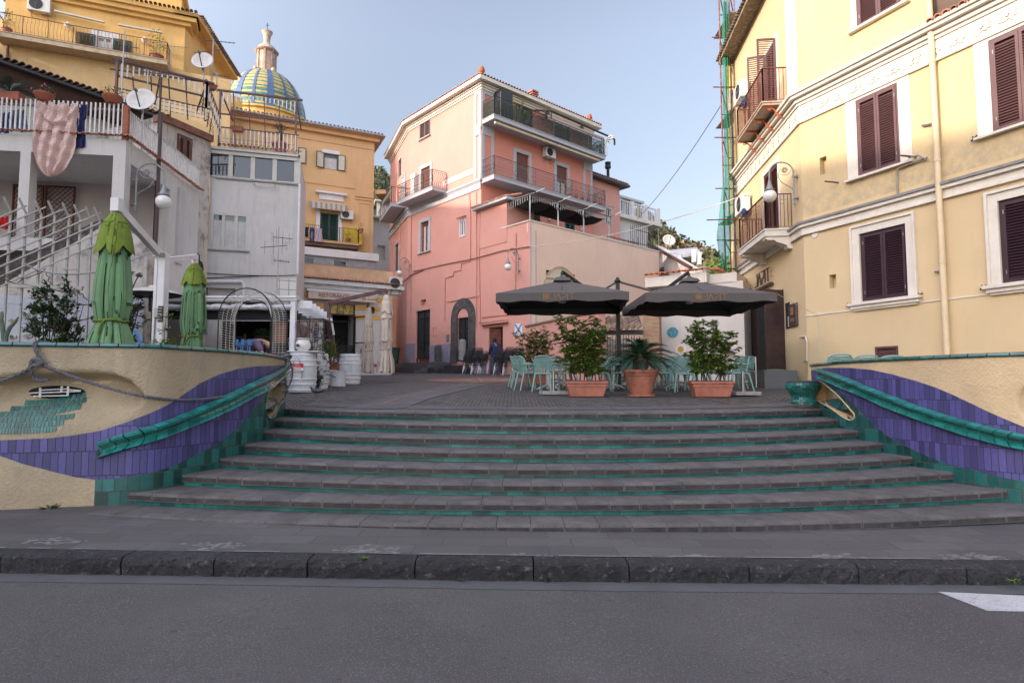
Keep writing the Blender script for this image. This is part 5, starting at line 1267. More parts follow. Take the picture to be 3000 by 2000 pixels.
pipe_on(pk,PL,[(1210,795),(1300,775),(1390,757),(1470,735),(1552,722)],.025,mk('cable_brown',(.28,.13,.1),.8,.2,5),.05,'cable_run');pipe_on(pk,PL,[(1160,845),(1205,805),(1240,790)],.03,MATS['cable_brown'],.06,'cable_run')
q=PL.r(1270,960,1279,981);mb=MB();mb.wframe(PL,*q,.02,.001,.03);mb.build('meter_cover',PNK,pk)
q=PL.r(1309,980,1316,998);mb=MB();mb.wb(PL,*q,.001,.05);mb.build('door_phone',GALV,pk)
mb=MB();PO=PR;a=PR.off(.9).q(1442,362);b=PR.off(.9).q(1758,483);mb.tube([PR.P(.2,zb2-.35,.85),PR.P(ub2*.53,zb2-.35,.85)],.07,8);mb.tube([PR.P(ub2*.54,zb2-.35,.85),PR.P(ub2-.4,zb2-.35,.85)],.07,8);mb.build('rolled_awning',mk('cream_awning',(.62,.54,.38),.7,.06,3),pk)
aw_=thing('striped_awning','striped awning on brown pipe arms over the top pink balcony','awning',tuple(PR.P(8,zR-1)))
mb=MB();ua_,ub_=PR.off(.8).q(1606,350)[0],uRe+.3;N=24
for k in range(N):a,b=lerp(ua_,ub_,k/N),lerp(ua_,ub_,(k+1)/N);mb.quad(PR.P(a,zR-.5,.1),PR.P(b,zR-.5,.1),PR.P(b,zR-.75,.75),PR.P(a,zR-.75,.75));mb.quad(PR.P(a,zR-.75,.75),PR.P(b,zR-.75,.75),PR.P(b,zR-.98-.04*(k%3==1),.76),PR.P(a,zR-.98-.04*(k%3==0),.76))
mb.build('canvas',mk('striped_canvas',(.62,.5,.45),.9,.1,3,tile=(.35,50,.0,(.6,.5,.45),0.)),aw_);mb=MB();mb.tube([PR.P(ua_-.6,zR-.55,.3),PR.P(ua_,zR-.6,.95),PR.P(ub_+.35,zR-.75,1.05),PR.P(ub_+.6,zR-.8,1.05),PR.P(ub_+.6,zb2+.9,1.05)],.06,8);mb.tube([PR.P(ua_+.1,zR-.6,.95),PR.P(ua_+.1,zb2+1.,.95)],.04,6);mb.build('pipe_arms',mk('brown_pipe',(.05,.03,.025),.5,.2,5),aw_)
rr=thing('knotted_rope','thick white knotted rope hung at the outer end of the top pink balcony','rope',tuple(PR.P(ub2,zb2+.6,1)))
mb=MB();c=PR.P(ub2,zb2+.9,1.05);mb.tube(cat2([c+V(p)for p in((0,0,-.9),(.03,0,-.5),(-.03,0,0),(.2,0,.15),(.4,0,.2),(.35,0,.35),(.15,0,.25),(.1,0,.05),(.25,0,-.05))]),.06,6);mb.build('rope_loop',PICK,rr,smooth=True)
for px,py,lb in((1474,290,'black lantern high on the pink wall, left of top balcony doors'),(1597,340,'black lantern on the pink wall below the awning'),(1697,382,'black lantern at the far end of the top pink balcony')):
 q=PR.q(px,py);c=PR.P(q[0],q[1],.2);mb=MB();mb.lathe([(.03,-.2),(.11,-.17),(.13,.1),(.05,.2),(.0,.26)],c,6);mb.bar(c+V((0,0,.2)),PR.P(q[0],q[1]+.2,0),.025);mb.build('wall_lantern',RAILD,None,lb,'lantern')
mb=MB();q=PR.q(1450,300);mb.wb(PR,q[0]-.1,q[0]+.75,zb2,zb2+1.75,.05,.6);mb.build('storage_box',mk('black_cabinet',(.03,.032,.036),.3,.1,3),None,'dark storage cabinet at the corner of the top pink balcony','cabinet',bevel=.02)
pot('spiky plant in a pot on the top pink balcony',PR.P(PR.q(1495,320)[0],zb2,.7),.2,.35,TPOT2,'spike',PALMY,1.2,None,40)
lbs=['leftmost small pot','second small pot from the left','middle small pot','fourth small pot','fifth small pot','rightmost small pot']
for k in range(6):u=lerp(ub2-3.0,ub2-.3,k/5);pot(lbs[k]+' at the right end of the lower pink balcony',PR.P(u,zb1_+.01,.82),.12,.22,TPOT,'leaf',LEAFM,.35,None,24,group='pots on the lower pink balcony',seed=k,ls=.1)
c=PR.P(PR.q(1581,300)[0]+.6,zR+.3,-1.2);ch=thing('chimney','terracotta louvred chimney on the pink roof','chimney',tuple(c));mb=MB();mb.box(c+V((0,0,.35)),(.4,.4,.7),.7);mb.build('stack',TRIM,ch);mb=MB()
for k in range(4):mb.box(c+V((0,0,.72+.15*k)),(.5,.5,.07),.7);mb.box(c+V((0,0,.79+.15*k)),(.34,.34,.08),.7)
mb.build('louvred_cap',TPOT,ch)
for px,Dd,lb in((0,0,'terracotta head ornament on the roof corner of the pink house'),(1,0,'terracotta head ornament at the right end of the pink roof')):
 c=(op[2]if px==0 else op[3])+V((0,0,0));c=V((c.x,c.y,zR+.3))+(-(PR.n+PL.n)*.35 if px==0 else-PR.n*.4-PR.d*.7)
 mb=MB();mb.lathe([(.12,0),(.1,.12),(.22,.2),(.28,.4),(.28,.6),(.2,.78),(0,.82)],c,14);f_=c+PR.n*.2*(1)+PL.n*.15;mb.ball(f_+V((0,0,.42)),(.05,.05,.09));mb.ball(f_+V((0,0,.28)),(.09,.06,.03));
 for s_ in(-1,1):mb.ball(f_+V((s_*.09,0,.5)),(.04,.04,.03));mb.ball(c+V((s_*.28,0,.42)),(.04,.05,.08))
 mb.v=[c+(v_-c)*.62 for v_ in mb.v];mb.build('head_ornament',TERRH,None,lb,'ornament',smooth=True)
pw=thing('pink_wing','lower pink wing of houses right of the tall pink house','building',tuple(PR.P(14,2.)))
PW2=Wall(tuple(PR.P(uRe,0,-.6).xy),tuple(PR.P(uRe+7,0,-.6).xy));zw=PW2.q(1770,535)[1];ue=PW2.q(1815,560)[0]
ww_=PW2.r(1775,610,1790,660);wall_sheet(pw,'wall',PW2,-.5,ue,3,zw,[ww_],PNK);boxroom(pw,PW2,-.5,ue,3,zw,5,PNK);glass_window(pw,PW2,ww_,-.1,ALU,2,.06);surround(pw,PW2,ww_,.15,.03,TRIMG)
mb=MB();mb.wb(PW2,-.5,ue+.5,zw,zw+.15,-.5,.5);mb.build('gutter',mk('dark_gutter',(.05,.045,.045),.5,.2,3),pw);mb=MB();tile_row(mb,PW2.P(-.5,zw+.3,.1),PW2.P(ue+.5,zw+.3,.1),PW2.n,sp=.22);mb.build('roof_tiles',TILE,pw)
mb=MB();mb.wb(PW2,0,ue-.3,zd_+1.9,zd_+2.05,.0,1.6);mb.build('canopy_slab',TRIM,pw);mb=MB();tile_row(mb,PW2.P(0,zd_+2.15,1.4),PW2.P(ue-.3,zd_+2.15,1.4),PW2.n,sp=.2);mb.build('canopy_tiles',TILE,pw)
c=PW2.P(ue-.8,zw+.2,-.3);mb=MB();mb.tube([c,c+V((0,0,1.0))],.1,8);mb.lathe([(.2,0),(.2,.2),(.12,.25),(.2,.3),(.2,.4)],c+V((0,0,1.0)),10);mb.build('flue',RAILD,None,'dark capped flue pipe on the roof of the low pink wing','flue')
mb=MB();q=PL.q(1490,672)[0]
cab=[PL.P(0.02,PL.q(1552,722)[1],.05),R1.P(4.2,R1.q(2180,620)[1]+.3,.1)]
cable('wrapped_cable',cab,.017,ALU,'thick pale cable strung from the blush terrace to the tall yellow house',.35)
cable('thin_cable',[PB.P(uPe-2,zT+1.6,0),cols[0]+V((0,0,12.1))],.015,RAILG,'thin upper cable running to the scaffolding',.3)
XD=lambda px,D:(px-1500)/1784.4*D
def zAt(py,D,px=1500):return at(px,py,D).z
def uAt(W,px,py=700):return W.q(px,py)[0]
YF=Wall((XD(20,31),31),(XD(20,31)+.928*8,31+.372*8));yb=thing('ochre_house','high ochre yellow house with long iron balcony above the white houses','building',tuple(YF.P(4,14)))
uY=uAt(YF,540,150);zYe=YF.q(543,61)[1];zYb=YF.q(500,199)[1];gw=YF.r(350,124,392,190);ow=YF.r(283,112,378,165)
dw=(YF.q(283,130)[0],YF.q(328,130)[0]);gx=YF.q(308,140);zgt=YF.q(330,113)[1]
wall_sheet(yb,'front_wall',YF,-1,uY,zYb-.1,zYe,[(dw[0],dw[1],zYb+.02,zgt)],OCH)
mb=MB();facade(mb,YF,-4,uY+2.5,12,zYb-.1,[]);mb.build('lower_wall',mk('pale_ochre_plaster',(.62,.43,.21),.9,.08,.8,.3,16,stain=((.62,.53,.4),1.2,.62,.7,.8),streak=((.4,.28,.15),.4)),yb,recalc=False)
YS=Wall(tuple(YF.P(uY,0).xy),(YF.P(uY,0).x-.12*6,YF.P(uY,0).y+6));wall_sheet(yb,'side_wall',YS,0,7,12,zYe,[],OCH)
mb=MB();mb.wb(YF,-1.6,uY+.7,zYe+.05,zYe+.25,-1,.55);mb.wb(YF,-1.5,uY+.6,zYe-.2,zYe+.049,-1,.4);mb.wb(YF,-1.4,uY+.3,zYe-.4,zYe-.201,-1,.2)
mb.hexa([YF.P(uY-.5,zYe+.05,.55),YF.P(uY+.7,zYe+.05,.55),YS.P(7,zYe+.05,.7),YS.P(7,zYe+.05,-.5),YF.P(uY-.5,zYe+.24,.55),YF.P(uY+.7,zYe+.24,.55),YS.P(7,zYe+.24,.7),YS.P(7,zYe+.24,-.5)]);mb.build('eave',OCH,yb)
mb=MB();tile_row(mb,YF.P(-1.6,zYe+.32,.35),YF.P(uY+.7,zYe+.32,.35),YF.n,ln=.35,sp=.22,tilt=.1,r=.09);tile_row(mb,YF.P(uY+.6,zYe+.32,.3),YS.P(7,zYe+.32,.6),YS.n,ln=.35,sp=.22,tilt=.1,r=.09);mb.build('eave_tiles',TILEO,yb)
mb=MB();mb.wb(YF,-1.6,uY-.4,zYe+.2,zYe+3.4,-5,-1.2);mb.wb(YF,-1.6,uY-.2,zYe+2.2,zYe+2.5,-5,-1.0);mb.build('attic',OCH,yb)
surround(yb,YF,(dw[0],dw[1],zYb,zgt),.3,.02,WPAINT);glass_window(yb,YF,(dw[0],dw[1],zYb,zgt),-.1,ALU,2,.08,curtain=.8)
mb=MB();louvre_leaf(mb,YF,dw[0]-.95,dw[0]-.05,zYb+.1,zgt,.03);mb.build('open_shutter',SHUTG,yb);mb=MB();louvre_leaf(mb,YF,dw[1]+.05,dw[1]+.95,zYb+.1,zgt,.03);mb.build('open_shutter',SHUTG,yb)
yl=YF.q(5,114)[0]
balcony(yb,YF,yl,uY-.7,zYb,.9,h=1.0,th=.28,ms=mk('peeling_ledge',(.5,.4,.28),.95,.3,3,.4,20,stain=((.25,.2,.16),3,.5,.65)),style='belly',m=RAILR,posts=7,gap=.16)
pipe_on(yb,YF,[(22,135),(22,225)],.07,RAILR,.1,'downpipe')
mb=MB();a=YF.q(165,42);b=YF.q(310,75);mb.bar(YF.P(a[0],a[1],.3),YF.P(b[0],b[1]*1,.3),.14,.08);b2_=YF.q(478,105);c2=YF.q(350,82);mb.bar(YF.P(c2[0],c2[1],.32),YF.P(b2_[0],b2_[1],.32),.14,.08);mb.build('awning_box',ALU,yb)
acunit(YF,YF.q(120,30)[0],YF.q(110,42)[1],'white air conditioner high on the ochre house at top left',w=1.0,h=.75)
pot('bowl with a bare leafy shrub at the right end of the ochre balcony',YF.P(uY-1.3,zYb+.02,.5),.35,.3,TPOT,'leaf',LEAFB,1.5,None,160,ls=.13,seed=3)
pot('green climbing plant at the left end of the ochre balcony',YF.P(yl+.4,zYb+.02,.6),.22,.3,TPOT,'leaf',LEAFM,1.1,None,110,ls=.12,seed=4)
for px,py,lb in((203,82,'white wall lantern left of the green shutters on the ochre house'),(426,125,'white wall lantern right of the green shutters on the ochre house')):
 q=YF.q(px,py);c=YF.P(q[0],q[1],.3);mb=MB();mb.lathe([(.04,-.18),(.12,-.1),(.2,0),(.06,.12),(0,.2)],c,8);mb.bar(c+V((0,0,.15)),YF.P(q[0],q[1]+.15,0),.03);mb.build('wall_lantern',GLOBE,None,lb,'lantern')
oh=thing('orange_side_house','pale orange house at the far upper left edge','building',(XD(-20,36),36,14));W_=Wall((XD(-300,36),36),(XD(110,36),36.));wall_sheet(oh,'wall',W_,0,9,12,zAt(56,36),[(5.2,6.2,zAt(150,36),zAt(90,36))],mk('orange_plaster',(.66,.36,.13),.9,.08,1));boxroom(oh,W_,0,9,12,zAt(56,36),4,OCH)
bh=thing('back_ochre_house','small ochre house between the tall ochre house and the dome','building',(XD(640,48),48,15));W_=Wall((XD(540,46),46),(XD(760,50),50.));z_=zAt(262,47)
wall_sheet(bh,'wall',W_,0,3.6,12,z_,[(1.0,1.5,zAt(305,46),zAt(280,46))],OCH);boxroom(bh,W_,0,3.6,12,z_,4,OCH);mb=MB();tile_row(mb,W_.P(-.3,zAt(300,44),2),W_.P(7,zAt(318,44),2),W_.n,sp=.25,r=.1);mb.build('lean_to_tiles',TILEO,bh)
dcx,dcy=at(777,300,80).x,80.;zb_=zAt(362,80)
dm=thing('church_dome','church dome of yellow and green striped majolica tiles with a pink lantern','dome',(dcx,dcy,zb_-14));D0=V((dcx,dcy,zb_))
mb=MB();mb.lathe([(5.7,-14),(5.7,-.3),(6.,-.2),(6,0),(5.4,.05)],D0,32);mb.build('drum',OCH,dm)
def dp(t):a=t*radians(77);return 5.35*cos(a)**.92,7.1*sin(a)
yb1,gb1=MB(),MB();NR=38
for i in range(NR):
 a,b=dp(i/NR),dp((i+1)/NR);(gb1 if i%3==0 or(i%3==1 and i<12)else yb1).lathe([a,b],D0,64);
 for tgt in(yb1,gb1):pass
def fixcaps(m):
 keep=[(f,u)for f,u in zip(m.f,m.uv)if len(f)==4];m.f=[k[0]for k in keep];m.uv=[k[1]for k in keep]
fixcaps(yb1);fixcaps(gb1);yb1.build('yellow_tile_bands',mk('majolica_yellow',(.5,.37,.12),.3,.25,3,.6,6,island=.0),dm,smooth=True);gb1.build('green_tile_bands',mk('majolica_green',(.08,.2,.15),.3,.25,3,.6,6),dm,smooth=True)
for k in range(16):
 mb=MB();t=2*pi*k/16+.12;w_=.48 if k%2 else .2
 for i in range(20):
  q=[]
  for tt,s_ in((i/20,-1),(i/20,1),((i+1)/20,1),((i+1)/20,-1)):
   r_,z_=dp(tt);ww_=w_*(1-.62*tt);q.append(D0+V((cos(t)*(r_+.06),sin(t)*(r_+.06),z_))+V((-sin(t),cos(t),0))*s_*ww_)
  mb.quad(*q)
 mb.build('blue_rib',mk('majolica_blue',(.07,.13,.27),.3,.2,3,.5,8),dm)
PKL=mk('weathered_pink',(.55,.36,.28),.9,.25,1.2,.3,8,stain=((.3,.26,.22),1.5,.5,.65));STL=mk('weathered_stone',(.46,.36,.29),.9,.3,1.5,.4,8,streak=((.2,.17,.14),.7))
L0_=D0+V((0,0,6.7));LS=.8
def lsc(m):m.v=[L0_+(v_-L0_)*LS for v_ in m.v];return m
mb=MB();mb.lathe([(1.45,0),(1.45,3.9)],L0_,16);lsc(mb).build('lantern_drum',PKL,dm);mb=MB();mb.lathe([(2.1,-.3),(2.1,0),(1.7,.15),(1.5,.2)],L0_,20);mb.lathe([(1.5,3.8),(1.85,4.0),(1.95,4.15),(1.6,4.25)],L0_,20)
for k in range(8):
 t=2*pi*k/8+.2;c=L0_+V((1.5*cos(t),1.5*sin(t),2));mb.box(c,(.3,.28,3.8),t)
 if k%2:mb.ball(L0_+V((2.*cos(t),2.*sin(t),.3)),(.4,.4,.55))
mb.lathe([(1.75,4.2),(1.5,4.7),(1.2,5.0),(.65,5.4),(.5,5.9),(.5,6.3),(.62,7.0),(.85,7.5),(.9,7.7),(.5,7.8),(.2,8.),(0,8.)],L0_,20);lsc(mb).build('lantern_stonework',STL,dm,smooth=True)
mb=MB();c=L0_+V((0,0,8));mb.bar(c,c+V((0,0,1.3)),.08);mb.bar(c+V((-.3,0,.9)),c+V((.3,0,.9)),.08);lsc(mb).build('cross',RAILD,dm)
OB=Wall((XD(880,40),40),(XD(880,40)+.903*4.6,40+.43*4.6));ob=thing('apricot_building','apricot building with open green shutters and a laundry balcony','building',tuple(OB.P(2,8)))
zO=OB.q(1070,404)[1];zO0=OB.q(1000,760)[1]
win1=OB.r(949,448,989,500);dor=OB.r(938,622,990,712);zob=OB.q(990,716)[1];dor=(dor[0],dor[1],zob,dor[3])
wall_sheet(ob,'wall',OB,-7,4.6,zO0-8,zO,[win1,dor],ORG);boxroom(ob,OB,-7,4.6,zO0-8,zO,5,ORG)
mb=MB();mb.wb(OB,-7.2,5.1,zO,zO+.18,-5.3,.55);mb.wb(OB,-7.1,4.9,zO-.25,zO-.001,-5.1,.3);mb.build('eave',ORG,ob);mb=MB();tile_row(mb,OB.P(-7.2,zO+.25,.4),OB.P(5.1,zO+.25,.4),OB.n,sp=.25,r=.09);tile_row(mb,OB.P(5.0,zO+.25,.4),OB.P(5.0,zO+.25,-5),OB.d,sp=.25,r=.09);mb.build('eave_tiles',TILE,ob)
mb=MB();mb.tube([OB.P(-7,zO+.1,.62),OB.P(5.1,zO+.1,.62)],.08,8);mb.build('gutter',GALV,ob)
for y0 in(530,):q=OB.q(1030,551);mb=MB();mb.wb(OB,-7,3.3,q[1]-.04,q[1]+.04,.001,.05);mb.wb(OB,3.3,4.6,q[1]-.55,q[1]-.45,.001,.08);mb.wb(OB,3.3,4.6,q[1]-.75,q[1]-.67,.001,.06);mb.wframe(OB,3.65,4.3,zob-.3,q[1]-1.0,.05,.001,.04);q=OB.q(1000,430);mb.wb(OB,-7,4.6,zO-.8,zO-.75,.001,.05);mb.build('moulding',ORG,ob)
mb=MB();mb.wb(OB,win1[0]-.12,win1[1]+.12,win1[3]+.02,win1[3]+.25,.001,.03);mb.wb(OB,dor[0]-.25,dor[0],dor[2],dor[3]+.2,.001,.04);mb.wb(OB,dor[1],dor[1]+.25,dor[2],dor[3]+.2,.001,.04);mb.wb(OB,dor[0]-.1,dor[1]+.3,dor[3]+.9,dor[3]+1.3,.001,.08);mb.wb(OB,dor[0]-.35,dor[1]+.5,dor[3]+1.3,dor[3]+1.42,.001,.3);mb.build('window_trim',WPAINT,ob)
glass_window(ob,OB,win1,-.1,SHUTG,1,.05,curtain=.75)
def frame_leaf(root,W,a,b,z0,z1,ang,hinge):
 hp=W.P(hinge,0,.03);d=W.d*cos(ang)*(1 if b>a else-1)+W.n*sin(ang);Wl=Wall((hp.x,hp.y),(hp.x+d.x,hp.y+d.y));L_=abs(b-a);mb=MB();mb.wframe(Wl,.05,L_-.05,z0+.05,z1-.05,.05,0,.04);q=mb.build('open_shutter',SHUTG,root);mb=MB();mb.wb(Wl,.05,L_-.05,z0+.05,z1-.05,.01,.03);mb.build('shutter_panel',mk('pale_shutter_panel',(.55,.48,.38),.7,.06,4),q)
frame_leaf(ob,OB,win1[0],win1[0]-.55,win1[2],win1[3],.35,win1[0]);frame_leaf(ob,OB,win1[1],win1[1]+.5,win1[2],win1[3],.1,win1[1]);w0_=OB.q(897,440)[0];frame_leaf(ob,OB,w0_-.5,w0_,OB.q(890,480)[1],OB.q(890,435)[1],.1,w0_-.5)
shut_window(ob,OB,dor,-.06,SHUTG,pitch=.09,name='balcony_door')
bal_u0=-.4;bal_u1=OB.q(1045,700)[0]
bb=balcony(ob,OB,bal_u0,bal_u1,zob,.9,h=.95,th=.14,ms=ORG,style='belly',m=RAILD,posts=3,gap=.13)
mb=MB();mb.wb(OB,bal_u0,bal_u1,zob-.35,zob-.141,.001,.75);mb.build('balcony_soffit',mk('dark_taupe',(.16,.12,.1),.9,.1,3),ob)
q=OB.q(1005,690);mb=MB();mb.wb(OB,q[0],q[0]+1.2,zob,zob+1.15,.12,.5);mb.build('yellow_cover',mk('yellow_cover',(.6,.42,.03),.6,.2,4),None,'yellow covered cabinet on the laundry balcony','cabinet')
aw2=thing('striped_awning','small striped awning over the laundry balcony door','awning',tuple(OB.P(2,zob+3)));zA=OB.q(950,597)[1];mb=MB();a0,a1=OB.q(908,600,.5)[0],OB.q(1015,610,.5)[0];n=22
for k in range(n):a,b=lerp(a0,a1,k/n),lerp(a0,a1,(k+1)/n);mb.quad(OB.P(a,zA+.1,.1),OB.P(b,zA+.1,.1),OB.P(b,zA-.1,.6),OB.P(a,zA-.1,.6));mb.quad(OB.P(a,zA-.1,.6),OB.P(b,zA-.1,.6),OB.P(b,zA-.5-.06*(k%2),.61),OB.P(a,zA-.5-.06*((k+1)%2),.61))
mb.build('canvas',mk('grey_striped_canvas',(.5,.47,.42),.9,.1,3),aw2);mb=MB()
for k in range(0,n,3):a,b=lerp(a0,a1,k/n),lerp(a0,a1,(k+1.2)/n);mb.quad(OB.P(a,zA-.1,.615),OB.P(b,zA-.1,.615),OB.P(b,zA-.5,.625),OB.P(a,zA-.5,.625))
mb.build('stripes',mk('taupe_stripe',(.3,.25,.2),.9,.1,3),aw2)
acunit(OB,OB.q(1014,640)[0],OB.q(1014,645)[1],'white air conditioner beside the laundry balcony door',w=.85,h=.6)
def garment(px0,px1,py0,py1,m,lb,W,o,cat='laundry',kind='shirt',nm='shirt'):
 a,zt=W.q(px0,py0,o);b,_=W.q(px1,py0,o);zl=W.q((px0+px1)/2,py1,o)[1];mb=MB();n=8;rows=6;rnd=random.Random(int(px0))
 sh={'shirt':[0.0,.08,.16,.14,.12,.1,.1],'pants':[.1,.08,.1,.1,.1,.12,.12],'dress':[.1,.12,.1,.06,.03,0,0]}[kind]
 P_=[[W.P(lerp(a,b,sh[j]+(1-2*sh[j])*i/n),lerp(zt,zl,j/rows)-.02*sin(i*1.4),o+.03*sin(i*1.9+j*.7))for i in range(n+1)]for j in range(rows+1)]
 for j in range(rows):
  for i in range(n):
   if kind=='pants' and j>1 and i in(3,4):continue
   mb.quad(P_[j][i],P_[j][i+1],P_[j+1][i+1],P_[j+1][i])
 o_=mb.build(nm,m,None,lb,cat,'laundry on the apricot balcony' if W is OB else None);md=o_.modifiers.new('s','SOLIDIFY');md.thickness=.02;return o_
garment(869,884,661,702,PURC,'purple top hanging leftmost on the laundry balcony',OB,1.0,nm='purple_top');garment(883,906,663,693,BLKC,'black shirt hanging on the laundry balcony',OB,1.0,nm='black_shirt');garment(906,923,666,706,DENIM,'blue jeans hanging on the laundry balcony',OB,1.0,kind='pants',nm='blue_jeans');garment(922,946,668,708,LILC,'lilac dress hanging rightmost on the laundry balcony',OB,1.0,kind='dress',nm='lilac_dress')
pot('terracotta pot with a plant on the balcony right of the yellow cabinet',OB.P(bal_u1-.7,zob+.01,.7),.16,.3,TPOT,'leaf',LEAFM,.4,None,30,seed=6,ls=.1);pot('flower pot hooked on the outer corner of the laundry balcony',OB.P(bal_u1+.1,zob+.75,.95),.16,.25,TPOT,'leaf',BARK,.45,None,30,seed=7,ls=.1)
sbx=OB.P(4.6,zob+4.2,0);sd=Wall((sbx.x,sbx.y),(sbx.x+.3,sbx.y+3));mb=MB();zz=OB.q(1083,552)[1];mb.wb(sd,.2,2.5,zz-.3,zz,.0,.8);b3=mb.build('side_balcony',ORG,ob);railing(b3,sd,.2,2.5,zz,.8,1.1,m=RAILD,posts=1,gap=.14)
GH=Wall((XD(864,33),33),(XD(864,33)+.88*6,33+.475*6));gh=thing('low_grey_house','low grey house with two dark windows between restaurant and apricot building','building',tuple(GH.P(2,6)))
zg=GH.q(900,723)[1];ug=GH.q(1103,760)[0];gws=[GH.r(878,750,922,774),GH.r(976,760,1017,785)]
wall_sheet(gh,'wall',GH,0,ug,3,zg,gws,RAVP);boxroom(gh,GH,0,ug,3,zg,4,RAVP);mb=MB();mb.wb(GH,-.1,ug+.1,zg-.45,zg-.02,.001,.15);mb.build('ledge',WHT,gh)
for g in gws:glass_window(gh,GH,g,-.08,GALV,1,.05)
EW_=Wall((XD(865,26.7),26.7),(XD(865,26.7)+.86*5,26.7+.51*5));es=thing('restaurant','small white restaurant front with orange tile stripes and an open door','building',tuple(EW_.P(2.2,2.)))
uE=EW_.q(1150,900)[0];zE1=EW_.q(900,770)[1];zEt=EW_.q(900,811)[1];rd=EW_.r(970,925,1022,1040);rg=2.4
rdo=(EW_.q(950,930)[0],EW_.q(1040,930)[0],rg,EW_.q(1000,888)[1])
wall_sheet(es,'wall',EW_,-2.0,uE,rg-1.5,zEt-.3,[rdo],WHT,depth=1.2);boxroom(es,EW_,-2,uE,rg-1,zE1,5,WHT)
mb=MB();mb.wb(EW_,-2,uE,zEt,zE1,-.15,-.02);mb.build('parapet',mk('peach_plaster',(.6,.38,.23),.9,.15,1.2,.3,16,stain=((.4,.3,.22),2,.5,.7)),es)
mb=MB();mb.wb(EW_,-2,uE+.35,zEt-.5,zEt-.3,-.2,.12);mb.wb(EW_,-2,uE+.45,zEt-.3,zEt-.12,-.2,.35);mb.build('cornice',WPAINT,es)
mb=MB();tile_row(mb,EW_.P(-2,zEt-.0,.1),EW_.P(uE+.4,zEt-.0,.1),EW_.n,ln=.38,sp=.16,tilt=.25,r=.065);mb.build('cornice_tiles',TILE,es)
mb=MB();z=zEt-.72
for k in range(3):
 for a,b in((-2,rdo[0]),(rdo[1],uE))if k else((-2,uE),):mb.wb(EW_,a,b,z-.2,z,.001,.02)
 z-=.42
mb.build('orange_tile_stripes',OTIL,es);mb=MB();mb.wb(EW_,rdo[1],uE,rg+.02,rg+.14,.001,.03);mb.build('pink_skirting',mk('magenta_paint',(.3,.05,.1),.7,.1,5),es)
mb=MB();mb.wframe(EW_,rdo[0]+.04,rdo[1]-.04,rdo[2],rdo[3]-.04,.04,-.12,.02,bottom=False);ztr=EW_.q(1000,921)[1];mb.wb(EW_,rdo[0],rdo[1],ztr-.03,ztr+.03,-.1,.0);u3=EW_.q(972,950)[0];mb.wb(EW_,u3-.03,u3+.03,rg,ztr,-.1,0)
fr_=mb.build('door_frame',BLACKP,es);mb=MB();mb.wb(EW_,rdo[0]+.01,rdo[1]-.01,rg,rdo[3],-1.15,-1.1);mb.build('dark_interior',DARK,es);mb=MB();mb.wb(EW_,rdo[0],rdo[1],ztr,rdo[3],-.14,-.12);mb.build('yellow_transom',GLSY,fr_)
mb=MB();c=EW_.P(u3+.35,(ztr+rdo[3])/2,-.09)
for R in(.2,.12):mb.tube([EW_.P(u3+.45+R*cos(t),(ztr+rdo[3])/2+R*1.2*sin(t),-.09)for t in[k*.5 for k in range(12)]],.012,4)
for k in range(4):u=lerp(rdo[0]+.1,rdo[1]-.1,(k+.5)/4);mb.bar(EW_.P(u,ztr,-.09),EW_.P(u+.1,rdo[3],-.09),.014)
mb.build('scrolled_ironwork',RAILD,fr_)
hp=EW_.P(rdo[1]-.03,0,.02);W_=Wall((hp.x,hp.y),(hp.x+.95,hp.y-.38));mb=MB();mb.wframe(W_,.07,.72,rg+.12,ztr-.12,.06,-.02,.02);mb.wb(W_,.07,.72,lerp(rg,ztr,.45),lerp(rg,ztr,.45)+.05,-.02,.02)
for t in[k*pi/6 for k in range(12)]:mb.bar(W_.P(.4,lerp(rg,ztr,.3),0),W_.P(.4+.3*cos(t),lerp(rg,ztr,.3)+.45*sin(t),0),.01)
mb.build('open_door',BLACKP,es)
mb=MB();rnd=random.Random(8)
for i in range(3):
 for j in range(7):mb.wb(EW_,rdo[0]+.45+i*.32,rdo[0]+.72+i*.32,rg+.35+j*.1,rg+.39+j*.1,-.5,-.12)
mb.build('stacked_indoor_chairs',BLACKP,es)
aw3=thing('restaurant_awning','beige canvas awning with red lettering above the restaurant door','awning',tuple(EW_.P(2,ztr+.8)))
zt_,zb2_=EW_.q(905,852,.3)[1],EW_.q(905,871,.3)[1];a0,a1=EW_.q(903,860,.35)[0],EW_.q(1103,880,.35)[0];zb2_=zt_-.33
mb=MB();mb.wb(EW_,a0-.05,a1+.05,zt_,zt_+.1,.05,.38);mb.build('awning_case',WPAINT,aw3);mb=MB();n=20
for k in range(n):a,b=lerp(a0,a1,k/n),lerp(a0,a1,(k+1)/n);mb.quad(EW_.P(a,zt_,.36),EW_.P(b,zt_,.36),EW_.P(b,zb2_,.40),EW_.P(a,zb2_,.40))
mb.build('canvas',FABB,aw3)
mb=MB();w1_=text_mb(mb,'RISTORANTE  ZI',.24,EW_.P(a0+.42,zb2_+.1,.41),EW_.d,V((0,0,1)),EW_.n,.0);mb.build('lettering',PURB,aw3);mb=MB();text_mb(mb,'"da Lucia"',.22,EW_.P(a0+.42+w1_+.12,zb2_+.09,.41),EW_.d,V((0,0,1)),EW_.n,.0,shear=.35);mb.build('lettering',PURB,aw3)
for k,(px,py,w_,h_,m,lb)in enumerate(((939,936,7,11,BLACKP,'black'),(940,948,9,9,WHS,'white and blue'),(930,958,8,9,TPOT2,'brown and yellow'),(939,960,7,8,mk('lime_sign',(.3,.4,.05),.6,.1,5),'lime green'))):
 r_=EW_.r(px-w_/2,py-h_/2,px+w_/2,py+h_/2);mb=MB();mb.wb(EW_,*r_,.002,.02);mb.build('small_notice',m,None,lb+' little notice on the wall left of the restaurant door','notice','notices beside the restaurant door')
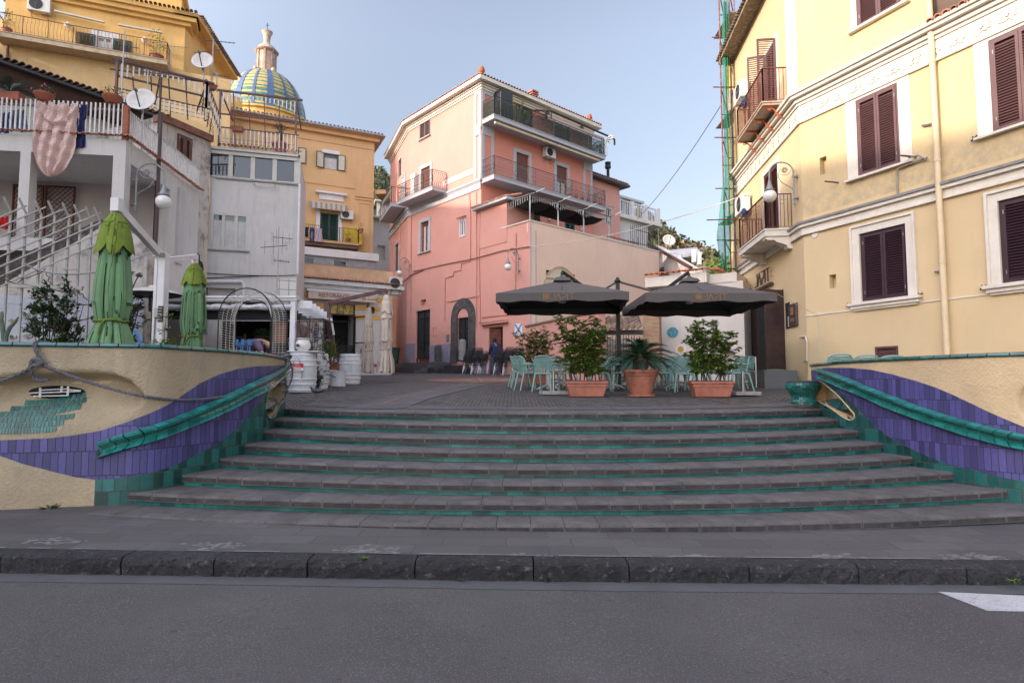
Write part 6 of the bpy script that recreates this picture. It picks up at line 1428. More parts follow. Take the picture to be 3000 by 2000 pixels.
c=EW_.P(EW_.q(1088,910)[0],EW_.q(1088,910)[1],.2);mb=MB();mb.lathe([(.03,-.14),(.09,-.1),(.1,.08),(.03,.16)],c,6);mb.bar(c,c-EW_.n*.2,.02);mb.build('wall_lantern',RAILD,None,'small black lantern on the restaurant wall, right of the door','lantern')
sil=EW_.q(920,1000);mb=MB();body=[(0,-.2),(.16,-.2),(.2,.35),(.42,.35),(.42,0),(.48,0),(.48,.45),(.17,.5),(.17,.62),(.12,.72),(.04,.68),(.02,.55),(-.02,.4),(-.05,.1)]
mb.wpoly(EW_,[(sil[0]+x,sil[1]+.15+z)for x,z in body],.003,.012);mb.build('painted_figure',mk('indigo_paint',(.05,.045,.15),.8,.3,30),es)
acunit(EW_,uE+.05,EW_.q(1140,850)[1],'white air conditioner at the right corner of the restaurant cornice',w=.6,h=.6)
al=thing('alley_house','white stepped houses up the alley beside the pink house','building',(XD(1110,55),55,3));
for(p0,p1,D,yt)in((1085,1112,50,640),(1105,1135,54,655),(1095,1160,60,592)):
 W_=Wall((XD(p0,D),D),(XD(p1+60,D),D+1.5));zt2=zAt(yt,D);mb=MB();facade(mb,W_,0,W_.L,3,zt2,[(.4,1.1,zt2-3.4,zt2-2.2)]);mb.wb(W_,-.2,W_.L,zt2,zt2+.15,-.5,.5);mb.build('wall',WHT,al,recalc=False)
mb=MB();W_=Wall((XD(1137,52),52),(XD(1170,52),53));mb.wb(W_,0,2,zAt(640,52),zAt(590,52),0,.1);mb.build('glazed_bay',GLS,al)
bn=thing('rubbish_bin','green wheeled rubbish bin in the alley beside the pink house','bin',tuple(PL.P(PL.q(1188,1040)[0],gz(33)+.5,.8)));c=bn.location.copy();mb=MB();mb.hexa([c+V(p)for p in((-.22,-.25,.05),(.22,-.25,.05),(.22,.25,.05),(-.22,.25,.05),(-.29,-.32,.95),(.29,-.32,.95),(.29,.32,.95),(-.29,.32,.95))]);mb.build('body',mk('bin_green',(.015,.08,.05),.5,.1,5),bn);mb=MB();mb.box(c+V((0,0,.99)),(.64,.7,.07));mb.build('lid',mk('bin_green',(.015,.08,.05)),bn)
for s_ in(-1,1):mb=MB();mb.tube([c+V((.2+.0,s_*.3,.08)),c+V((.2,s_*.34,.08))],.08,10);mb.build('wheel',BLACKP,bn)
CW=Wall((XD(610,19.7),19.7),(XD(610,19.7)+.962*2.9,19.7+.272*2.9));cb=thing('white_block','white plastered house with a four pane window band under a picket terrace','building',tuple(CW.P(1.4,1.8)))
uCr=CW.q(875,600)[0];zCt=CW.q(700,452)[1];wlow=CW.r(597,619,726,736);w4=CW.r(615,449,858,527)
zc0=CW.q(740,530)[1]
arcw=(CW.q(600,850)[0],CW.q(690,850)[0]);azt=CW.q(645,830)[1]
wall_sheet(cb,'wall',CW,-.15,uCr,1.4,zc0,[(max(-.1,wlow[0]),wlow[1],wlow[2],wlow[3]),(arcw[0],arcw[1],3.2,azt-.15)],WHT)
boxroom(cb,CW,-.1,uCr,1.4,zCt+.1,4,WHT)
mb=MB();mb.wb(CW,0,uCr+.04,zc0-.03,zc0+.02,-.3,.06);mb.build('slate_sill',RAVP,cb);mb=MB();mb.wb(CW,max(-.1,wlow[0])-.05,wlow[1]+.05,wlow[2]-.04,wlow[2],-.1,.06);mb.build('slate_sill',RAVP,cb)
ub0,ub1=CW.q(610,480)[0],CW.q(868,480)[0];zq0,zq1=zc0+.02,CW.q(700,453)[1]
band_=MB();fr=.05;n=4
band_.wb(CW,ub0,ub1,zq0,zq0+fr,-.05,.02);band_.wb(CW,ub0-.03,ub1+.05,zq1-fr,zq1+.07,-.2,.06);band_.wb(CW,ub0-.08,ub1+.06,zq1+.08,zq1+.15,-.3,.12)
for k in range(n+1):
 u=lerp(ub0,ub1,k/n);w_=.06 if k in(0,n)else .07;band_.wb(CW,u-w_*(k>0),u+w_*(k<n),zq0+fr,zq1-fr,-.05,.025)
band_.wb(CW,ub1,uCr+.03,zq0,zq1+.07,-.06,.022);wb_=band_.build('window_band',ALU,cb)
for k in range(n):a,b=lerp(ub0,ub1,k/n)+.06,lerp(ub0,ub1,(k+1)/n)-.06;mb=MB();mb.wb(CW,a,b,zq0+fr,zq1-fr,-.03,-.015);mb.build('pane',GLS,wb_);mb=MB();mb.wb(CW,a,b,zq1-fr-[.4,.4,.18,.08][k],zq1-fr,-.1,-.05);mb.build('blind',mk('grey_blind',(.3,.32,.36),.6,.1,4),wb_)
glass_window(cb,CW,(max(-.1,wlow[0]),wlow[1],wlow[2],wlow[3]),-.04,ALU,3,.085,curtain=.8)
mb=MB();mb.wb(CW,0,uCr,zq1+.16,zq1+.2,-4,.05);mb.build('terrace_slab',WHT,cb);mb=MB();tile_row(mb,CW.P(.05,zq1+.3,-.05),CW.P(uCr+.1,zq1+.3,-.05),CW.n,ln=.22,sp=.13,tilt=.3,r=.05);mb.build('edge_tiles',TILE,cb)
q=CW.r(812,815,866,873);mb=MB();mb.wb(CW,q[0],q[1],q[2],q[3],.001,.03);mb.build('white_tile_patch',WTIL,cb)
mb=MB();mb.tube([CW.P(uCr+.02,zc0,.08),CW.P(uCr+.02,zc0-.15,.08),CW.P(uCr+.02,5.3,.08)],.045,8);mb.tube([CW.P(-.2,CW.q(600,826)[1],.08),CW.P(.9,CW.q(720,826)[1],.08),CW.P(.98,CW.q(730,835)[1],.08),CW.P(.98,3.4,.08)],.06,8);mb.build('drainpipe',WPAINT,cb)
mb=MB();ua_,ub_=CW.q(745,544,.1)[0],CW.q(805,546,.1)[0];z_=CW.q(770,545)[1]
for o in(.1,.18,.26):mb.bar(CW.P(ua_,z_,o),CW.P(ub_,z_,o),.012)
for u in(ua_,ub_):mb.bar(CW.P(u,z_,0),CW.P(u,z_,.28),.02)
mb.build('airer_bars',PICK,cb)
for pts in([(600,800),(700,806),(800,808),(865,806)],[(600,815),(760,808)]):pipe_on(cb,CW,pts,.015,BLACKP,.04,'cable_run')
BW=Wall((XD(440,17.9),17.9),(XD(610,19.72),19.72));bbk=thing('stained_house','grey stained plaster house face with small shuttered window and curved balcony','building',tuple(BW.P(1,1.8)))
ubE=BW.q(612,600)[0];zBt0,zBt1=BW.q(455,332)[1],BW.q(608,396)[1];zBt=(zBt0+zBt1)/2
bws=BW.r(519,390,561,488);bdr_=BW.r(506,630,542,735);bws=(bws[0],bws[1],BW.q(540,480)[1],BW.q(540,398)[1])
wall_sheet(bbk,'wall',BW,0,ubE,1.4,zBt,[bws,bdr_],STN);boxroom(bbk,BW,0,ubE,1.4,zBt,4,STN)
shut_window(bbk,BW,bws,-.02,mk('russet_shutter',(.12,.045,.035),.5,.2,4));glass_window(bbk,BW,bdr_,-.1,SHUTG,1,.05,roller=.15,rm=SHUTG)
mb=MB();mb.wb(BW,-.05,ubE,zBt-.18,zBt+.03,-.3,.12);mb.build('rust_coping',mk('rust_coping',(.3,.13,.09),.9,.3,3,.4,20,stain=((.14,.1,.08),4,.5,.65)),bbk)
zbb=BW.q(535,800)[1];uc_=BW.q(530,790)[0];mb=MB();mb.prism([BW.P(uc_+.55*cos(t),zbb-.12,.0+.5*max(0,sin(t)))for t in[k*pi/10 for k in range(11)]],(0,0,.12));b5=mb.build('curved_balcony',STN,bbk)
mb=MB()
for k in range(19):
 t=k*pi/18;f=lambda z,r:BW.P(uc_+(.52+r)*cos(t),zbb+z,(.48+r)*max(.02,sin(t)));mb.tube([f(0,0),f(.15,.12),f(.3,.1),f(.45,0),f(.6,0)],.01,4)
for z,r in((.6,0),(.45,0),(.02,0)):mb.tube([BW.P(uc_+(.52+r)*cos(t),zbb+z,(.48+r)*max(.02,sin(t)))for t in[k*pi/18 for k in range(19)]],.014,4)
for k in range(26):
 t=(k+.5)*pi/26;z=.2+.12*(k%2);mb.tube([BW.P(uc_+.6*cos(t+.05*cos(a)),zbb+z+.07*sin(a),.56*max(.02,sin(t+.05*cos(a))))for a in[i for i in range(6)]],.009,4)
mb.build('ornate_railing',RAILD,b5)
pot('terracotta trough with red flowers on the curved iron balcony',BW.P(uc_-.25,zbb+.6,.4),.12,.14,TPOT,'leaf',LEAFM,.28,FLOWR,110,1.6,math.atan2(BW.d.y,BW.d.x),ls=.05,seed=9)
def picket_row(root,W,u0,u1,z0,z1,o,gap=.13,w=.04,m=PICK,top=None,name='pickets'):
 if W is globals().get('LK'):gap=.3
 mb=MB();n=max(1,int(abs(u1-u0)/gap))
 for i in range(n+1):u=lerp(u0,u1,i/n);zt2=top(i/n)if top else z1;zb3=z0(i/n)if callable(z0)else z0;mb.wb(W,u-w/2,u+w/2,zb3,zt2,o,o+.02)
 return mb.build(name,m,root)
def pframe(name,label,W,u0,u1,z0,z1,zr,zh,o=.0,posts=(0,1),hang=True,zl=None):
 r=thing(name,label,'pergola',tuple(W.P(u0,z0,o)));mb=MB()
 for t in posts:mb.bar(W.P(lerp(u0,u1,t),z0,o),W.P(lerp(u0,u1,t),z1,o),.055)
 mb.bar(W.P(u0-.12,z1,o),W.P(u1+.2,z1,o),.06);mb.bar(W.P(u0,zr,o),W.P(u1+.1,zr,o),.035)
 if zl:mb.bar(W.P(u0,zl,o),W.P(u1,zl,o),.045)
 for t in[k/5 for k in range(1,5)]:mb.bar(W.P(lerp(u0,u1,t),z0,o-.2),W.P(lerp(u0,u1,t)-.1,z1,o-.1),.025)
 for t in posts:mb.bar(W.P(lerp(u0,u1,t),z1,o),W.P(lerp(u0,u1,t),z1,o-2.5),.04)
 mb.build('frame',RUSTB,r)
 if hang:picket_row(r,W,u0+.1,u1-.05,lambda t:z1-.2-.3*abs(2*t-1)**1.5,z1-.1,o+.03,name='slatted_valance')
 picket_row(r,W,u0+.06,u1,z0+.02,zr-.03,o+.03,name='slatted_railing');mb=MB()
 for t in range(3):mb.bar(W.P(u0,z0+.12+.12*t,o-.15),W.P(u1,z0+.12+.12*t,o-.15),.012)
 mb.build('rear_wires',RAILG,r);return r
fu0,fu1=CW.q(640,420)[0],CW.q(865,430)[0];z0_=zq1+.22
pframe('terrace_pergola','rust iron frame with white pickets on the white block terrace',CW,fu0,fu1,z0_,CW.q(760,277)[1],CW.q(760,383)[1],0,-.05,zl=CW.q(760,344)[1])
fb0,fb1=BW.q(462,340)[0],BW.q(606,380)[0];zbt=zBt+.03
FW=Wall((XD(300,16.2),16.2),(XD(606,17.6),17.6));f1z=FW.q(450,202)[1]
pframe('terrace_pergola','long rust iron frame with white pickets above the stained house',FW,0,FW.q(604,300)[0],FW.q(450,322)[1],f1z,FW.q(450,308)[1]+.25,0,0.,posts=(0,.47,1),zl=FW.q(450,247)[1])
LK=Wall(tuple(FW.P(FW.q(604,300)[0],0).xy),tuple(CW.P(fu0,0).xy));pframe('terrace_pergola','short linking rust iron frame between the two terraces',LK,0,LK.L,zBt,f1z,zBt+.75,0,0.,posts=(0,),zl=f1z-.45)
AW=Wall((-9.12,14.),(-9.12-.991*7,14-.131*7));AS=Wall((-9.12,14.),(-9.12-.08*4,14+.997*4))
av=thing('veranda_house','white house with pillared veranda and picket roof terrace at far left','building',(-11,14.5,1.5))
zA1=AW.q(200,401)[1];zA0=AW.q(200,450)[1];zAf=4.95
mb=MB();mb.wb(AW,0,7,zA0,zA1,-.25,0);mb.wb(AS,0.25,4.,zA0-.1,zA1,-.25,0);mb.wb(AS,0.25,4.,1.5,zAf,-.25,0);mb.wb(AS,2.2,4.,zAf,zA0-.1,-.25,0);mb.wb(AW,0,7,zAf-.3,zAf,-2.8,0);mb.build('wall',WHT,av)
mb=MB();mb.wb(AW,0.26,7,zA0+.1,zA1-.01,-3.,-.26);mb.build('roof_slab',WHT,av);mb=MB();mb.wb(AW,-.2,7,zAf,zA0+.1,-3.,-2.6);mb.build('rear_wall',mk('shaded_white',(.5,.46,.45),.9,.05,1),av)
for(a,b)in((.0,.27),(AW.q(88,500)[0],AW.q(57,500)[0])):mb=MB();mb.wb(AW,min(a,b),max(a,b),zAf,zA0,-.27,0);mb.build('pillar',WHT,av)
mb=MB();tile_row(mb,AW.P(-.15,zA1+.08,.0),AW.P(7,zA1+.08,.0),AW.n,ln=.16,sp=.12,tilt=.3,r=.045);tile_row(mb,AS.P(-.1,zA1+.08,.0),AS.P(4,zA1+.08,.0),AS.n,ln=.16,sp=.12,tilt=.3,r=.045);mb.build('edge_tiles',TILE,av)
tr=MB();o=-2.5;tq=AW.r(41,545,215,705,o);
for w_ in((tq[0],(tq[0]+tq[1])/2-.02),((tq[0]+tq[1])/2+.02,tq[1])):
 tr.wframe(AW,w_[0]+.04,w_[1]-.04,tq[2],tq[3],.04,o,o+.05);d=.13;H_=tq[3]-tq[2];L_=w_[1]-w_[0];k=-H_
 while k<L_:
  for s_ in(0,1):
   a0_,b0_=(k,0),(k+H_,H_);pa=max(0,k);pb=min(L_,k+H_);
   if pb>pa:
    za_,zb4=(pa-k,pb-k);xa,xb=(pa,pb)if s_ else(L_-pa,L_-pb);tr.bar(AW.P(w_[0]+xa,tq[2]+za_,o+.03),AW.P(w_[0]+xb,tq[2]+zb4,o+.03),.022,.01)
  k+=d
tr.build('trellis',mk('russet_trellis',(.13,.035,.025),.6,.2,6),None,'russet wooden lattice trellis against the veranda rear wall','trellis')
av2=thing('terrace_railing','white picket railing with brown rail round the veranda roof','railing',tuple(AW.P(0,zA1)))
zAr=AW.q(200,314)[1];mb=MB();mb.bar(AW.P(-.03,zAr,-.02),AW.P(7,zAr,-.02),.05,.04);mb.bar(AS.P(0,zAr,-.02),AS.P(4,zAr,-.02),.05,.04);mb.bar(AW.P(0,zA1+.1,-.02),AW.P(7,zA1+.1,-.02),.03);mb.build('handrail',RUSTB,av2)
picket_row(av2,AW,.1,7,zA1+.06,zAr+.14,.0,gap=.1,w=.035);picket_row(av2,AS,.1,3.9,zA1+.06,zAr+.02,.0,gap=.085,w=.035)
mb=MB();mb.wb(AW,-.02,.1,zA1,zAr+.12,-.08,.02);mb.build('corner_post',mk('rust_post',(.3,.08,.04),.7,.3,8),av2)
up=thing('upper_house','shaded storey with brown tiled lean-to roof behind the veranda terrace','building',(-13,19,7.6));UW=Wall((XD(36,17.5),17.5),(XD(368,20.),20.));zu=UW.q(200,262)[1]
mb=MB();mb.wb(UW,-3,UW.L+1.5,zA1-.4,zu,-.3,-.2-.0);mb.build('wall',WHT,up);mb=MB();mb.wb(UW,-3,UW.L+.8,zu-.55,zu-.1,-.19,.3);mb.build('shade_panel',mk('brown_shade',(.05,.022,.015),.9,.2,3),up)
mb=MB();mb.wb(UW,-3,UW.L+.8,zu-.1,zu-.02,-.3,.5);mb.build('gutter',MATS['dark_gutter'],up);mb=MB();tile_row(mb,UW.P(-3,zu+.1,.2),UW.P(UW.L+.8,zu+.1,.2),UW.n,ln=.4,sp=.17,tilt=.2,r=.07)
for k in range(1,4):tile_row(mb,UW.P(-3,zu+.1+.1*k,.2-.35*k),UW.P(UW.L+.8,zu+.1+.1*k,.2-.35*k),UW.n,ln=.4,sp=.17,tilt=.25,r=.07)
mb.build('roof_tiles',mk('brown_tile',(.12,.06,.045),.85,.3,4,.3,40,island=.3),up)
c0=V((XD(437,15.5),15.5,0));mb=MB();mb.tube([c0+V((0,0,zAt(330,15.5))),c0+V((0,0,zAt(495,15.5))),c0+V((.0,0,3.5))],.06,8);mb.build('downpipe',mk('maroon_pipe',(.06,.03,.035),.4,.1,4),None,'dark maroon downpipe on the corner of the stained house','downpipe')
def dish(px,py,D,R,lb,pole=1.2):
 c=at(px,py,D);r=thing('satellite_dish',lb,'satellite dish',tuple(c-V((0,0,pole))),'satellite dishes on the roofs');n=V((.12,-1,.28)).normalized();x=V((1,.12,0)).normalized();y=n.cross(x).normalized()*-1;mb=MB();k0=0;rings=5;vs=[c+n*-.02]
 for i in range(1,rings+1):
  for j in range(28):t=2*pi*j/28;rr=R*i/rings;vs.append(c+x*cos(t)*rr*1.08+y*sin(t)*rr+n*(.13*R*(i/rings)**2*2-.02))
 fs=[(0,1+j,1+(j+1)%28)for j in range(28)]+[(1+(i-1)*28+j,1+(i-1)*28+(j+1)%28,1+i*28+(j+1)%28,1+i*28+j)for i in range(1,rings)for j in range(28)]
 mb.add(vs,fs);o=mb.build('reflector',DISH,r,smooth=True);md=o.modifiers.new('s','SOLIDIFY');md.thickness=.012
 mb=MB();mb.tube([c+V((0,.05,-pole)),c+V((0,.05,.0))],.025,6);mb.build('mast',GALV,r);mb=MB();f=c+n*R*1.0+V((-.02,0,.05));mb.bar(c-V((0,0,R*.95)),f,.025);mb.box(f,(.05,.12,.06));mb.build('feed_arm',RAILG,r)
dish(416,296,15.2,.33,'white satellite dish with rust spots, larger and lower one',1.3);dish(595,181,17.6,.29,'white satellite dish on the rust frame corner',.6);dish(1959,705,50,.5,'small white satellite dish below the green hill',.9)
def aerial(c,h,arms,lb,yag=0,D=None):
 c=V(c);r=thing('tv_aerial',lb,'aerial',tuple(c),'television aerials on the roofs');mb=MB();mb.tube([c,c+V((0,0,h))],.018,5);mb.build('mast',GALV,r)
 for(z,dx,ln,n,el)in arms:
  mb=MB();a=c+V((-dx*ln*.3,0,z));b=c+V((dx*ln*.7,.1,z-.04));mb.tube([a,b],.012,4)
  for k in range(n):p=a.lerp(b,(k+.5)/n);e=el*(1-.4*k/n);mb.tube([p+V((0,0,-e/2)),p+V((0,0,e/2))],.006,3)
  if yag:
   for k in range(5):q=a+V((-.02,0,(k-2)*.06));mb.tube([q+V((0,-.15,0)),q+V((0,.15,0))],.005,3)
  mb.build('antenna_array',RAILG,r)
def aer(px,pyb,pyt,D,arms,lb,yag=0):b=at(px,pyb,D);t=at(px,pyt,D);aerial(b,t.z-b.z,[(a[0]*(t.z-b.z),)+a[1:]for a in arms],lb,yag)
aer(355,300,90,15.8,[(.8,1,.5,4,.35),(.62,-1,.45,4,.3)],'tall aerial rising left of the large satellite dish');aer(430,300,205,16.5,[(.95,1,.7,7,.15)],'aerial just above the large satellite dish',1)
aer(620,260,118,18,[(1.,1,.9,8,.12),(.8,-1,.9,3,.3)],'long armed aerial right of the upper satellite dish',1);aer(634,270,215,18.5,[(.95,1,.5,5,.12)],'short aerial below the long armed aerial',1)
aer(500,205,105,33,[(.7,1,1.2,6,.4)],'aerial on the right end of the ochre balcony',1);aer(812,860,665,19.6,[(.85,1,.6,3,.5),(.72,-1,.9,3,.6),(.5,1,.5,6,.15)],'tall aerial in front of the white block',1)
aer(1930,770,665,48,[(.97,1,1.4,4,.6)],'aerial against the green hill');aer(1085,560,460,42,[(.5,1,.6,2,.2)],'thin aerial at the right corner of the apricot building');aer(1760,640,600,36,[(.9,1,1.2,9,.3)],'aerial between the pink balconies and white sunroom',1)
def cloth_big():
 c=[(115,312),(233,308)];a=AW.q(115,312,.05);b=AW.q(233,308,.05);zt2=zAr+.02;NX,NZ=36,44;mb=MB();P_=[]
 zb5=AW.q(175,521,.1)[1]
 for j in range(NZ+1):
  v=j/NZ;row=[]
  for i in range(NX+1):
   s_=i/NX;cx_=(a[0]+b[0])/2;sw=abs(2*s_-1);sp=sqrt(max(.02,1-max(0,(v-.5)/.5)**2.4))*(1+.06*sin(3*v));u=cx_+(lerp(a[0],b[0],s_)-cx_)*sp-(b[0]-a[0])*.06*v
   L_=(zt2-zb5);z=zt2-L_*v*(1-.0*sw)+.03*sin(s_*7*pi)*(v<.05)
   f=.05*sin(s_*23+v*5)+.018*sin(v*38+9*(s_-.5)**2+1.5*sin(s_*9))*(v>.04)*(.35+.65*(1-sw))+.02*sin(s_*47+v*13)+.05*math.exp(-((v-.27+.25*sw*sw)/.03)**2)
   row.append(AW.P(u,z,.1+f+.08*(1-sw)*v))
  P_.append(row)
 for j in range(NZ):
  for i in range(NX):mb.quad(P_[j][i],P_[j][i+1],P_[j+1][i+1],P_[j+1][i])
 m=mat('striped_bed_cover',(.62,.47,.42),.95,.1,4);nt=m.node_tree;b_=nt.nodes['Principled BSDF'];wv=nt.nodes.new('ShaderNodeTexWave');wv.bands_direction='Z';wv.inputs['Scale'].default_value=9;wv.inputs['Distortion'].default_value=3.5;wv.inputs['Detail'].default_value=2;tc=nt.nodes.new('ShaderNodeTexCoord');nt.links.new(tc.outputs['Object'],wv.inputs['Vector'])
 cr=nt.nodes.new('ShaderNodeValToRGB');cr.color_ramp.elements[0].position=.1;cr.color_ramp.elements[0].color=(.42,.2,.19,1);cr.color_ramp.elements[1].position=.35;cr.color_ramp.elements[1].color=(.64,.5,.44,1);nt.links.new(wv.outputs['Fac'],cr.inputs[0]);nt.links.new(cr.outputs[0],b_.inputs['Base Color'])
 mb.build('bed_cover',m,None,'pink striped ruched bed cover hanging over the veranda terrace railing','bed cover',smooth=True)
cloth_big()
garment(226,256,308,432,NAVY,'navy blue cloth hanging beside the pink striped bed cover',AW,.03,nm='navy_cloth')
mb=MB()
for k in range(9):q=AW.q(128+13*k,307,.1);mb.bar(AW.P(q[0],zAr-.03,.06),AW.P(q[0]+.01,zAr+.06,.05),.012)
mb.build('clothes_pegs',PICK,None,'white clothes pegs along the brown handrail above the bed cover','clothes pegs',kind='stuff')
garment(0,30,330,390,BLUEC,'blue cloth draped behind the pickets at far left',AW,-.4,nm='blue_cloth');garment(30,82,322,386,mk('faded_denim',(.12,.17,.3),.9,.3,8),'faded blue cloths drying behind the pickets',AW,-.5,kind='dress',nm='blue_cloth')
garment(-20,32,634,670,REDC,'red cloth hanging on the stair fence at the left edge',AW,.3,kind='dress',nm='red_cloth')
def bowl(px,py,W,z,lb,pl='leaf',fl=FLOWP,pm=LEAFM,R=.2,seed=1,ph=.22,o=.0):
 u=W.q(px,py)[0];c=W.P(u,z,o);r=thing('bowl_planter',lb,'planter',tuple(c),'bowl planters on the terrace railing');mb=MB();mb.lathe([(R*.55,0),(R*.8,.05),(R*.98,.13),(R*1.05,.15),(R*1.05,.18),(R*.95,.18),(0,.16)],c,20,fn=lambda t,zz:1+.0*zz);mb.build('bowl',TPOT2,r,smooth=True)
 mb=MB();rnd=random.Random(seed);leaves(mb,c+V((0,0,.16+ph*.4)),(R*1.1,R,ph*.6),160,.06,rnd);mb.build('foliage',pm,r);mb=MB();flowers(mb,c+V((0,0,.2)),(R,R,ph*.8),14,.016,rnd);mb.build('flowers',fl,r)
bowl(129,293,AW,zAr+.1,'bowl planter with pink flowers on the railing left of the bed cover',seed=2);bowl(329,300,AW,zAr+.14,'bowl planter with yellowish plant on the terrace corner post',fl=FLOWR,pm=LEAFB,seed=3)
c=AW.P(AW.q(25,280)[0],zAr+.1,-.1);r=thing('potted_palm','small palm in a clay trough on the terrace railing at far left','palm',tuple(c));mb=MB();mb.box(c+V((0,0,.1)),(.5,.22,.2));mb.build('trough',TPOT2,r,bevel=.01);mb=MB();palm_fronds(mb,c+V((-.05,0,.25)),20,.75,random.Random(4),.9,.012,sp=22);mb.build('fronds',PALM,r)
pot('small clay trough with succulent on the white block terrace rail',CW.P(CW.q(697,380)[0],CW.q(697,388)[1],.05),.13,.15,TPOT,'leaf',LEAFM,.25,None,90,1.4,.2,ls=.05,seed=5);pot('clay trough on the linking terrace rail',LK.P(.25,zBt+.72,.05),.12,.15,TPOT,'leaf',LEAFM,.1,None,10,1.4,1,seed=6)
c=CW.P(CW.q(818,420)[0],z0_,-.35);r=thing('potted_palm','sago palm in a big clay pot on the white block terrace','palm',tuple(c));mb=MB();mb.lathe([(.18,0),(.25,.35),(.28,.35),(.28,.42),(.2,.42)],c,16);mb.build('pot',TPOT,r);mb=MB();mb.tube([c+V((0,0,.4)),c+V((0,0,.85))],[.1,.07],8);mb.build('trunk',BARK,r);mb=MB();palm_fronds(mb,c+V((0,0,.85)),16,.42,random.Random(3),.7,.012,sp=18);mb.build('fronds',PALM,r)
lamp_at(AS,.3,at(355,560,14.2).z,'globe lamp on scrolled bracket below the veranda house corner')
SW=Wall((XD(-250,12.6),12.6),(XD(440,12.9),12.9));sw=thing('stair_wall','grey stained wall under the rising outside stair, painted pale blue below','wall',tuple(SW.P(2,1.3)))
spts=[SW.q(*p)for p in((-250,950),(0,838),(292,668),(361,672),(424,706),(432,760))];ptsz=[(spts[0][0],1.2)]+spts+[(spts[-1][0],1.2)]
mb=MB();mb.wpoly(SW,ptsz,-.6,0);mb.build('wall',STN,sw)
mb=MB();z870=SW.q(200,868)[1];mb.wb(SW,spts[0][0],spts[-1][0]-.02,1.25,z870,.002,.03);mb.build('painted_dado',mk('pale_blue_render',(.44,.46,.52),.9,.08,1.5,.3,20,stain=((.22,.3,.42),1.2,.56,.72,.7),streak=((.3,.28,.27),.5)),sw)
mb=MB();a,b=spts[1],spts[2];c_,d_=SW.q(0,770),SW.q(292,640);mb.wpoly(SW,[a,b,d_,c_],-.5,-.05);mb.wpoly(SW,[SW.q(-250,880),SW.q(-250,960),a,c_],-.5,-.05);mb.build('stair_rubble',mk('dark_rubble',(.09,.075,.065),.95,.4,6,1.,14,bdist=.05,stain=((.2,.18,.16),6,.55,.7)),sw)
FN=Wall((XD(-120,11.4),11.4),(XD(310,12.),12.));FENW=mk('dull_white_paint',(.36,.35,.33),.6,.15,5);fn=thing('stair_fence','white painted angled bar fence along the outside stair, with long posts','fence',tuple(FN.P(2,1.3)))
mb=MB();tops=[(33,600),(78,603),(123,609),(162,612),(204,618),(237,622),(270,628),(295,630)];bots=[(23,1020),(62,1020),(107,1020),(150,1020),(184,1020),(218,1020),(255,1020),(292,720)]
F_=lambda px,py,o=0.:FN.P(*FN.q(px,py),o)
for t,b in zip(tops,bots):
 q=FN.q(*t);u=q[0];mb.bar(FN.P(u,1.3 if b[1]>900 else q[1]-1.0,0),FN.P(u,q[1]-.15,0),.035);mb.bar(FN.P(u,q[1]-.15,0),FN.P(u-.08,q[1]+.12,.12),.03)
mb.build('posts',FENW,fn);mb=MB()
for k in range(8):
 y0=842-29*k;x1=min(297,(y0-598)/.51)
 mb.bar(F_(-110,y0+47,.03),F_(x1,y0-.44*x1,.03),.024)
mb.bar(F_(33,838,.05),F_(245,846,.05),.07,.07);mb.bar(F_(25,890,.03),F_(62,890,.03),.03);mb.bar(F_(188,788,.03),F_(225,790,.03),.03);mb.bar(F_(190,946,.03),F_(220,948,.03),.03)
mb.build('rails',FENW,fn)
mb=MB();mb.tube(cat2([F_(78,775,.1),F_(130,797,.1),F_(200,806,.1),F_(275,802,.1),F_(340,790,.1),F_(400,762,.1),F_(445,745,.1)]),.016,5);mb.build('hose',mk('grey_hose',(.25,.25,.26),.5,.1,4),None,'grey hose slung between the stair fence and umbrella mast','hose')
mb=MB();rnd=random.Random(12)
for(x0,y0,x1,y1)in((20,820,130,850),(130,850,200,856),(200,856,250,842),(60,830,140,790),(140,800,160,838),(230,845,262,880),(235,852,250,872),(160,838,210,840),(0,808,60,812)):
 a,b=F_(x0,y0,.08),F_(x1,y1,.08);mb.tube([a.lerp(b,t/5)+V((rnd.uniform(-.04,.04),0,rnd.uniform(-.04,.04)))*(0<t<5)for t in range(6)],.009,4)
mb.build('bare_vine',BARK,None,'bare dry vine twisted along the white stair fence','vine')
fsh=[(90,895,14,.5),(73,919,26,1),(38,940,26,1),(95,944,14,.6),(118,941,10,.4),(36,987,27,.6),(82,985,28,1),(226,937,22,1),(200,975,24,.6),(118,973,9,.3),(235,969,8,.3),(372,940,14,.5)]
wh_=['topmost','upper','left','middle','small','lower left','lower middle','right','lower right','tiny','plain grey','last']
for i,(px,py,L_,k)in enumerate(fsh):
 q=SW.q(px,py,.04);s_=L_/1784*12.6/2;mb=MB();f=[(-1,.05),(-.55,.42),(-.1,.5),(.5,.1),(.95,.3),(.85,-.3),(.5,-.15),(0,-.5),(-.6,-.35)]
 mb.wpoly(SW,[(q[0]+(x if SW.d.x>0 else-x)*s_,q[1]+z*s_)for x,z in f],.035,.06)
 r=thing('ceramic_fish',['topmost small','dark and yellow upper','large pale left','small pale middle','slim dark middle','large grey lowest left','large yellow lowest middle','dark striped right','grey lower right','tiny lower','tiny far right','pale rightmost'][i]+' ceramic fish on the pale blue wall','wall ornament',tuple(SW.P(q[0],q[1],.04)),'ceramic fish on the stair wall')
 mb.build('body',mk('fish_ceramic',(.33,.33,.3),.4,.3,20),r);mb=MB();f2=[(-.2,.48),(.45,.12),(.2,-.1),(-.1,-.4),(-.3,0)];mb.wpoly(SW,[(q[0]+x*s_,q[1]+z*s_)for x,z in f2],.061,.066);mb.build('back_panel',mk('fish_yellow',(.3,.25,.05),.4,.5,40)if k==1 else mk('fish_dark',(.06,.06,.05),.4,.5,40),r)
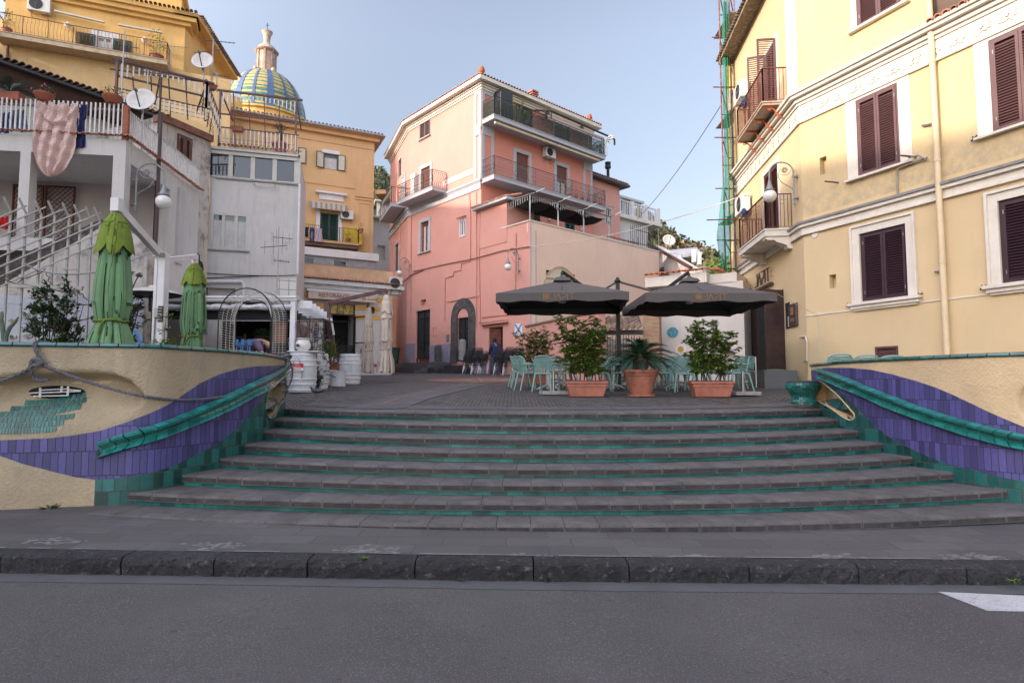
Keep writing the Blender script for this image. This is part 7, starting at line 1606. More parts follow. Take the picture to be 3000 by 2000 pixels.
def bush(lb,base,H,R,n,ls,m,seed,name='shrub',stems=7,cat='shrub',up=.3,top=None):
 rnd=random.Random(seed);r=thing(name,lb,cat,tuple(base));st=MB();lf=MB();base=V(base)
 for s_ in range(stems):
  a=2*pi*s_/stems+rnd.random();R_=R*rnd.uniform(.3,1.);h_=H*rnd.uniform(.6,1.);pts=[base+V((rnd.uniform(-.04,.04),rnd.uniform(-.04,.04),0))]
  for k in range(1,7):t=k/6;pts.append(base+V((cos(a)*R_*t**.7+rnd.uniform(-.04,.04)*R*2,sin(a)*R_*t**.7*.8,h_*t)))
  st.tube(pts,[.011*H*(1-.8*k/6)for k in range(7)],5)
  for k in range(2,7):
   for b in range(3):
    p=pts[k]+V((0,0,0));d=V((rnd.gauss(0,1),rnd.gauss(0,1),rnd.gauss(.3,.6))).normalized();e=p+d*R*rnd.uniform(.35,.85);st.tube([p,p.lerp(e,.5)+V((0,0,.02)),e],.005*H,3)
    for q in range(max(4,n//(stems*7))):
     t=rnd.uniform(.3,1.05);c=p.lerp(e,t)+V((rnd.uniform(-.04,.04),rnd.uniform(-.04,.04),rnd.uniform(-.04,.04)));dd=(d*.8+V((rnd.uniform(-1,1),rnd.uniform(-1,1),rnd.uniform(-.7,.9)+up))).normalized();lf.leaf(c,dd,V((0,0,1)),ls*rnd.uniform(.6,1.15),ls*.52)
 st.build('stems',BARK,r);lf.build('foliage',m,r);return r
c=at(163,1010,9.8);bush('dark leafy shrub behind the left wall in front of the fish',(c.x,c.y,1.3),1.75,.42,1500,.085,LEAFD,5,stems=9)
c=at(345,990,12.);bush('glossy shrub beside the patio heater, below the white beam',(c.x,c.y,1.3),2.55,.42,500,.13,LEAFD,6,stems=6)
c=at(455,1010,9.6);bush('low green shrub at the foot of the white umbrella mast',(c.x,c.y,1.3),.95,.35,800,.055,LEAFM,7,stems=8);c=at(476,1010,10.3);bush('tall loose leafy plant just right of the white mast',(c.x,c.y,1.3),1.55,.18,260,.07,LEAFB,8,stems=4)
c=at(858,1010,15.3);bush('leafy plant between the netted arch and the white post',(c.x,c.y,1.45),1.3,.2,420,.1,LEAFM,9,stems=5);c=at(915,1010,15.6);bush('grey green bush behind the large white pot',(c.x,c.y,1.4),1.5,.5,900,.06,mk('greyish_leaf',(.09,.12,.08),.7,.3,6,island=.4),10,stems=8)
r=thing('cactus','two armed grey green cactus at the left edge behind the wall','cactus',tuple(at(16,1000,10.)));c=at(16,1000,10.);mb=MB();S=10./1784
pp=lambda x,y:at(x,y,10.)
mb.tube([pp(14,1030),pp(9,970),pp(4,940),pp(5,915)],[.03,.035,.03,.02],7);mb.tube([pp(16,1030),pp(18,985),pp(28,960),pp(45,942),pp(54,928)],[.03,.032,.032,.025,.012],7);mb.ball(pp(6,925),(.028,.02,.08));mb.build('stem',CACT,r,smooth=True)
PGW=Wall((XD(380,14.6),14.6),(XD(862,14.6),14.6));pr_=thing('restaurant_pergola','white wooden restaurant pergola with rolled clear curtain under its gutter','pergola',tuple(PGW.P(2,1.4)))
zt3,zb3=PGW.q(600,868)[1],PGW.q(600,884)[1];uR=PGW.L
mb=MB();mb.wb(PGW,.0,uR,zb3,zt3-.05,-.06,.06);mb.wb(PGW,-.05,uR+.04,zt3-.05,zt3,-.1,.12);mb.wb(PGW,-.05,uR+.04,zb3+.03,zb3+.06,.06,.1);mb.build('gutter_beam',WPAINT,pr_)
mb=MB();mb.wb(PGW,0,uR-.6,zt3-.1,zt3-.04,-4.6,-.1);mb.build('roof',WPAINT,pr_)
for u in(.1,uR-.06):mb=MB();mb.wb(PGW,u-.06,u+.06,1.4,zb3,-.06,.06);mb.build('post',WPAINT,pr_)
mb=MB();pts=[PGW.P(lerp(.2,uR-.1,k/24),zb3-.13+.012*sin(k*2.1),.02)for k in range(25)];mb.tube(pts,[.075+.018*sin(k*1.7)for k in range(25)],9)
for u in(1.65,2.45):mb.tube([PGW.P(u,zb3-.25,.1),PGW.P(u+.1,zb3-.05,.1)],.02,5)
mb.build('rolled_curtain',mk('clear_plastic',(.5,.5,.5),.25,.3,9,coat=.5),pr_,smooth=True)
mb=MB();mb.wb(PGW,0,uR,zb3-.02,zb3+.0,-4.6,-4.5);mb.wb(PGW,0,2.4,1.4,zb3,-4.6,-4.5);mb.build('dim_interior_sheet',DARK,pr_);mb=MB();mb.wb(PGW,0,uR,zb3-.42,zb3-.2,-.14,-.1);mb.build('dim_interior_strip',DARK,pr_)  # near-black sheet and strip stand in for the dim inside of the pergola
mb=MB();mb.wb(PGW,2.35,uR-1.05,1.4,zb3-.6,-3.6,-3.5);mb.build('inner_wall',WHT,pr_);mb=MB();mb.wb(PGW,2.35,2.45,1.4,zb3,-3.5,-3.4);mb.build('dark_post',BLACKP,pr_)
mb=MB()
for k in range(9):mb.wb(PGW,lerp(.5,2.3,k/9),lerp(.5,2.3,(k+.9)/9),1.4,1.95,-2.6,-2.56)
mb.build('low_boards',mk('grey_boards',(.1,.085,.075),.8,.2,5),pr_);mb=MB()
for u in(1.25,1.75):mb.bar(PGW.P(u,1.4,-2.2),PGW.P(u,3.,-2.2),.05)
for z in(1.9,2.4,2.9):mb.bar(PGW.P(1.25,z,-2.2),PGW.P(1.75,z,-2.2),.04)
mb.build('wooden_ladder_rack',mk('honey_wood',(.2,.11,.04),.6,.2,6),pr_)
SGW=Wall(tuple(PGW.P(uR,0).xy),(PGW.P(uR,0).x-.38,14.6+2.7));mb=MB()
mb.wb(SGW,0,2.7,zt3-.08,zt3,-.05,.05)
for k in range(5):mb.hexa([SGW.P(.1+k*.55,zt3-.28,-.2),SGW.P(.14+k*.55,zt3-.28,-.2),SGW.P(.14+k*.55,zt3-.28,.35),SGW.P(.1+k*.55,zt3-.28,.35),SGW.P(.1+k*.55,zt3-.09,-.2),SGW.P(.14+k*.55,zt3-.09,-.2),SGW.P(.14+k*.55,zt3-.09,.35),SGW.P(.1+k*.55,zt3-.09,.35)])
mb.build('side_rafters',WPAINT,pr_);mb=MB();mb.wb(SGW,.15,1.6,1.5,3.1,0,.03);mb.build('grey_side_panel',mk('violet_grey_panel',(.16,.15,.17),.8,.1,4),pr_)
mb=MB()
for k in range(20):z=lerp(2.6,3.25,k/20);mb.wb(PGW,uR-.62,uR-.3,z,z+.026,-.3-.02*(k%2),-.26)
mb.build('wicker_basket',mk('wicker',(.3,.12,.06),.8,.3,30),None,'reddish wicker panel hung inside the pergola by the white post','basket')
cs=thing('crate_shelf','white and natural wood crate shelf at the left end of the pergola','shelf',tuple(at(415,1000,13.4)));c=at(392,1000,13.4);MX=lambda px,py,D=13.4:at(px,py,D)
mb=MB()
for(x0,y0,x1,y1)in((408,915,411,990),(414,915,419,990),(392,975,432,1006),(392,900,396,1000)):a,b=MX(x0,y1),MX(x1,y0);mb.bx(a.x,b.x,13.35,13.4,a.z,b.z)
mb.build('white_boards',WPAINT,cs);mb=MB()
for(x0,y0,x1,y1)in((421,911,429,958),(430,911,438,958)):a,b=MX(x0,y1),MX(x1,y0);mb.bx(a.x,b.x,13.3,13.36,a.z,b.z)
mb.build('wood_boards',mk('reddish_boards',(.36,.2,.15),.8,.2,6),cs)
c=at(452,862,12.2);ph_=thing('patio_heater','patio heater with wide white mushroom reflector behind the white mast','heater',(c.x,c.y,1.3));mb=MB();mb.lathe([(.52,0),(.4,.07),(.2,.12),(.12,.13),(.1,.17),(0,.17)],(c.x,c.y,c.z),28);mb.build('reflector',ALU,ph_,smooth=True);mb=MB();mb.lathe([(.5,-.002),(.35,-.05),(0,-.06)],(c.x,c.y,c.z),28);mb.build('underside',RAILG,ph_);mb=MB();mb.tube([(c.x,c.y,1.3),(c.x,c.y,c.z)],.035,8);mb.lathe([(.09,-.35),(.1,-.05)],(c.x,c.y,c.z),12);mb.build('column',RAILD,ph_)
for i,pts in enumerate((((374,970),(385,1000),(402,1030)),((396,968),(412,1000),(428,1030)))):mb=MB();mb.tube(cat2([at(x,y,11.2)for x,y in pts]),.03,4);mb.build('blue_plank',BLUP,None,['left','right'][i]+' curved blue painted slat leaning behind the left wall','slat','blue slats behind the left wall')
c=at(469,920,10.6);mb_=thing('menu_board','small black menu board hung on the white umbrella mast','sign',tuple(at(469,943,10.6)));a,b=at(461,943,10.6),at(477,896,10.6);mb=MB();mb.bx(a.x,b.x,10.6,10.63,a.z,b.z);mb.build('board',BLACKP,mb_);mb=MB();rnd=random.Random(3)
for k in range(5):
 z=b.z-.035-.05*k;x=a.x+.012
 while x<b.x-.02:w_=rnd.uniform(.004,.012);mb.bx(x,x+w_,10.592,10.598,z-.009,z);x+=w_+.005
mb.build('chalk_marks',WHS,mb_)
def closed_umb(lb,c,prof,hem,m,cap=None,tie=None,n=8,seed=1,group=None,name='closed_umbrella',tm=None):
 """prof: (z, r) from top down; folds deepen downward"""
 r=thing(name,lb,'umbrella',(c[0],c[1],prof[-1][0]),group)
 def canopy(pr,nm,mm,depth,hemj,nf,ph):
  mb=MB();K=120;rows=[];ztop,zbot=pr[0][0],pr[-1][0];NZ=30
  for j in range(NZ+1):
   v=j/NZ;z=lerp(ztop,zbot,v);R=interp(sorted((a,b)for a,b in pr),z);row=[]
   for i in range(K):
    t=2*pi*i/K;w_=nf*t/2+.35*sin(3*t+seed+.5*v)+ph+.15*v;f=(sin(w_)**2+.015)**.33;f2=(sin(w_*2+.4*v+seed)**2+.03)**.4
    dp_=depth*(.75+.35*sin(2*t+seed*1.7))*min(1,v*2.5+.25)
    rr=R*(1-dp_*(1-f)-dp_*.12*(1-f2));zz=z+hemj*v**3*(.5-f*(.8+.2*sin(t+seed)))
    row.append(V((c[0]+rr*cos(t),c[1]+rr*sin(t),zz)))
   rows.append(row)
  for j in range(NZ):
   for i in range(K):mb.quad(rows[j][i],rows[j][(i+1)%K],rows[j+1][(i+1)%K],rows[j+1][i])
  o=mb.build(nm,mm,r,smooth=True)
  bm=bmesh.new();bm.from_mesh(o.data);bmesh.ops.remove_doubles(bm,verts=bm.verts,dist=1e-5);bm.to_mesh(o.data);bm.free();o.data.shade_smooth()
 canopy(prof,'canopy',m,.27,hem*.6,n-1,0)
 if cap:canopy(cap[0],'cap_flounce',cap[1],.22,cap[2]*1.2,5,.9)
 if tie:
  mb=MB();z,R=tie;pts=[V((c[0]+(R+.012)*cos(t*pi/12),c[1]+(R+.012)*sin(t*pi/12),z+.01*sin(t)))for t in range(24)];mb.tube(pts,.016,5,close=True);mb.tube([V((c[0]+.05,c[1]-R-.02,z)),V((c[0]+.0,c[1]-R-.05,z-.1)),V((c[0]-.03,c[1]-R-.04,z-.25))],.012,4);mb.build('tie_strap',tm or m,r)
 mb=MB();mb.tube([(c[0],c[1],prof[-1][0]-.02),(c[0],c[1],prof[0][0]+.1)],.028,8);mb.build('pole',GALV,r);return r
mx=lambda px,D:XD(px,D)
D1=8.9;z1=lambda y:at(316,y,D1).z;k1=D1/1784
u1=(mx(318,D1),D1);closed_umb('large closed green umbrella with olive top flounce, nearest on the left',u1,[(z1(628),12*k1),(z1(700),34*k1),(z1(752),41*k1),(z1(830),50*k1),(z1(890),52*k1),(z1(925),46*k1),(z1(941),41*k1),(z1(955),46*k1),(z1(990),60*k1),(z1(1040),72*k1)],.12,FABG,([(z1(624),13*k1),(z1(650),32*k1),(z1(690),44*k1),(z1(735),53*k1)],FABG2,.17),(z1(941),41*k1),9,3,'closed green umbrellas',tm=FABG2)
D2=12.4;z2=lambda y:at(558,y,D2).z;k2=D2/1784
u2=(mx(558,D2),D2);closed_umb('smaller closed green umbrella with olive top flounce, beside the netted arch',u2,[(z2(775),9*k2),(z2(830),26*k2),(z2(880),34*k2),(z2(940),37*k2),(z2(970),34*k2),(z2(986),27*k2),(z2(1000),32*k2),(z2(1060),36*k2)],.1,FABG,([(z2(772),10*k2),(z2(790),22*k2),(z2(815),32*k2),(z2(835),37*k2)],FABG2,.13),(z2(986),27*k2),8,5,'closed green umbrellas',tm=FABG2)
mp=(mx(461,10.9),10.9);zm=at(463,742,10.9).z;ms_=thing('umbrella_mast','white box section mast with two arms carrying the green umbrellas','mast',(mp[0],mp[1],1.3));mb=MB();mb.box((mp[0],mp[1],(zm+1.3)/2),(.19,.17,zm-1.3));mb.bx(mp[0]-.05,mp[0]-.03,mp[1]-.1,mp[1]-.084,1.4,zm-.05);mb.build('post',WPAINT,ms_,bevel=.012)
mb=MB();a=V((mp[0]-.05,mp[1],zm-.02));b=V((u1[0],u1[1],z1(605)));mb.bar(a,b,.09,.13);mb.box((b.x,b.y,b.z+.02),(.12,.12,.2));mb.build('arm',WPAINT,ms_);mb=MB();a=V((mp[0]+.05,mp[1],zm-.12));b=V((u2[0],u2[1],z2(752)));mb.bar(a,b,.07,.09);mb.box((b.x,b.y,b.z-.05),(.09,.09,.18));mb.build('arm',WPAINT,ms_)
mb=MB();mb.box((mp[0]-.0,mp[1]-.11,zm-1.1),(.07,.07,.16));mb.tube([(mp[0]-.03,mp[1]-.1,zm-1.1),(mp[0]-.04,mp[1]-.1,zm-1.9)],.012,5);mb.box((mp[0],mp[1]-.1,zm-.05),(.2,.03,.07));mb.build('crank',GALV,ms_)
for i,(px,D,y0,ys,hw,lb)in enumerate(((1077,21.5,903,(950,1000,1026,1060,1090),(5,11,17,12,17,19),'shorter closed beige umbrella, left of the pair by the restaurant'),(1129,20.,866,(930,1000,1022,1055,1090),(7,17,21,15,25,27),'taller closed beige umbrella, right of the pair by the restaurant'))):
 k=D/1784;Z=lambda y:at(px,y,D).z;closed_umb(lb,(mx(px,D),D),[(Z(y0),hw[0]*k)]+[(Z(y),h*k)for y,h in zip(ys,hw[1:])],.14,FABB,([(Z(y0-2),(hw[0]+1)*k),(Z(y0+25),hw[1]*k*1.02),(Z(y0+50),hw[1]*k*1.15)],FABB,.12),(Z(ys[2]),hw[3]*k),8,7+i,'closed beige umbrellas')
mr=thing('umbrella_mast','leaning maroon mast with two arms for the beige umbrellas','mast',tuple(at(985,1081,19.5)));A=lambda x,y,D:at(x,y,D);mb=MB();mb.bar(A(984,1090,19.5),A(957,888,19.5),.17,.14);mb.build('post',RUSTB,mr);mb=MB();mb.bar(A(952,890,19.5),A(1133,850,20.),.09,.12);mb.bar(A(1133,850,20.),A(1129,868,20.),.09);mb.build('arm',RUSTB,mr);mb=MB();mb.bar(A(962,888,19.5),A(1080,890,21.5),.08,.09);mb.bar(A(1080,888,21.5),A(1077,903,21.5),.08);mb.build('arm',RUSTB,mr);mb=MB();mb.tube([A(970,932,19.2),A(978,981,19.2)],.035,6);mb.build('crank',WPAINT,mr)
mpx=V((XD(1813,16.6),16.6,0));um=[]
zv1,zv0=3.60,3.60
def open_umb(lb,fl,fr,bl,br,pk_,zt,drop,logo,apx):
 """corner points (x,y) front-left, front-right, back-left, back-right; zt height of the canopy edge"""
 r=thing('cantilever_umbrella',lb,'umbrella',(pk_[0],pk_[1],gz(pk_[1])),'open charcoal umbrellas');K=[V((p[0],p[1],zt+(p[2]if len(p)>2 else 0)))for p in(fl,fr,br,bl)];C_=V((pk_[0],pk_[1],pk_[2]));mb=MB();un=MB();vl=MB();N=10
 for i in range(4):
  a,b=K[i],K[(i+1)%4]
  for j in range(N):
   for q in range(6):
    def S(s_,t):e=a.lerp(b,s_);p=e.lerp(C_,t);sg=-.035*sin(pi*s_)*sin(pi*min(1,(1-t)*1.0))*1.5;return p+V((0,0,sg))
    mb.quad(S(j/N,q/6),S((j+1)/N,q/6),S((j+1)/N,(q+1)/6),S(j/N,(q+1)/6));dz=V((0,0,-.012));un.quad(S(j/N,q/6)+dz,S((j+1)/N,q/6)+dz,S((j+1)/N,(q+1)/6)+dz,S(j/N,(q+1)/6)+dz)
   sgz=lambda s_:V((0,0,0));p0,p1=a.lerp(b,j/N),a.lerp(b,(j+1)/N);d0,d1=drop+.025*sin(j*1.9+i),drop+.025*sin((j+1)*1.9+i)
   if j==0:d0=drop
   if j==N-1:d1=drop
   vl.quad(p0,p1,p1-V((0,0,d1)),p0-V((0,0,d0)))
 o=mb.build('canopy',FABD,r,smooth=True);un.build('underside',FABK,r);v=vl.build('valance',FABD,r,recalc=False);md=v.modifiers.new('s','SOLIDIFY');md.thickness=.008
 mb=MB();mb.lathe([(.32,-.03),(.25,.05),(.08,.1),(.05,.14)],C_,4,a0=pi/4);mb.build('vent_cap',FABD,r)
 mb=MB();hub=C_-V((0,0,.55))
 for i in range(4):
  mb.tube([C_-V((0,0,.06)),K[i]-V((0,0,.04))],.014,5);mb.tube([hub,C_.lerp(K[i],.5)-V((0,0,.06))],.012,5);m_=K[i].lerp(K[(i+1)%4],.5);mb.tube([hub,C_.lerp(m_,.5)-V((0,0,.08))],.01,5);mb.tube([C_-V((0,0,.06)),m_-V((0,0,.04))],.011,5)
 mb.build('ribs',RAILD,r);mb=MB();mb.lathe([(.06,-.03),(.1,-.02),(.1,.02),(.05,.03)],hub,12);mb.tube([hub,C_],.03,8);mb.build('hub',ALU,r)
 a,b=K[0],K[1];dx=(b-a).normalized();nf=V((dx.y,-dx.x,0));nf=nf if nf.y<0 else-nf;zc=-drop*.84;h=drop*.72;org=a.lerp(b,logo);
 def fn(x,y,t):return org+dx*(x+h*1.28)+V((0,0,zc+y))+nf*(.02+t*.3)
 mb=MB();stroke_word(mb,fn,h=h*.98,w=.085,t=.008);mb.build('letters',GOLD,v);mb=MB();s_=h;P_=lambda x,y:org+dx*x+V((0,0,zc+y))+nf*.02
 for(x0,y0,x1,y1)in((0,0,s_,.015),(0,s_-.015,s_,s_),(0,0,.015,s_),(s_-.015,0,s_,s_),(s_*.22,s_*.25,s_*.47,s_*.47),(s_*.53,s_*.25,s_*.78,s_*.47),(s_*.22,s_*.53,s_*.47,s_*.75),(s_*.53,s_*.53,s_*.78,s_*.75)):mb.hexa([P_(x0,y0),P_(x1,y0),P_(x1,y0)+nf*.004,P_(x0,y0)+nf*.004,P_(x0,y1),P_(x1,y1),P_(x1,y1)+nf*.004,P_(x0,y1)+nf*.004])
 mb.build('window_emblem',GOLD,v)
 mb=MB();top=C_+V((0,0,.24));mb.tube([C_,C_+V((0,0,.2)),top+V((.05 if logo<.37 else-.05,0,0))],.035,6);mb.bar(top,V((mpx.x+(-.25 if logo<.37 else .75),mpx.y,3.78)),.05,.08);mb.build('arm',RAILD,r);return r
u_fl,u_fr=at(1453,860,14.2),at(1842,852,14.);zt_1=(u_fl.z+u_fr.z)/2
open_umb('left open charcoal cantilever umbrella with a gold logo over the cafe tables',(u_fl.x,14.25),(u_fr.x,14.0),(XD(1487,17.1),17.1),(XD(1815,16.9),16.9),(XD(1648,15.6),15.6,at(1648,822,15.6).z),zt_1,.2,.36,0)
u_fl,u_fr=at(1888,858,14.1),at(2276,860,14.);zt_2=(u_fl.z+u_fr.z)/2
open_umb('right open charcoal cantilever umbrella with a gold logo near the doorway',(u_fl.x,14.0),(u_fr.x,14.0),(XD(1826,17.),17.),(XD(2142,17.2),17.2),(XD(2025,15.6),15.6,at(2025,824,15.6).z),zt_2,.2,.38,0)
um_=thing('umbrella_mast','black central mast between the two charcoal umbrellas','mast',(mpx.x,mpx.y,gz(mpx.y)));mb=MB();mb.box((mpx.x,mpx.y,(4.4+gz(16.6))/2),(.1,.1,4.4-gz(16.6)));mb.build('post',RAILD,um_);mb=MB();mb.lathe([(.06,0),(.1,.05),(.06,.1),(.03,.16)],(mpx.x,mpx.y,4.38),8);mb.bar((mpx.x-.5,mpx.y,4.12),(mpx.x,mpx.y,4.42),.05);mb.bar((mpx.x+1.0,mpx.y-.2,4.1),(mpx.x,mpx.y,4.42),.05);mb.build('head',RAILD,um_)
mb=MB();mb.tube([V((u_fr.x,14.,zt_2-.02)),R2.P(.35,R2.q(2440,917)[1],.02),R2.P(.38,2.2,.02)],.006,4);mb.build('guy_string',PICK,None,'thin white string from the right umbrella corner to the yellow wall','string')
for px,py,lb in((1624,1152,'left speckled granite umbrella base with steel stub'),(2190,1154,'right speckled granite umbrella base with steel stub')):
 c=on_sq(px,py+6);c.y+=.25;c.z=gz(c.y);r=thing('granite_stand',lb,'umbrella base',tuple(c),'granite umbrella bases');mb=MB();mb.box(c+V((0,0,.045)),(.58,.5,.08),.12);mb.build('slab',GRAN,r,bevel=.008);mb=MB();mb.tube([c+V((0,0,.08)),c+V((0,0,.52))],.03,12);mb.tube([c+V((.03,-.02,.3)),c+V((.09,-.03,.3))],.012,6);mb.ball(c+V((.09,-.03,.3)),.02,6,5);mb.build('steel_stub',CHROME,r,smooth=True)
def trough(lb,px,py,w,h,seed,H,R,n,tilt=0,m=LEAFM,stems=8,rz=.02):
 c=on_sq(px,py);c.y+=.17;c.z=gz(c.y);r=thing('planter',lb,'planter',tuple(c));mb=MB();M=Matrix.Rotation(rz,3,'Z')
 def ring(w0,d0,z):return[c+M@V((x,y,z))for x,y in((-w0,-d0),(w0,-d0),(w0,d0),(-w0,d0))]
 W_=w/2
 for(w0,z0_,w1,z1_)in((.84,0,.98,h*.6),(1.0,h*.6,1.02,h*.82),(1.09,h*.82,1.09,h)):mb.hexa(ring(W_*w0,.17*w0,z0_)+ring(W_*w1,.17*w1,z1_-.001))
 mb.build('trough',TPOT,r,bevel=.012);mb=MB();mb.box(c+V((0,0,h-.0)),(w*.98,.3,.03),rz);mb.build('soil',SOIL,r)
 rnd=random.Random(seed);st,lf=MB(),MB()
 for s_ in range(stems):
  x0=(s_/(stems-1)-.5)*w*.7;top=c+M@V((x0*1.2+rnd.uniform(-.25,.25)*R*2+tilt*.2,rnd.uniform(-.2,.2),h+H*rnd.uniform(.62,1.)))
  base=c+M@V((x0,0,h));pts=[base]
  for k in range(1,7):t=k/6;p=base.lerp(top,t)+V((rnd.uniform(-.05,.05),rnd.uniform(-.05,.05),0));pts.append(p)
  st.tube(pts,[.014*(1-.6*k/6)for k in range(7)],5)
  for k in range(1,7):
   for b in range(5):
    p=pts[k];a=rnd.uniform(0,2*pi);e=p+V((cos(a),sin(a)*.7,rnd.uniform(.0,.9))).normalized()*rnd.uniform(.12,.42)*R*2;st.tube([p,p.lerp(e,.5)+V((0,0,.02)),e],.005,3)
    for w_ in range(2):
     cc=p.lerp(e,(.55,1.)[w_])+V((rnd.uniform(-.04,.04),rnd.uniform(-.04,.04),rnd.uniform(-.04,.04)));nl=max(5,n//(stems*28))
     for q in range(nl):t2=2*pi*q/nl+rnd.random();el=rnd.uniform(-.3,.8);lf.leaf(cc,V((cos(t2)*cos(el),sin(t2)*cos(el),sin(el))),V((0,0,1)),rnd.uniform(.075,.125),.056)
 st.build('stems',BARK,r);lf.build('foliage',m,r);return r
trough('left long terracotta trough with a leafy evergreen shrub',1720,1163,.83,.33,11,1.28,.42,2600,-.3,mk('shrub_leaf',(.13,.2,.035),.4,.4,4,island=.5));trough('right long terracotta trough with a gnarled leafy shrub',2091,1164,.84,.33,12,1.28,.42,1900,.3,MATS['shrub_leaf'],7)
c=on_sq(1574,1133);trough('rear terracotta trough with leafy shrub by the pink wall',1574,1126,.8,.35,13,1.15,.5,1300,0,MATS['shrub_leaf'],7)
c=on_sq(1887,1163);c.y+=.3;c.z=gz(c.y);r=thing('potted_palm','round sago palm in a large round terracotta pot between the troughs','palm',tuple(c));mb=MB();mb.lathe([(.3,0),(.3,.04),(.24,.045)],c,28);mb.lathe([(.225,.04),(.25,.12),(.33,.4),(.335,.43),(.355,.44),(.36,.5),(.385,.5),(.395,.56),(.37,.565),(.34,.53),(0,.53)],c,32);mb.build('pot',TPOT,r,smooth=True)
mb=MB();mb.lathe([(.13,.52),(.16,.62),(.15,.8),(.1,.9),(0,.92)],c,12,fn=lambda t,z:1+.1*sin(9*t+30*z));mb.build('trunk',BARK,r);mb=MB();palm_fronds(mb,c+V((0,0,.82)),52,.86,random.Random(21),.95,.009,el0=.1,el1=1.35,sp=60);palm_fronds(mb,c+V((0,0,.75)),18,.66,random.Random(22),1.2,.009,el0=-.25,el1=.5,sp=44);mb.build('fronds',PALM,r)
def arm_chair():
 r=thing('cafe_chair','','chair');m=CHAIRG
 mb=MB();P_=[]
 for i in range(7):
  for j in range(7):x=lerp(-.22,.22,i/6);y=lerp(-.21,.21,j/6);P_.append(V((x*(1-.08*(j/6)),y,.455-.018*(1-(x/.22)**2)+.012*(j/6))))
 n=len(P_);mb.add(P_+[p-V((0,0,.022))for p in P_],[(i*7+j,(i+1)*7+j,(i+1)*7+j+1,i*7+j+1)for i in range(6)for j in range(6)]+[(n+i*7+j,n+i*7+j+1,n+(i+1)*7+j+1,n+(i+1)*7+j)for i in range(6)for j in range(6)]);mb.wframe if False else None
 for a,b in(((-.22,-.21),(.22,-.21)),((-.2,.21),(.2,.21)),((-.22,-.21),(-.2,.21)),((.22,-.21),(.2,.21))):mb.bar((a[0],a[1],.445),(b[0],b[1],.445),.03,.035)
 mb.build('seat',m,r)
 mb=MB()
 BK=lambda s_,t:V((.205*s_*(1.08-.16*max(0,t-.5)),.2+.09*t-.07*s_*s_,.47+.38*t))
 nx,nz=14,12
 for i in range(nx+1):mb.bar(BK(-1+2*i/nx,.12),BK(-1+2*i/nx,.9),.013,.01)
 for j in range(nz+1):
  t=lerp(.12,.9,j/nz);mb.tube([BK(-1+2*k/8,t)for k in range(9)],.0085,4)
 mb.tube([BK(-1.04,.02),BK(-1.06,.5),BK(-1.0,.85),BK(-.75,.97),BK(-.3,1.01),BK(.3,1.01),BK(.75,.97),BK(1.0,.85),BK(1.06,.5),BK(1.04,.02)],.017,6)
 mb.build('backrest',m,r,smooth=True)
 for s_ in(-1,1):
  mb=MB();mb.tube([(s_*.23,-.2,.44),(s_*.265,-.2,.6),(s_*.27,-.17,.655),(s_*.27,.0,.66),(s_*.245,.17,.655),(s_*.225,.22,.64)],.017,6);mb.build('armrest',m,r,smooth=True)
  mb=MB();mb.tube([(s_*.215,-.2,.44),(s_*.25,-.26,0)],[.023,.017],6);mb.build('leg',m,r);mb=MB();mb.tube([(s_*.2,.2,.44),(s_*.24,.31,0)],[.024,.017],6);mb.build('leg',m,r)
 return r
CH=arm_chair();nch=0
def chair(px,py,rz,lb,D=None,g='sage green cafe chairs at the tables',z=0.,loc=None,tilt=0.):
 global nch
 if loc is None:c=on_sq(px,py)if D is None else V((XD(px,D),D,gz(D)))
 else:c=V(loc)
 c=V((c.x,c.y,(gz(c.y)if loc is None else c.z)+z));nch+=1
 if nch==1:CH.location=c;CH.rotation_euler=(0,0,rz);CH['label']=lb;CH['group']=g;return CH
 return dup(CH,c,rz,lb,g)
def table():
 r=thing('cafe_table','','table');mb=MB();mb.box((0,0,.755),(.72,.72,.022));mb.build('tabletop',TABW,r,bevel=.006);mb=MB();mb.box((0,0,.38),(.075,.075,.72));mb.build('column',TABW,r)
 for k in range(4):t=k*pi/2+pi/4;mb=MB();mb.tube([(0,0,.12),(.2*cos(t),.2*sin(t),.09),(.36*cos(t),.36*sin(t),.012)],[.03,.025,.016],5);mb.build('foot',TABW,r)
 return r
TB=table();TBn=0
for px,D,rz,lb in((1605,15.6,.1,'white cafe table left of the left trough'),(1655,17.6,.0,'white cafe table behind the leafy shrub, second from left'),(1795,15.9,.15,'white cafe table between left trough and palm'),(1850,18.,.0,'white cafe table behind the palm'),(1985,16.2,.1,'white cafe table right of the palm'),(2075,15.6,0,'white cafe table behind the right trough'),(2110,17.6,.1,'white cafe table furthest right')):
 c=(XD(px,D),D,gz(D));TBn+=1
 if TBn==1:TB.location=c;TB.rotation_euler=(0,0,rz);TB['label']=lb;TB['group']='white cafe tables'
 else:dup(TB,c,rz,lb,'white cafe tables')
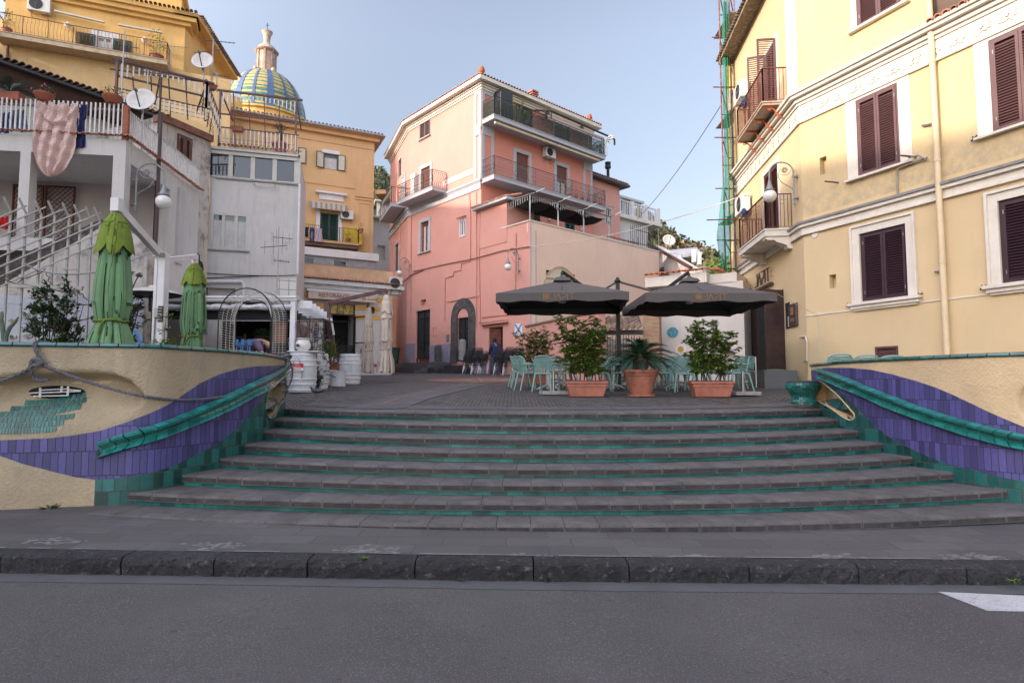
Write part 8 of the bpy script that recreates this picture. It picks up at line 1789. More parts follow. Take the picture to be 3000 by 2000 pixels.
for px,D,rz,lb in((1600,14.7,2.7,'green chair nearest the left granite base'),(1549,15.3,1.9,'green chair at the left end of the front table'),(1536,16.2,1.75,'green chair behind the leftmost front chair'),(1524,17.2,1.7,'green chair furthest left, near the pink wall'),(1655,15.2,-1.3,'green chair right of the leftmost table'),(1630,17.0,2.9,'green chair behind the leftmost table'),(1755,14.9,-1.6,'green chair just right of the left shrub'),(1812,15.2,-1.5,'green chair seen left of the palm pot'),(1790,17.2,.1,'green chair facing the square behind the left shrub'),(1832,16.5,3.0,'green chair partly behind the palm'),(1935,15.0,1.7,'green chair just right of the palm'),(1948,16.4,1.5,'green chair behind the one right of the palm'),(2012,14.4,2.75,'green chair front and centre between palm and right shrub'),(1985,15.6,3.0,'green chair behind the front centre chair'),(1972,17.4,.2,'green chair against the white wall with round plaques'),(2045,15.3,-1.5,'green chair behind the right shrub, left side'),(2050,17.2,.1,'green chair behind the right shrub against the wall'),(2160,14.9,-1.5,'green chair nearest the right granite base'),(2146,16.2,-1.45,'green chair behind the one at the right granite base'),(2180,17.4,-1.2,'green chair at the far right of the cafe tables')):
 chair(px,0,rz,lb,D)
rt2=random.Random(6)
for s_,(px,D,n)in enumerate(((2449,11.3,3),(2524,10.8,3),(2598,10.2,2))):
 x0,y0=XD(px,D),D
 for k in range(n):chair(0,0,pi*.97,['left','middle','right'][s_]+' stack of green chairs behind the right wall, '+(['lowest','middle','topmost']if n==3 else['lower','upper'])[k]+' chair',g='stacked green chairs behind the right wall',loc=(x0+.055*(n-1-k),y0+.06*(n-1-k)-.0,1.6+(1125-(1037,1040,1042)[s_])/1784*D-.87-.06*(n-1-k)))
def bchair():
 r=thing('stacking_chair','','chair');mb=MB();mb.box((0,0,.45),(.4,.4,.02));mb.build('seat',BLACKP,r,bevel=.01);mb=MB()
 for k in range(7):mb.tube([(-.19,.2+.02*k/6,.6+.035*k),(0,.235+.02*k/6,.6+.035*k),(.19,.2+.02*k/6,.6+.035*k)],.011,4)
 mb.tube([(-.2,.2,.45),(-.2,.23,.8),(-.15,.26,.86),(.15,.26,.86),(.2,.23,.8),(.2,.2,.45)],.013,5);mb.build('backrest',BLACKP,r)
 for a,b in(((-.2,-.19,.45),(-.24,-.25,0)),((.2,-.19,.45),(.24,-.25,0)),((-.2,.19,.45),(-.23,.3,0)),((.2,.19,.45),(.23,.3,0))):mb=MB();mb.tube([a,b],.011,5);mb.build('leg',CHROME,r)
 return r
BC=bchair();nb=0;od=['bottom','second','third','fourth','fifth','top']
for s_,(px,D,n,lb)in enumerate(((1372,29.4,6,'first stack from the left, by the stone arch'),(1396,29.2,6,'second stack, left of the wooden door'),(1416,29.0,4,'low third stack, left of the wooden door'),(1463,27.4,5,'first stack right of the wooden door'),(1489,27.2,6,'middle stack right of the wooden door'),(1516,27.,6,'last stack right of the wooden door'))):
 for k in range(n):
  c=(XD(px,D)+.045*k*.6,D+.085*k*.8,gz(D)+.085*k);l_='black chair, '+od[k if k<n-1 else 5]+' of the '+lb;nb+=1
  if nb==1:BC.location=c;BC.rotation_euler=(0,0,pi*.95);BC['label']=l_;BC['group']='stacked black chairs by the wooden door'
  else:dup(BC,c,pi*.95,l_,'stacked black chairs by the wooden door')
def barrel(lb,c,R,H,g='whitewashed barrels',bulge=1.16):
 c=V(c);r=thing('barrel',lb,'barrel',tuple(c),g);mb=MB();n=20
 pr=[(R*(1+(bulge-1)*sin(pi*k/10)),H*k/10)for k in range(11)];mb.lathe([(R*.9,.02)]+pr+[(R*.93,H),(R*.93,H-.03),(0,H-.03)],c,40,fn=lambda t,z:1-.012*(abs(sin(n*t/2))<.12));mb.build('staves',BARR,r,smooth=True)
 for z in(.06,.2,.33,.67,.8,.94):
  a=R*(1+(bulge-1)*sin(pi*z))+.006;mb=MB();z0_=H*z-.022;mb.lathe([(a,z0_),(a+.004,z0_+.005),(a+.004,z0_+.04),(a,z0_+.045)],c,40);mb.f=[f for f in mb.f if len(f)==4];mb.uv=[None]*len(mb.f);mb.build('hoop',WPAINT,r,smooth=True)
 return r
def sqp(px,D):return V((XD(px,D),D,gz(D)))
cb1=sqp(884,14.6);barrel('big whitewashed barrel carrying a red and white sign, nearest the steps',cb1,.30,.94);cb2=sqp(925,15.8);barrel('whitewashed barrel half hidden behind the signed barrel',cb2,.29,.93);cb3=sqp(1024,18.7);barrel('whitewashed barrel standing by the maroon mast',cb3,.3,.93)
c=sqp(958,18.);r=thing('tub_planter','low white wooden tub left of the smallest white barrel','planter',tuple(c));mb=MB();mb.lathe([(.26,0),(.29,.41),(.31,.41),(.31,.45),(0,.45)],c,20);mb.build('tub',BARR,r,smooth=True)
c=sqp(990,17.4);r=thing('tub_planter','smallest white tub standing in front of the maroon mast','planter',tuple(c));mb=MB();mb.lathe([(.215,0),(.2,.42),(.21,.42),(.21,.44),(0,.44)],c,24);mb.build('tub',BARR,r,smooth=True)
mb=MB();mb.box(cb1+V((.08,0,.965)),(.78,.5,.02),.03);mb.build('table_board',WPAINT,None,'white board lying on the signed barrel','board')
c=cb1+V((0.02,-.03,.975));r=thing('round_pot','round white glazed pot with dry red twigs on the signed barrel','flower pot',tuple(c));mb=MB();mb.lathe([(.1,0),(.17,.08),(.185,.15),(.15,.25),(.13,.27),(.165,.3),(.16,.31),(.12,.28)],c,26);mb.build('pot',GLOBE,r,smooth=True);mb=MB();rnd=random.Random(2)
for k in range(26):a=rnd.uniform(0,6.3);e=rnd.uniform(.1,.32);mb.tube([c+V((0,0,.27)),c+V((cos(a)*e*.5,sin(a)*e*.5,.5)),c+V((cos(a)*e,sin(a)*e,.55+.25*rnd.random()))],.004,3)
mb.build('twigs',mk('red_twig',(.14,.06,.05),.9,.3,9),r)
mb=MB();mb.wpoly(Wall((c.x,c.y-.19),(c.x+1,c.y-.19)),[(-.13,.0+c.z+.13),(-.06,c.z+.17),(.0,c.z+.12),(-.06,c.z+.1)],0,.004);mb.build('fish_mark',RAILD,r)
sg=thing('hanging_sign','red and white sign with a left arrow hung on the barrel','sign',tuple(cb1+V((.02,-.36,.5))));SGN=Wall((cb1.x-.15,cb1.y-.372),(cb1.x+.85,cb1.y-.36));zz0=cb1.z+.5
mb=MB();mb.wb(SGN,0,.31,zz0,zz0+.17,0,.012);mb.build('white_board',WHS,sg);mb=MB();mb.wb(SGN,0,.31,zz0+.078,zz0+.17,.0121,.016);mb.build('red_field',REDS,sg);mb=MB();text_mb(mb,'VISTA',.038,SGN.P(.11,zz0+.13,.0175),SGN.d,V((0,0,1)),SGN.n,0);text_mb(mb,'STAZIONE',.038,SGN.P(.06,zz0+.09,.0175),SGN.d,V((0,0,1)),SGN.n,0);mb.build('lettering',WHS,sg);mb=MB();mb.wb(SGN,.1,.26,zz0+.03,zz0+.045,.0121,.015);mb.wpoly(SGN,[(.05,zz0+.037),(.1,zz0+.058),(.1,zz0+.016)],.0121,.015);mb.build('arrow',REDS,sg)
mb=MB();mb.tube([SGN.P(.06,zz0+.17,.01),SGN.P(.155,zz0+.34,.02),SGN.P(.25,zz0+.17,.01)],.006,4);mb.tube([SGN.P(.02,zz0,.01),SGN.P(.02,zz0-.15,.02)],.006,4);mb.tube([SGN.P(.28,zz0,.01),SGN.P(.28,zz0-.18,.02)],.006,4);mb.build('chain',RAILD,sg)
c=sqp(980,18.6);pot('rectangular clay pot with white flowers by the maroon mast',c+V((-.05,0,.42)),.13,.2,TPOT2,'leaf',LEAFM,.2,FLOWW,60,1.6,ls=.06);pot('spiky green plant left of the maroon mast',sqp(965,19.2),.18,.75,TPOT2,'spike',LEAFB,.75,None,50)
bush('dry grey heather plant between the two barrels',tuple(sqp(921,14.9)),.6,.1,700,.03,mk('dry_leaf',(.1,.07,.06),.9,.3,6,island=.4),14,stems=8);bush('dark plant with red flowers at the foot of the barrels',tuple(sqp(926,15.0)),.4,.14,300,.06,LEAFD,15,stems=6)
mb=MB();rnd=random.Random(5)
for k in range(26):p=on_sq(rnd.uniform(940,1040),rnd.uniform(1134,1148));weed(mb,(p.x,p.y,gz(p.y)),.05,8,.3,rnd)
for k in range(14):p=on_sq(rnd.uniform(845,880),rnd.uniform(1150,1156));weed(mb,(p.x,p.y,gz(p.y)),.04,8,.3,rnd)
mb.build('moss_tufts',WEED,kind='stuff')
pot('white bowl with pink flowers and green leaves behind the left wall tip',(XD(760,11.),11.,1.82),.17,.14,mk('patterned_bowl',(.4,.42,.46),.4,.4,30),'leaf',LEAFB,.22,FLOWP,90,ls=.06)
def net_arch(lb,cx,cy,z0_,W_,H_,dep,sp,m,rz=0.):
 r=thing('netted_arch',lb,'arch',(cx,cy,z0_));hs=H_-W_/2;hoops=[];M=Matrix.Rotation(rz,3,'Z');path=lambda w:[(-w/2,0),(-w/2,hs*.5),(-w/2,hs)]+[(-w/2*cos(t),hs+w/2*1.0*sin(t))for t in[pi*k/16 for k in range(1,16)]]+[(w/2,hs),(w/2,hs*.5),(w/2,0)]
 P_=lambda x,y,z:V((cx,cy,z0_))+M@V((x,y,z));fr_,nt=MB(),MB()
 for y in(-dep/2,dep/2):fr_.tube([P_(x,y,z)for x,z in path(W_)],.012,5)
 fr_.tube([P_(x,0,z)for x,z in path(W_*.66)],.009,5);fr_.build('frame',RAILD,r)
 Ls=W_*.9+2*hs;na=int(Ls/sp*1.25)
 def on(s_):
  d=s_*(2*hs+pi*W_/2)
  if d<hs:return(-W_/2,d,-1)
  if d>hs+pi*W_/2:return(W_/2,hs-(d-hs-pi*W_/2),1)
  a=(d-hs)/(W_/2);return(-W_/2*cos(a),hs+W_/2*sin(a),0)
 for k in range(na+1):
  x,z,_=on(k/na);nt.tube([P_(x*(1+.0),-dep/2,z),P_(x*.9,-dep/6,z-.012),P_(x*.72,0,z-.03-.1*(z>hs)),P_(x*.9,dep/6,z-.012),P_(x,dep/2,z)],.0055,3)
 for j in range(-4,5):
  y=dep/2*j/4;f=1-.28*(1-abs(j)/4);pts=[]
  for k in range(na+1):x,z,_=on(k/na);pts.append(P_(x*f,y,z-(.03+.1*(z>hs))*(1-abs(j)/4)))
  nt.tube(pts,.0055,3)
 nt.build('cord_net',m,r);return r
Da=12.;k_=Da/1784;z_a=1.25;net_arch('large arch wrapped in white cord netting behind the left wall',XD(736,Da),Da,z_a,168*k_,at(736,850,Da).z-z_a,.55,.05,NETW,-.15)
Da=17.;k_=Da/1784;net_arch('smaller netted arch at the right side of the pergola',XD(908,Da),Da,1.5,44*k_,at(908,914,Da).z-1.5,.5,.1,NETW,-.5)
for i,px in enumerate((690,708,728)):D=12.9;z=at(px,1010,D).z;mb=MB();x=XD(px,D);mb.tube([(x,D,1.4),(x,D,z)],.012,5);mb.tube([(x-.04,D,1.4),(x-.04,D,z)],.008,5);mb.box((x,D,z),(.07,.07,.012));mb.lathe([(.045,0),(.045,.1),(.05,.11)],(x,D,z+.01),8);mb.build('lantern_stand',BLUP if 1 else 0,None,['left','middle','right'][i]+' thin blue stand with glass jar behind the netted arch','stand','blue stands behind the netted arch')
c=at(770,985,15.5);r=thing('hanging_basket','hanging basket of ferns against the inner pergola wall','planter',tuple(c));mb=MB();leaves(mb,c,(.22,.18,.14),260,.12,random.Random(4));mb.build('foliage',LEAFD,r);mb=MB();mb.lathe([(.02,-.18),(.16,-.1),(.2,0)],c,12);mb.build('basket',BARK,r)
def skin_body(name,joints,edges,m,parent,lvl=2,label=None,cat=None):
 me=bpy.data.meshes.new(name);ks=list(joints);off=root_of(parent).location if parent else V((0,0,0));me.from_pydata([tuple(V(joints[k][0])-off)for k in ks],[(ks.index(a),ks.index(b))for a,b in edges],[]);me.materials.append(m)
 o=bpy.data.objects.new(name,me);COL.objects.link(o);o.parent=parent;sk_=o.modifiers.new('skin','SKIN');sk_.use_smooth_shade=True;sl=me.skin_vertices[0].data
 for i,k in enumerate(ks):rr=joints[k][1];sl[i].radius=(rr,rr)if not isinstance(rr,tuple)else rr;sl[i].use_root=i==0
 sb_=o.modifiers.new('sub','SUBSURF');sb_.levels=lvl;sb_.render_levels=lvl;return o
def person(lb,base,rz,pose,cloth):
 """pose: joint -> (x,y,z); cloth: list of (name, joints, edges, material, grow)"""
 r=thing('person',lb,'person',tuple(base));M=Matrix.Rotation(rz,3,'Z');T=lambda p:V(base)+M@V(p);RR=dict(pelvis=.13,waist=.115,chest=.14,neck=.05,head0=.075,head1=.1,head2=.085,shl=.06,shr=.06,ell=.043,elr=.043,wrl=.03,wrr=.03,hal=.035,har=.035,hpl=.09,hpr=.09,knl=.06,knr=.06,anl=.042,anr=.042,tol=.035,tor=.035)
 E=[('pelvis','waist'),('waist','chest'),('chest','neck'),('neck','head0'),('head0','head1'),('head1','head2'),('chest','shl'),('chest','shr'),('shl','ell'),('shr','elr'),('ell','wrl'),('elr','wrr'),('wrl','hal'),('wrr','har'),('pelvis','hpl'),('pelvis','hpr'),('hpl','knl'),('hpr','knr'),('knl','anl'),('knr','anr'),('anl','tol'),('anr','tor')]
 J={k:(T(pose[k]),RR[k])for k in RR if k in pose};skin_body('body',J,[e for e in E if e[0]in J and e[1]in J],SKIN,r)
 for nm,ks,m,g in cloth:
  J2={k:(T(pose[k]),RR[k]*g)for k in ks};skin_body(nm,J2,[e for e in E if e[0]in J2 and e[1]in J2],m,r)
 for h in('hal','har'):
  if h not in pose:continue
  w_=V(pose['wr'+h[2]]);hh=V(pose[h]);d=(hh-w_).normalized();sd=d.cross(V((0,1,0))).normalized();mb=MB()
  for k in range(4):p=hh+sd*(.03-.02*k);mb.tube([T(p),T(p+d*.05+V((0,-.005,0))),T(p+d*(.085-.01*abs(k-1.5))+V((0,-.02,0)))],[.009,.008,.006],5)
  mb.tube([T(hh+sd*.035),T(hh+sd*.06+d*.03)],[.011,.008],5);mb.build('hand',SKIN,r,smooth=True)
 hd,h2=V(pose['head1']),V(pose['head2']);mb=MB();mb.ball(T(hd.lerp(h2,.45)+V((0,.02,.02))),(.108,.112,.11),14,10);mb.build('hair',HAIR,r,smooth=True)
 up=(h2-hd).normalized();f=V((0,-1,0));f=(f-up*f.dot(up)).normalized();mb=MB();mb.ball(T(hd+f*.1),(.016,.02,.022),6,5);mb.build('nose',SKIN,r,smooth=True)
 for s_ in(-1,1):mb=MB();mb.ball(T(hd+f*.088+V((s_*.035,0,.02))),.012,6,5);mb.build('eye',BLACKP,r);mb=MB();mb.ball(T(hd+V((s_*.1,.01,0))),(.015,.022,.032),6,5);mb.build('ear',SKIN,r)
 return r
pb=V((XD(1452,28.7),28.7,gz(28.7)))
pose=dict(pelvis=(0,0,.93),waist=(0,-.03,1.08),chest=(0,-.08,1.32),neck=(0,-.12,1.48),head0=(0,-.14,1.53),head1=(0,-.17,1.6),head2=(0,-.17,1.68),shl=(.19,-.08,1.39),shr=(-.19,-.08,1.39),ell=(.25,-.14,1.12),elr=(-.25,-.14,1.12),wrl=(.2,-.33,.98),wrr=(-.2,-.33,.98),hal=(.17,-.4,.97),har=(-.17,-.4,.97),hpl=(.09,0,.88),hpr=(-.09,0,.88),knl=(.11,-.06,.48),knr=(-.1,.02,.48),anl=(.11,.0,.09),anr=(-.1,.12,.1),tol=(.12,-.14,.04),tor=(-.11,0,.04))
pp_=person('man in dark blue hooded jacket and jeans stepping in at the wooden door',pb,pi+.35,pose,[('jacket',['waist','chest','neck','shl','shr','ell','elr','wrl','wrr','pelvis'],mk('blue_jacket',(.008,.018,.06),.9,.15,6),1.4),('trousers',['pelvis','hpl','hpr','knl','knr','anl','anr'],DENIM,1.35),('hood',['neck','head0','head1','head2'],MATS['blue_jacket'],1.3)])
for s_ in('l','r'):mb=MB();M=Matrix.Rotation(pi+.35,3,'Z');a,t=pb+M@V(pose['an'+s_]),pb+M@V(pose['to'+s_]);mb.tube([a+V((0,0,-.03)),a.lerp(t,.5)+V((0,0,-.02)),t],[.06,.055,.035],8);mb.build('shoe',BLACKP,pp_,smooth=True)
pb2=V((XD(760,14.),14.,1.42))
pose2=dict(pelvis=(-.45,0,.92),waist=(-.34,0,1.05),chest=(-.06,0,1.16),neck=(.12,0,1.14),head0=(.17,0,1.1),head1=(.24,0,1.05),head2=(.31,0,1.02),shl=(.0,-.2,1.12),shr=(.0,.2,1.12),ell=(.14,-.26,.9),elr=(.14,.24,.9),wrl=(.3,-.25,.72),wrr=(.3,.2,.72),hal=(.36,-.25,.66),har=(.36,.2,.66),hpl=(-.45,-.09,.88),hpr=(-.45,.09,.88),knl=(-.4,-.1,.46),knr=(-.42,.1,.46),anl=(-.46,-.1,.07),anr=(-.48,.1,.07),tol=(-.34,-.1,.04),tor=(-.36,.1,.04))
person('person in violet grey shirt bending forward inside the pergola',pb2,0,pose2,[('shirt',['pelvis','waist','chest','neck','shl','shr','ell','elr'],SHIRT,1.6),('trousers',['pelvis','hpl','hpr','knl','knr','anl','anr'],DENIM,1.35)])
pc=on_sq(925,1159);pc.z=gz(pc.y);pg2=thing('pigeon','dark grey pigeon walking left on the cobbles below the barrel','pigeon',tuple(pc));DK=mk('pigeon_slate',(.03,.035,.05),.6,.3,20)
J=dict(tail=(pc+V((.17,0,.1)),(.012,.03)),rump=(pc+V((.1,0,.1)),.035),body=(pc+V((.02,0,.105)),.06),breast=(pc+V((-.05,0,.11)),.052),neck=(pc+V((-.09,0,.15)),.03),head=(pc+V((-.105,0,.185)),.026),bill=(pc+V((-.145,0,.175)),.006));skin_body('body',J,[('body','rump'),('rump','tail'),('body','breast'),('breast','neck'),('neck','head'),('head','bill')],DK,pg2)
for s_ in(-1,1):
 mb=MB();mb.ball(pc+V((.04,s_*.045,.115)),(.085,.015,.035),12,6);mb.build('wing',mk('pigeon_wing',(.08,.085,.1),.7,.5,60),pg2,smooth=True);mb=MB();a=pc+V((.0,s_*.02,.06));b=pc+V((.01*s_,s_*.02,.008));mb.tube([a,b],.005,5)
 for e in(-.5,0,.5):mb.tube([b,b+V((-.025*cos(e),.025*sin(e),-.003))],.003,4)
 mb.build('leg',mk('pigeon_red',(.3,.06,.05),.6,.1,9),pg2)
WH=Wall((XD(1934,21.6),21.6),(XD(2185,20.),20.));wh=thing('white_house','low white house with orange tiled roof edge behind the right umbrella','building',tuple(WH.P(1.5,1.7)))
zw1=at(2072,800,20.6).z;darkw=WH.r(2128,1031,2155,1064);wall_sheet(wh,'wall',WH,0,WH.L,1.2,zw1-.35,[(darkw[0],darkw[1],darkw[2],darkw[3])],mk('warm_white_plaster',(.62,.57,.52),.9,.05,.8,.2,20,streak=((.5,.4,.3),.3)));boxroom(wh,WH,0,WH.L,1.2,zw1-.35,3.5,MATS['warm_white_plaster'])
u72=WH.q(2078,800)[0];ul=WH.q(1900,820)[0]
mb=MB();mb.wb(WH,ul,u72,zw1-.35,zw1,-1.2,.35);mb.wb(WH,u72+.002,u72+.9,zw1-.4,zw1-.05,-2.5,.0);mb.build('eave_fascia',TRIM,wh);mb=MB();tile_row(mb,WH.P(ul,zw1+.1,.15),WH.P(u72,zw1+.1,.15),WH.n,ln=.36,sp=.19,tilt=.15,r=.075);tile_row(mb,WH.P(ul,zw1+.18,-.15),WH.P(u72,zw1+.18,-.15),WH.n,ln=.36,sp=.19,tilt=.2,r=.075);tile_row(mb,WH.P(u72+.1,zw1+.1,.2),WH.P(u72+.1,zw1+.1,-3),WH.d,ln=.3,sp=.19,tilt=.15,r=.075);mb.build('roof_tiles',mk('orange_roof_tile',(.5,.17,.08),.8,.2,4,.3,40,island=.2),wh)
for px,py,R,m,lb in((1971,973,.2,mk('blue_mosaic',(.08,.3,.36),.4,.8,26,stain=((.4,.1,.08),18,.58,.62)),'oval blue green mosaic plaque on the white wall'),(1995,1023,.19,WHS,'round white plaque with a golden sun on the white wall'),(1903,978,.15,WHS,'small round plaque beside the brick pillar')):
 q=WH.q(px,py);r=thing('wall_plaque',lb,'plaque',tuple(WH.P(q[0],q[1],.02)),'round plaques on the white wall');mb=MB();mb.wpoly(WH,[(q[0]+R*cos(t*pi/12),q[1]+R*.9*sin(t*pi/12))for t in range(24)],.002,.03);mb.build('disc',m,r)
 if py==1023:mb=MB();mb.wpoly(WH,[(q[0]+R*(.75 if t%2 else .45)*cos(t*pi/10),q[1]+R*(.75 if t%2 else .45)*sin(t*pi/10))for t in range(20)],.031,.036);mb.build('golden_sun',mk('gold_ceramic',(.5,.3,.03),.4,.3,30),r)
bp=thing('brick_pillar','yellow and red brick pillar left of the white wall','pillar',(XD(1910,20.8),20.8,1.6));BP=Wall((XD(1886,20.6),20.6),(XD(1934,20.4),20.4));mb=MB();mb.wb(BP,0,BP.L,1.5,4.4,-.6,0);mb.build('brickwork',BRICKM,bp)
lt=thing('tiled_canopy','old terracotta tiled canopy over the iron gate','canopy',(XD(1820,21),21,3.4));LT=Wall((XD(1745,20.8),20.8),(XD(1886,20.6),20.6));zl=at(1820,972,20.7).z;mb=MB()
for k in range(5):tile_row(mb,LT.P(0,zl+.12+.12*k,-.0-.3*k),LT.P(LT.L,zl+.2+.12*k,-.0-.3*k),LT.n+LT.d*-.5,ln=.42,sp=.2,tilt=.4,r=.09)
mb.build('roof_tiles',TILEO,lt);mb=MB();mb.wb(LT,0,LT.L,zl-.1,zl+.06,-.1,.05);mb.build('beam',WOODP,lt);mb=MB();mb.wb(LT,-.1,LT.L,1.6,zl-.1,-2.2,-2.1);mb.build('rear_wall',TRIM,lt)
ig=thing('iron_gate','dark iron scroll gate behind the palm','gate',tuple(LT.P(.8,1.7)));zg0,zg1=gz(20.7),at(1820,990,20.7).z;mb=MB();n=16
for k in range(n+1):u=lerp(.15,LT.L,k/n);mb.bar(LT.P(u,zg0,-.3),LT.P(u,zg1+.12*sin(pi*k/n)+.05*(k%2),-.3),.018)
for z in(.15,.9):mb.bar(LT.P(.15,zg0+z,-.3),LT.P(LT.L,zg0+z,-.3),.03)
for k in range(7):
 for j in range(2):u=lerp(.3,LT.L-.1,k/6);mb.tube([LT.P(u+.08*cos(t)*(1-t/8),zg0+1.+.22*j+.08*sin(t)*(1-t/8),-.28)for t in[i*.8 for i in range(8)]],.009,4)
mb.build('bars',RAILD,ig);mb=MB();mb.wb(LT,1.0,1.2,zg0+.75,zg0+1.1,-.28,-.15);mb.build('letter_box',RAILG,ig)
lp=thing('low_pink_wall','low pink garden wall with terracotta coping behind the shrubs','wall',(XD(1650,23),23,1.8));LPW=Wall((XD(1540,26.8),26.8),(XD(1757,20.9),20.9));zp_=at(1700,925,22.3).z;mb=MB();mb.wb(LPW,0,LPW.L,1.5,zp_,-.25,0);mb.build('wall',PNK,lp);mb=MB();mb.wb(LPW,0,LPW.L,zp_,zp_+.07,-.3,.06);mb.wb(LPW,LPW.L-.9,LPW.L+.2,zp_+.071,zp_+.14,-.4,.15);mb.build('coping',TILEO,lp)
c=at(2110,830,22.5);r=thing('palm_tree','bright feathery palm above the white house roof','palm',(c.x,c.y,3.5));mb=MB();palm_fronds(mb,c,26,1.15,random.Random(8),.8,.02,el0=.1,sp=30);mb.build('fronds',PALMY,r);mb=MB();mb.tube([(c.x,c.y,3.5),c],.09,8);mb.build('trunk',BARK,r)
sr=thing('white_sunroom','white glazed sunroom with balustraded balcony above a white house','building',(XD(1880,44),44,10));SR=Wall((XD(1812,40),40),(XD(1990,44),44));zs1_,zs0_=SR.q(1900,585)[1],SR.q(1900,650)[1];us_=SR.q(1898,620)[0];L_=us_
mb=MB();mb.wb(SR,-.3,L_,3,zs0_-.25,-4,0);mb.wb(SR,0,L_,zs0_,zs0_+.35,-4,-1.2);mb.build('wall',WHT,sr);mb=MB();mb.wb(SR,-.3,L_+1.2,zs0_-.25,zs0_,-4,.3);mb.build('balcony_slab',TRIM,sr);mb=MB();mb.wb(SR,-.2,L_+.6,zs1_,zs1_+.15,-4.3,-.8);mb.build('roof',ALU,sr)
for k in range(3):
 a,b=lerp(.1,L_,k/3),lerp(.1,L_,(k+.92)/3);glass_window(sr,SR.off(-1.2),(a,b,zs0_+.35,zs1_),0,WPAINT,2,.09)
mb=MB()
for k in range(26):u=lerp(0,L_+.9,k/25);mb.bar(SR.P(u,zs0_,.1),SR.P(u,zs0_+.95,.1),.04)
mb.bar(SR.P(0,zs0_+.97,.1),SR.P(L_+.9,zs0_+.97,.1),.08)
for k in range(4):u=lerp(0.05,L_+.9,k/3);mb.wb(SR,u-.15,u+.15,zs0_,zs0_+1.05,0,.25)
mb.build('balustrade',WPAINT,sr)
h2_=thing('white_gabled_house','white house with maroon eave lines left of the green hill','building',(XD(1980,36),36,5));HW=Wall((XD(1915,38),38),(XD(2060,31),31));
zq=at(1930,755,36).z;mb=MB();u_=HW.q(1925,760)[0];u_2=HW.q(2035,760)[0];zA_,zB_=HW.q(1925,722)[1],HW.q(2010,770)[1]
mb.wpoly(HW,[(0,2),(u_2,2),(u_2,zB_-.6),(u_,zA_),(0,zA_+.3)],-.4,0);mb.build('wall',WHT,h2_)
mb=MB();mb.bar(HW.P(0,zA_+.4,.2),HW.P(u_2,zB_-.5,.2),.16,.14);mb.bar(HW.P(0,zA_-1.0,.1),HW.P(u_2,zB_-1.6,.1),.1,.1);mb.build('eave_line',RUSTB,h2_);q=HW.r(1935,786,1945,800);mb=MB();mb.wb(HW,*q,.001,.03);mb.build('window',GLS,h2_)
pgr=thing('roof_pergola','white beam pergola on a roof below the green hill','pergola',(XD(2010,60),60,8));c=at(1985,750,60);mb=MB();A=lambda x,y,D=60:at(x,y,D)
for x0,y0,x1,y1 in((1958,738,2040,729),(1970,745,2046,735),(1990,752,2054,741)):mb.bar(A(x0,y0),A(x1,y1,62),.35,.3)
for x,y0,y1 in((2033,732,768),(2048,740,775)):mb.bar(A(x,y0),A(x,y1),.35)
mb.build('beams',WPAINT,pgr);rfh=thing('flat_roof_house','grey white flat roofed house under the hill','building',(XD(2020,62),62,5));a,b=A(1940,800,63),A(2075,768,63);mb=MB();mb.bx(a.x,b.x,63,64,2,b.z-.4);mb.bx(A(1930,0,64).x,A(1970,0,64).x,64.1,65,2,A(1950,740,64).z);mb.build('wall',RAVP,rfh)
def hill(name,pts,D,m,depth,seed,nz=26,nx=110,base=0):
 rnd=random.Random(seed);mb=MB();xs=[XD(p[0],D)for p in pts];zs=[at(p[0],p[1],D).z for p in pts];prof=list(zip(xs,zs));x0,x1=xs[0],xs[-1];ph=[(rnd.uniform(.5,3)/depth*6,rnd.uniform(0,6),rnd.uniform(.4,1))for _ in range(14)]
 nz_=lambda x,y:sum(a*sin(x*f*(1+.3*i%2)+p+y*f*.8*(-1)**i)for i,(f,p,a)in enumerate(ph))/6
 G=[]
 for j in range(nz+1):
  t=j/nz;y=D-depth*(1-t)**1.0;row=[]
  for i in range(nx+1):x=lerp(x0,x1,i/nx);top=interp(prof,x);z=lerp(base,top,t**.9)+(nz_(x,y)*depth*.012+rnd.uniform(-1,1)*depth*.0035)*(1 if j else 0);row.append(V((x,y,z)))
  G.append(row)
 for i_ in range(1):G.append([V((p.x,p.y+depth*.5,p.z-depth*.3))for p in G[-1]])
 for a,b in zip(G,G[1:]):
  for i in range(nx):mb.quad(a[i],a[i+1],b[i+1],b[i])
 o=mb.build(name,m,kind='structure');return prof,G
HM=mk('hill_scrub',(.12,.12,.055),1.,.4,.03,0,1,stain=((.3,.27,.22),.045,.62,.7,.8),speck=((.02,.03,.012),.16,.52,.75));HM2=mk('far_hill_scrub',(.17,.18,.1),1.,.4,.03,0,1,stain=((.36,.33,.3),.06,.5,.66,.75),speck=((.035,.05,.02),.12,.5,.8));HM3=mk('near_hill_green',(.1,.14,.035),1.,.4,.1,0,1)  # hill colours lightened in place of haze in the air
p1,G1=hill('hill',[(850,470),(1000,478),(1075,496),(1130,512),(1160,530),(1300,640),(1500,800)],420,HM2,190,3)
p2,G2=hill('hill',[(1700,560),(1880,620),(1925,642),(1950,662),(1985,692),(2040,718),(2090,738),(2110,765),(2160,790),(2300,840),(2500,900)],300,HM,120,4)
p3,G3=hill('hill',[(1980,830),(2030,800),(2080,768),(2120,762),(2200,790),(2300,830)],170,HM3,60,5)
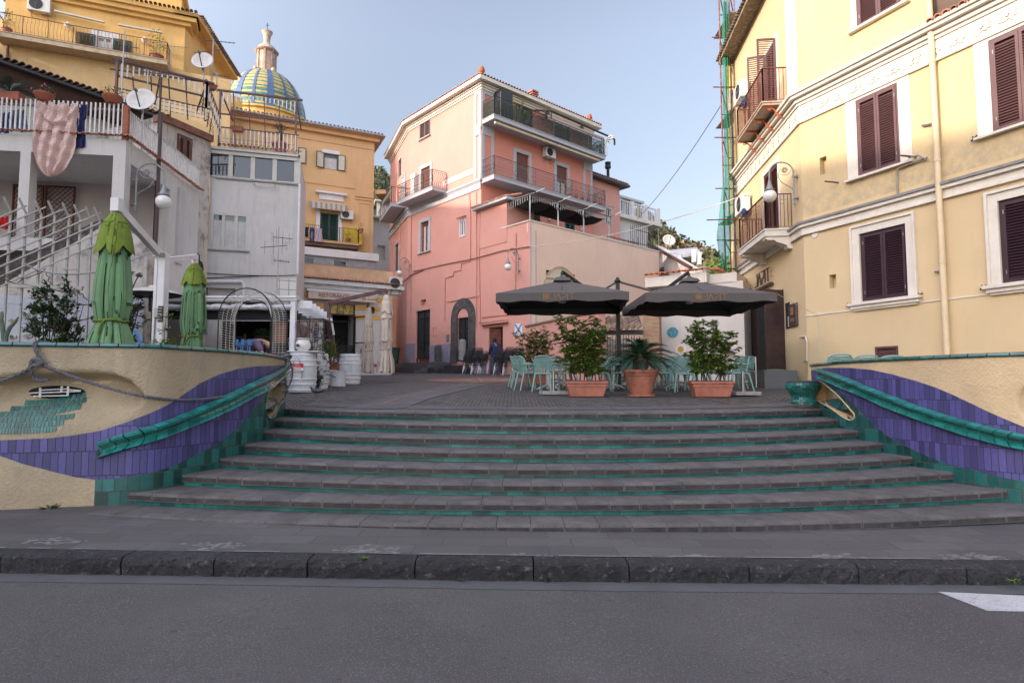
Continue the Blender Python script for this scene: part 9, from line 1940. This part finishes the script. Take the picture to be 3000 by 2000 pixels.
def scrub(G,n,s0,s1,m,seed,name='scrub',jlo=4):
 rnd=random.Random(seed);mb=MB();J=len(G)-2;I=len(G[0])-1
 for k in range(n):
  j=rnd.uniform(jlo,J);i=rnd.uniform(0,I-1);a=G[int(j)][int(i)].lerp(G[int(j)][int(i)+1],i%1);b=G[min(J,int(j)+1)][int(i)];p=a.lerp(V((a.x,b.y,b.z)),j%1);s_=rnd.uniform(s0,s1)
  for q in range(7):
   c=p+V((rnd.uniform(-.6,.6)*s_,rnd.uniform(-.6,.6)*s_,rnd.uniform(-.1,.7)*s_));d=[V((rnd.gauss(0,1),rnd.gauss(0,1),rnd.gauss(0,1))).normalized()*s_*.55 for _ in range(3)];mb.add([c+d[0],c+d[1],c+d[2]],[(0,1,2)])
 return mb.build(name,m,kind='stuff',recalc=False)
scrub(G1,2600,2.,4.5,mk('scrub_far',(.1,.12,.06),1.,.3,.1,island=.5),1);scrub(G2,2600,1.2,3.4,mk('scrub_mid',(.085,.095,.035),1.,.3,.1,island=.6),2);scrub(G2,900,1.5,3.6,mk('scrub_brown',(.2,.14,.09),1.,.3,.1,island=.4),5);scrub(G3,1600,.7,1.8,mk('scrub_near',(.1,.14,.03),1.,.3,.1,island=.5),3,jlo=2)
tr_=thing('shading_house_row','long row of tall plastered houses left of the square, outside the picture','building',(-34,-2,0));mb=MB();mb.bx(-40,-30,-34,27.5,-.5,20.9);mb.build('wall',OCH,tr_);mb=MB()
for k in range(14):
 for z in(3,7,11,15):y=-31+k*4.2;mb.bx(-30,-29.95,y,y+1.1,z,z+1.9)
mb.build('window_shutters',SHUTG,tr_,kind='stuff')
w=bpy.data.worlds.new('World');SC.world=w;w.use_nodes=True
nt=w.node_tree;bg=nt.nodes['Background'];sk=nt.nodes.new('ShaderNodeTexSky');sk.sky_type='NISHITA';sk.sun_disc=False
SUN_EL=radians(17);SX,SY=-.86,-.51
sk.sun_elevation=SUN_EL;sk.sun_rotation=math.atan2(SX,SY)
sk.air_density=1.;sk.dust_density=.5;sk.ozone_density=2.;sk.altitude=50
hs=nt.nodes.new('ShaderNodeHueSaturation');hs.inputs['Saturation'].default_value=.72;nt.links.new(sk.outputs[0],hs.inputs['Color']);
tc=nt.nodes.new('ShaderNodeTexCoord');vd=nt.nodes.new('ShaderNodeVectorMath');vd.operation='DOT_PRODUCT';nt.links.new(tc.outputs['Generated'],vd.inputs[0]);vd.inputs[1].default_value=V((-.6,-.6,.53)).normalized()
mr=nt.nodes.new('ShaderNodeMapRange');mr.interpolation_type='SMOOTHSTEP';nt.links.new(vd.outputs['Value'],mr.inputs[0])
for i_,v_ in enumerate((-.25,1.,0.,1.)):mr.inputs[i_+1].default_value=v_
mx_=nt.nodes.new('ShaderNodeMix');mx_.data_type='RGBA';nt.links.new(mr.outputs[0],mx_.inputs[0]);mx_.inputs[6].default_value=(.97,.885,.83,1);mx_.inputs[7].default_value=(3.6,2.9,2.5,1)
sx_=nt.nodes.new('ShaderNodeSeparateXYZ');nt.links.new(tc.outputs['Generated'],sx_.inputs[0]);m2=nt.nodes.new('ShaderNodeMapRange');nt.links.new(sx_.outputs[2],m2.inputs[0])
for i_,v_ in enumerate((0.,.5,.47,1.)):m2.inputs[i_+1].default_value=v_
a1=nt.nodes.new('ShaderNodeMix');a1.data_type='RGBA';a1.blend_type='MULTIPLY';a1.inputs[0].default_value=1;nt.links.new(hs.outputs[0],a1.inputs[6]);nt.links.new(mx_.outputs[2],a1.inputs[7])
a2=nt.nodes.new('ShaderNodeVectorMath');a2.operation='SCALE';nt.links.new(a1.outputs[2],a2.inputs[0]);nt.links.new(m2.outputs[0],a2.inputs['Scale'])
nt.links.new(a2.outputs[0],bg.inputs[0]);bg.inputs[1].default_value=.15
l=bpy.data.lights.new('sun','SUN');l.energy=2.;l.angle=radians(.6);l.color=(1.,.85,.68)
lo=bpy.data.objects.new('sun',l);COL.objects.link(lo)
dirv=V((SX,SY,0)).normalized()*cos(SUN_EL)+V((0,0,sin(SUN_EL)))
lo.rotation_euler=dirv.to_track_quat('Z','Y').to_euler();lo.location=(-20,-20,30)
cam=bpy.data.cameras.new('camera');cam.sensor_width=36;cam.lens=36*F/3000;cam.clip_end=5000;cam.clip_start=.05
co=bpy.data.objects.new('camera',cam);COL.objects.link(co);co.location=CAM;co.rotation_euler=(pi/2+PT,0,0)
SC.camera=co
SC.view_settings.view_transform='Standard';SC.view_settings.look='None';SC.view_settings.exposure=1.3;SC.view_settings.gamma=1
SC.cycles.max_bounces=6;SC.cycles.diffuse_bounces=3;SC.cycles.use_denoising=True
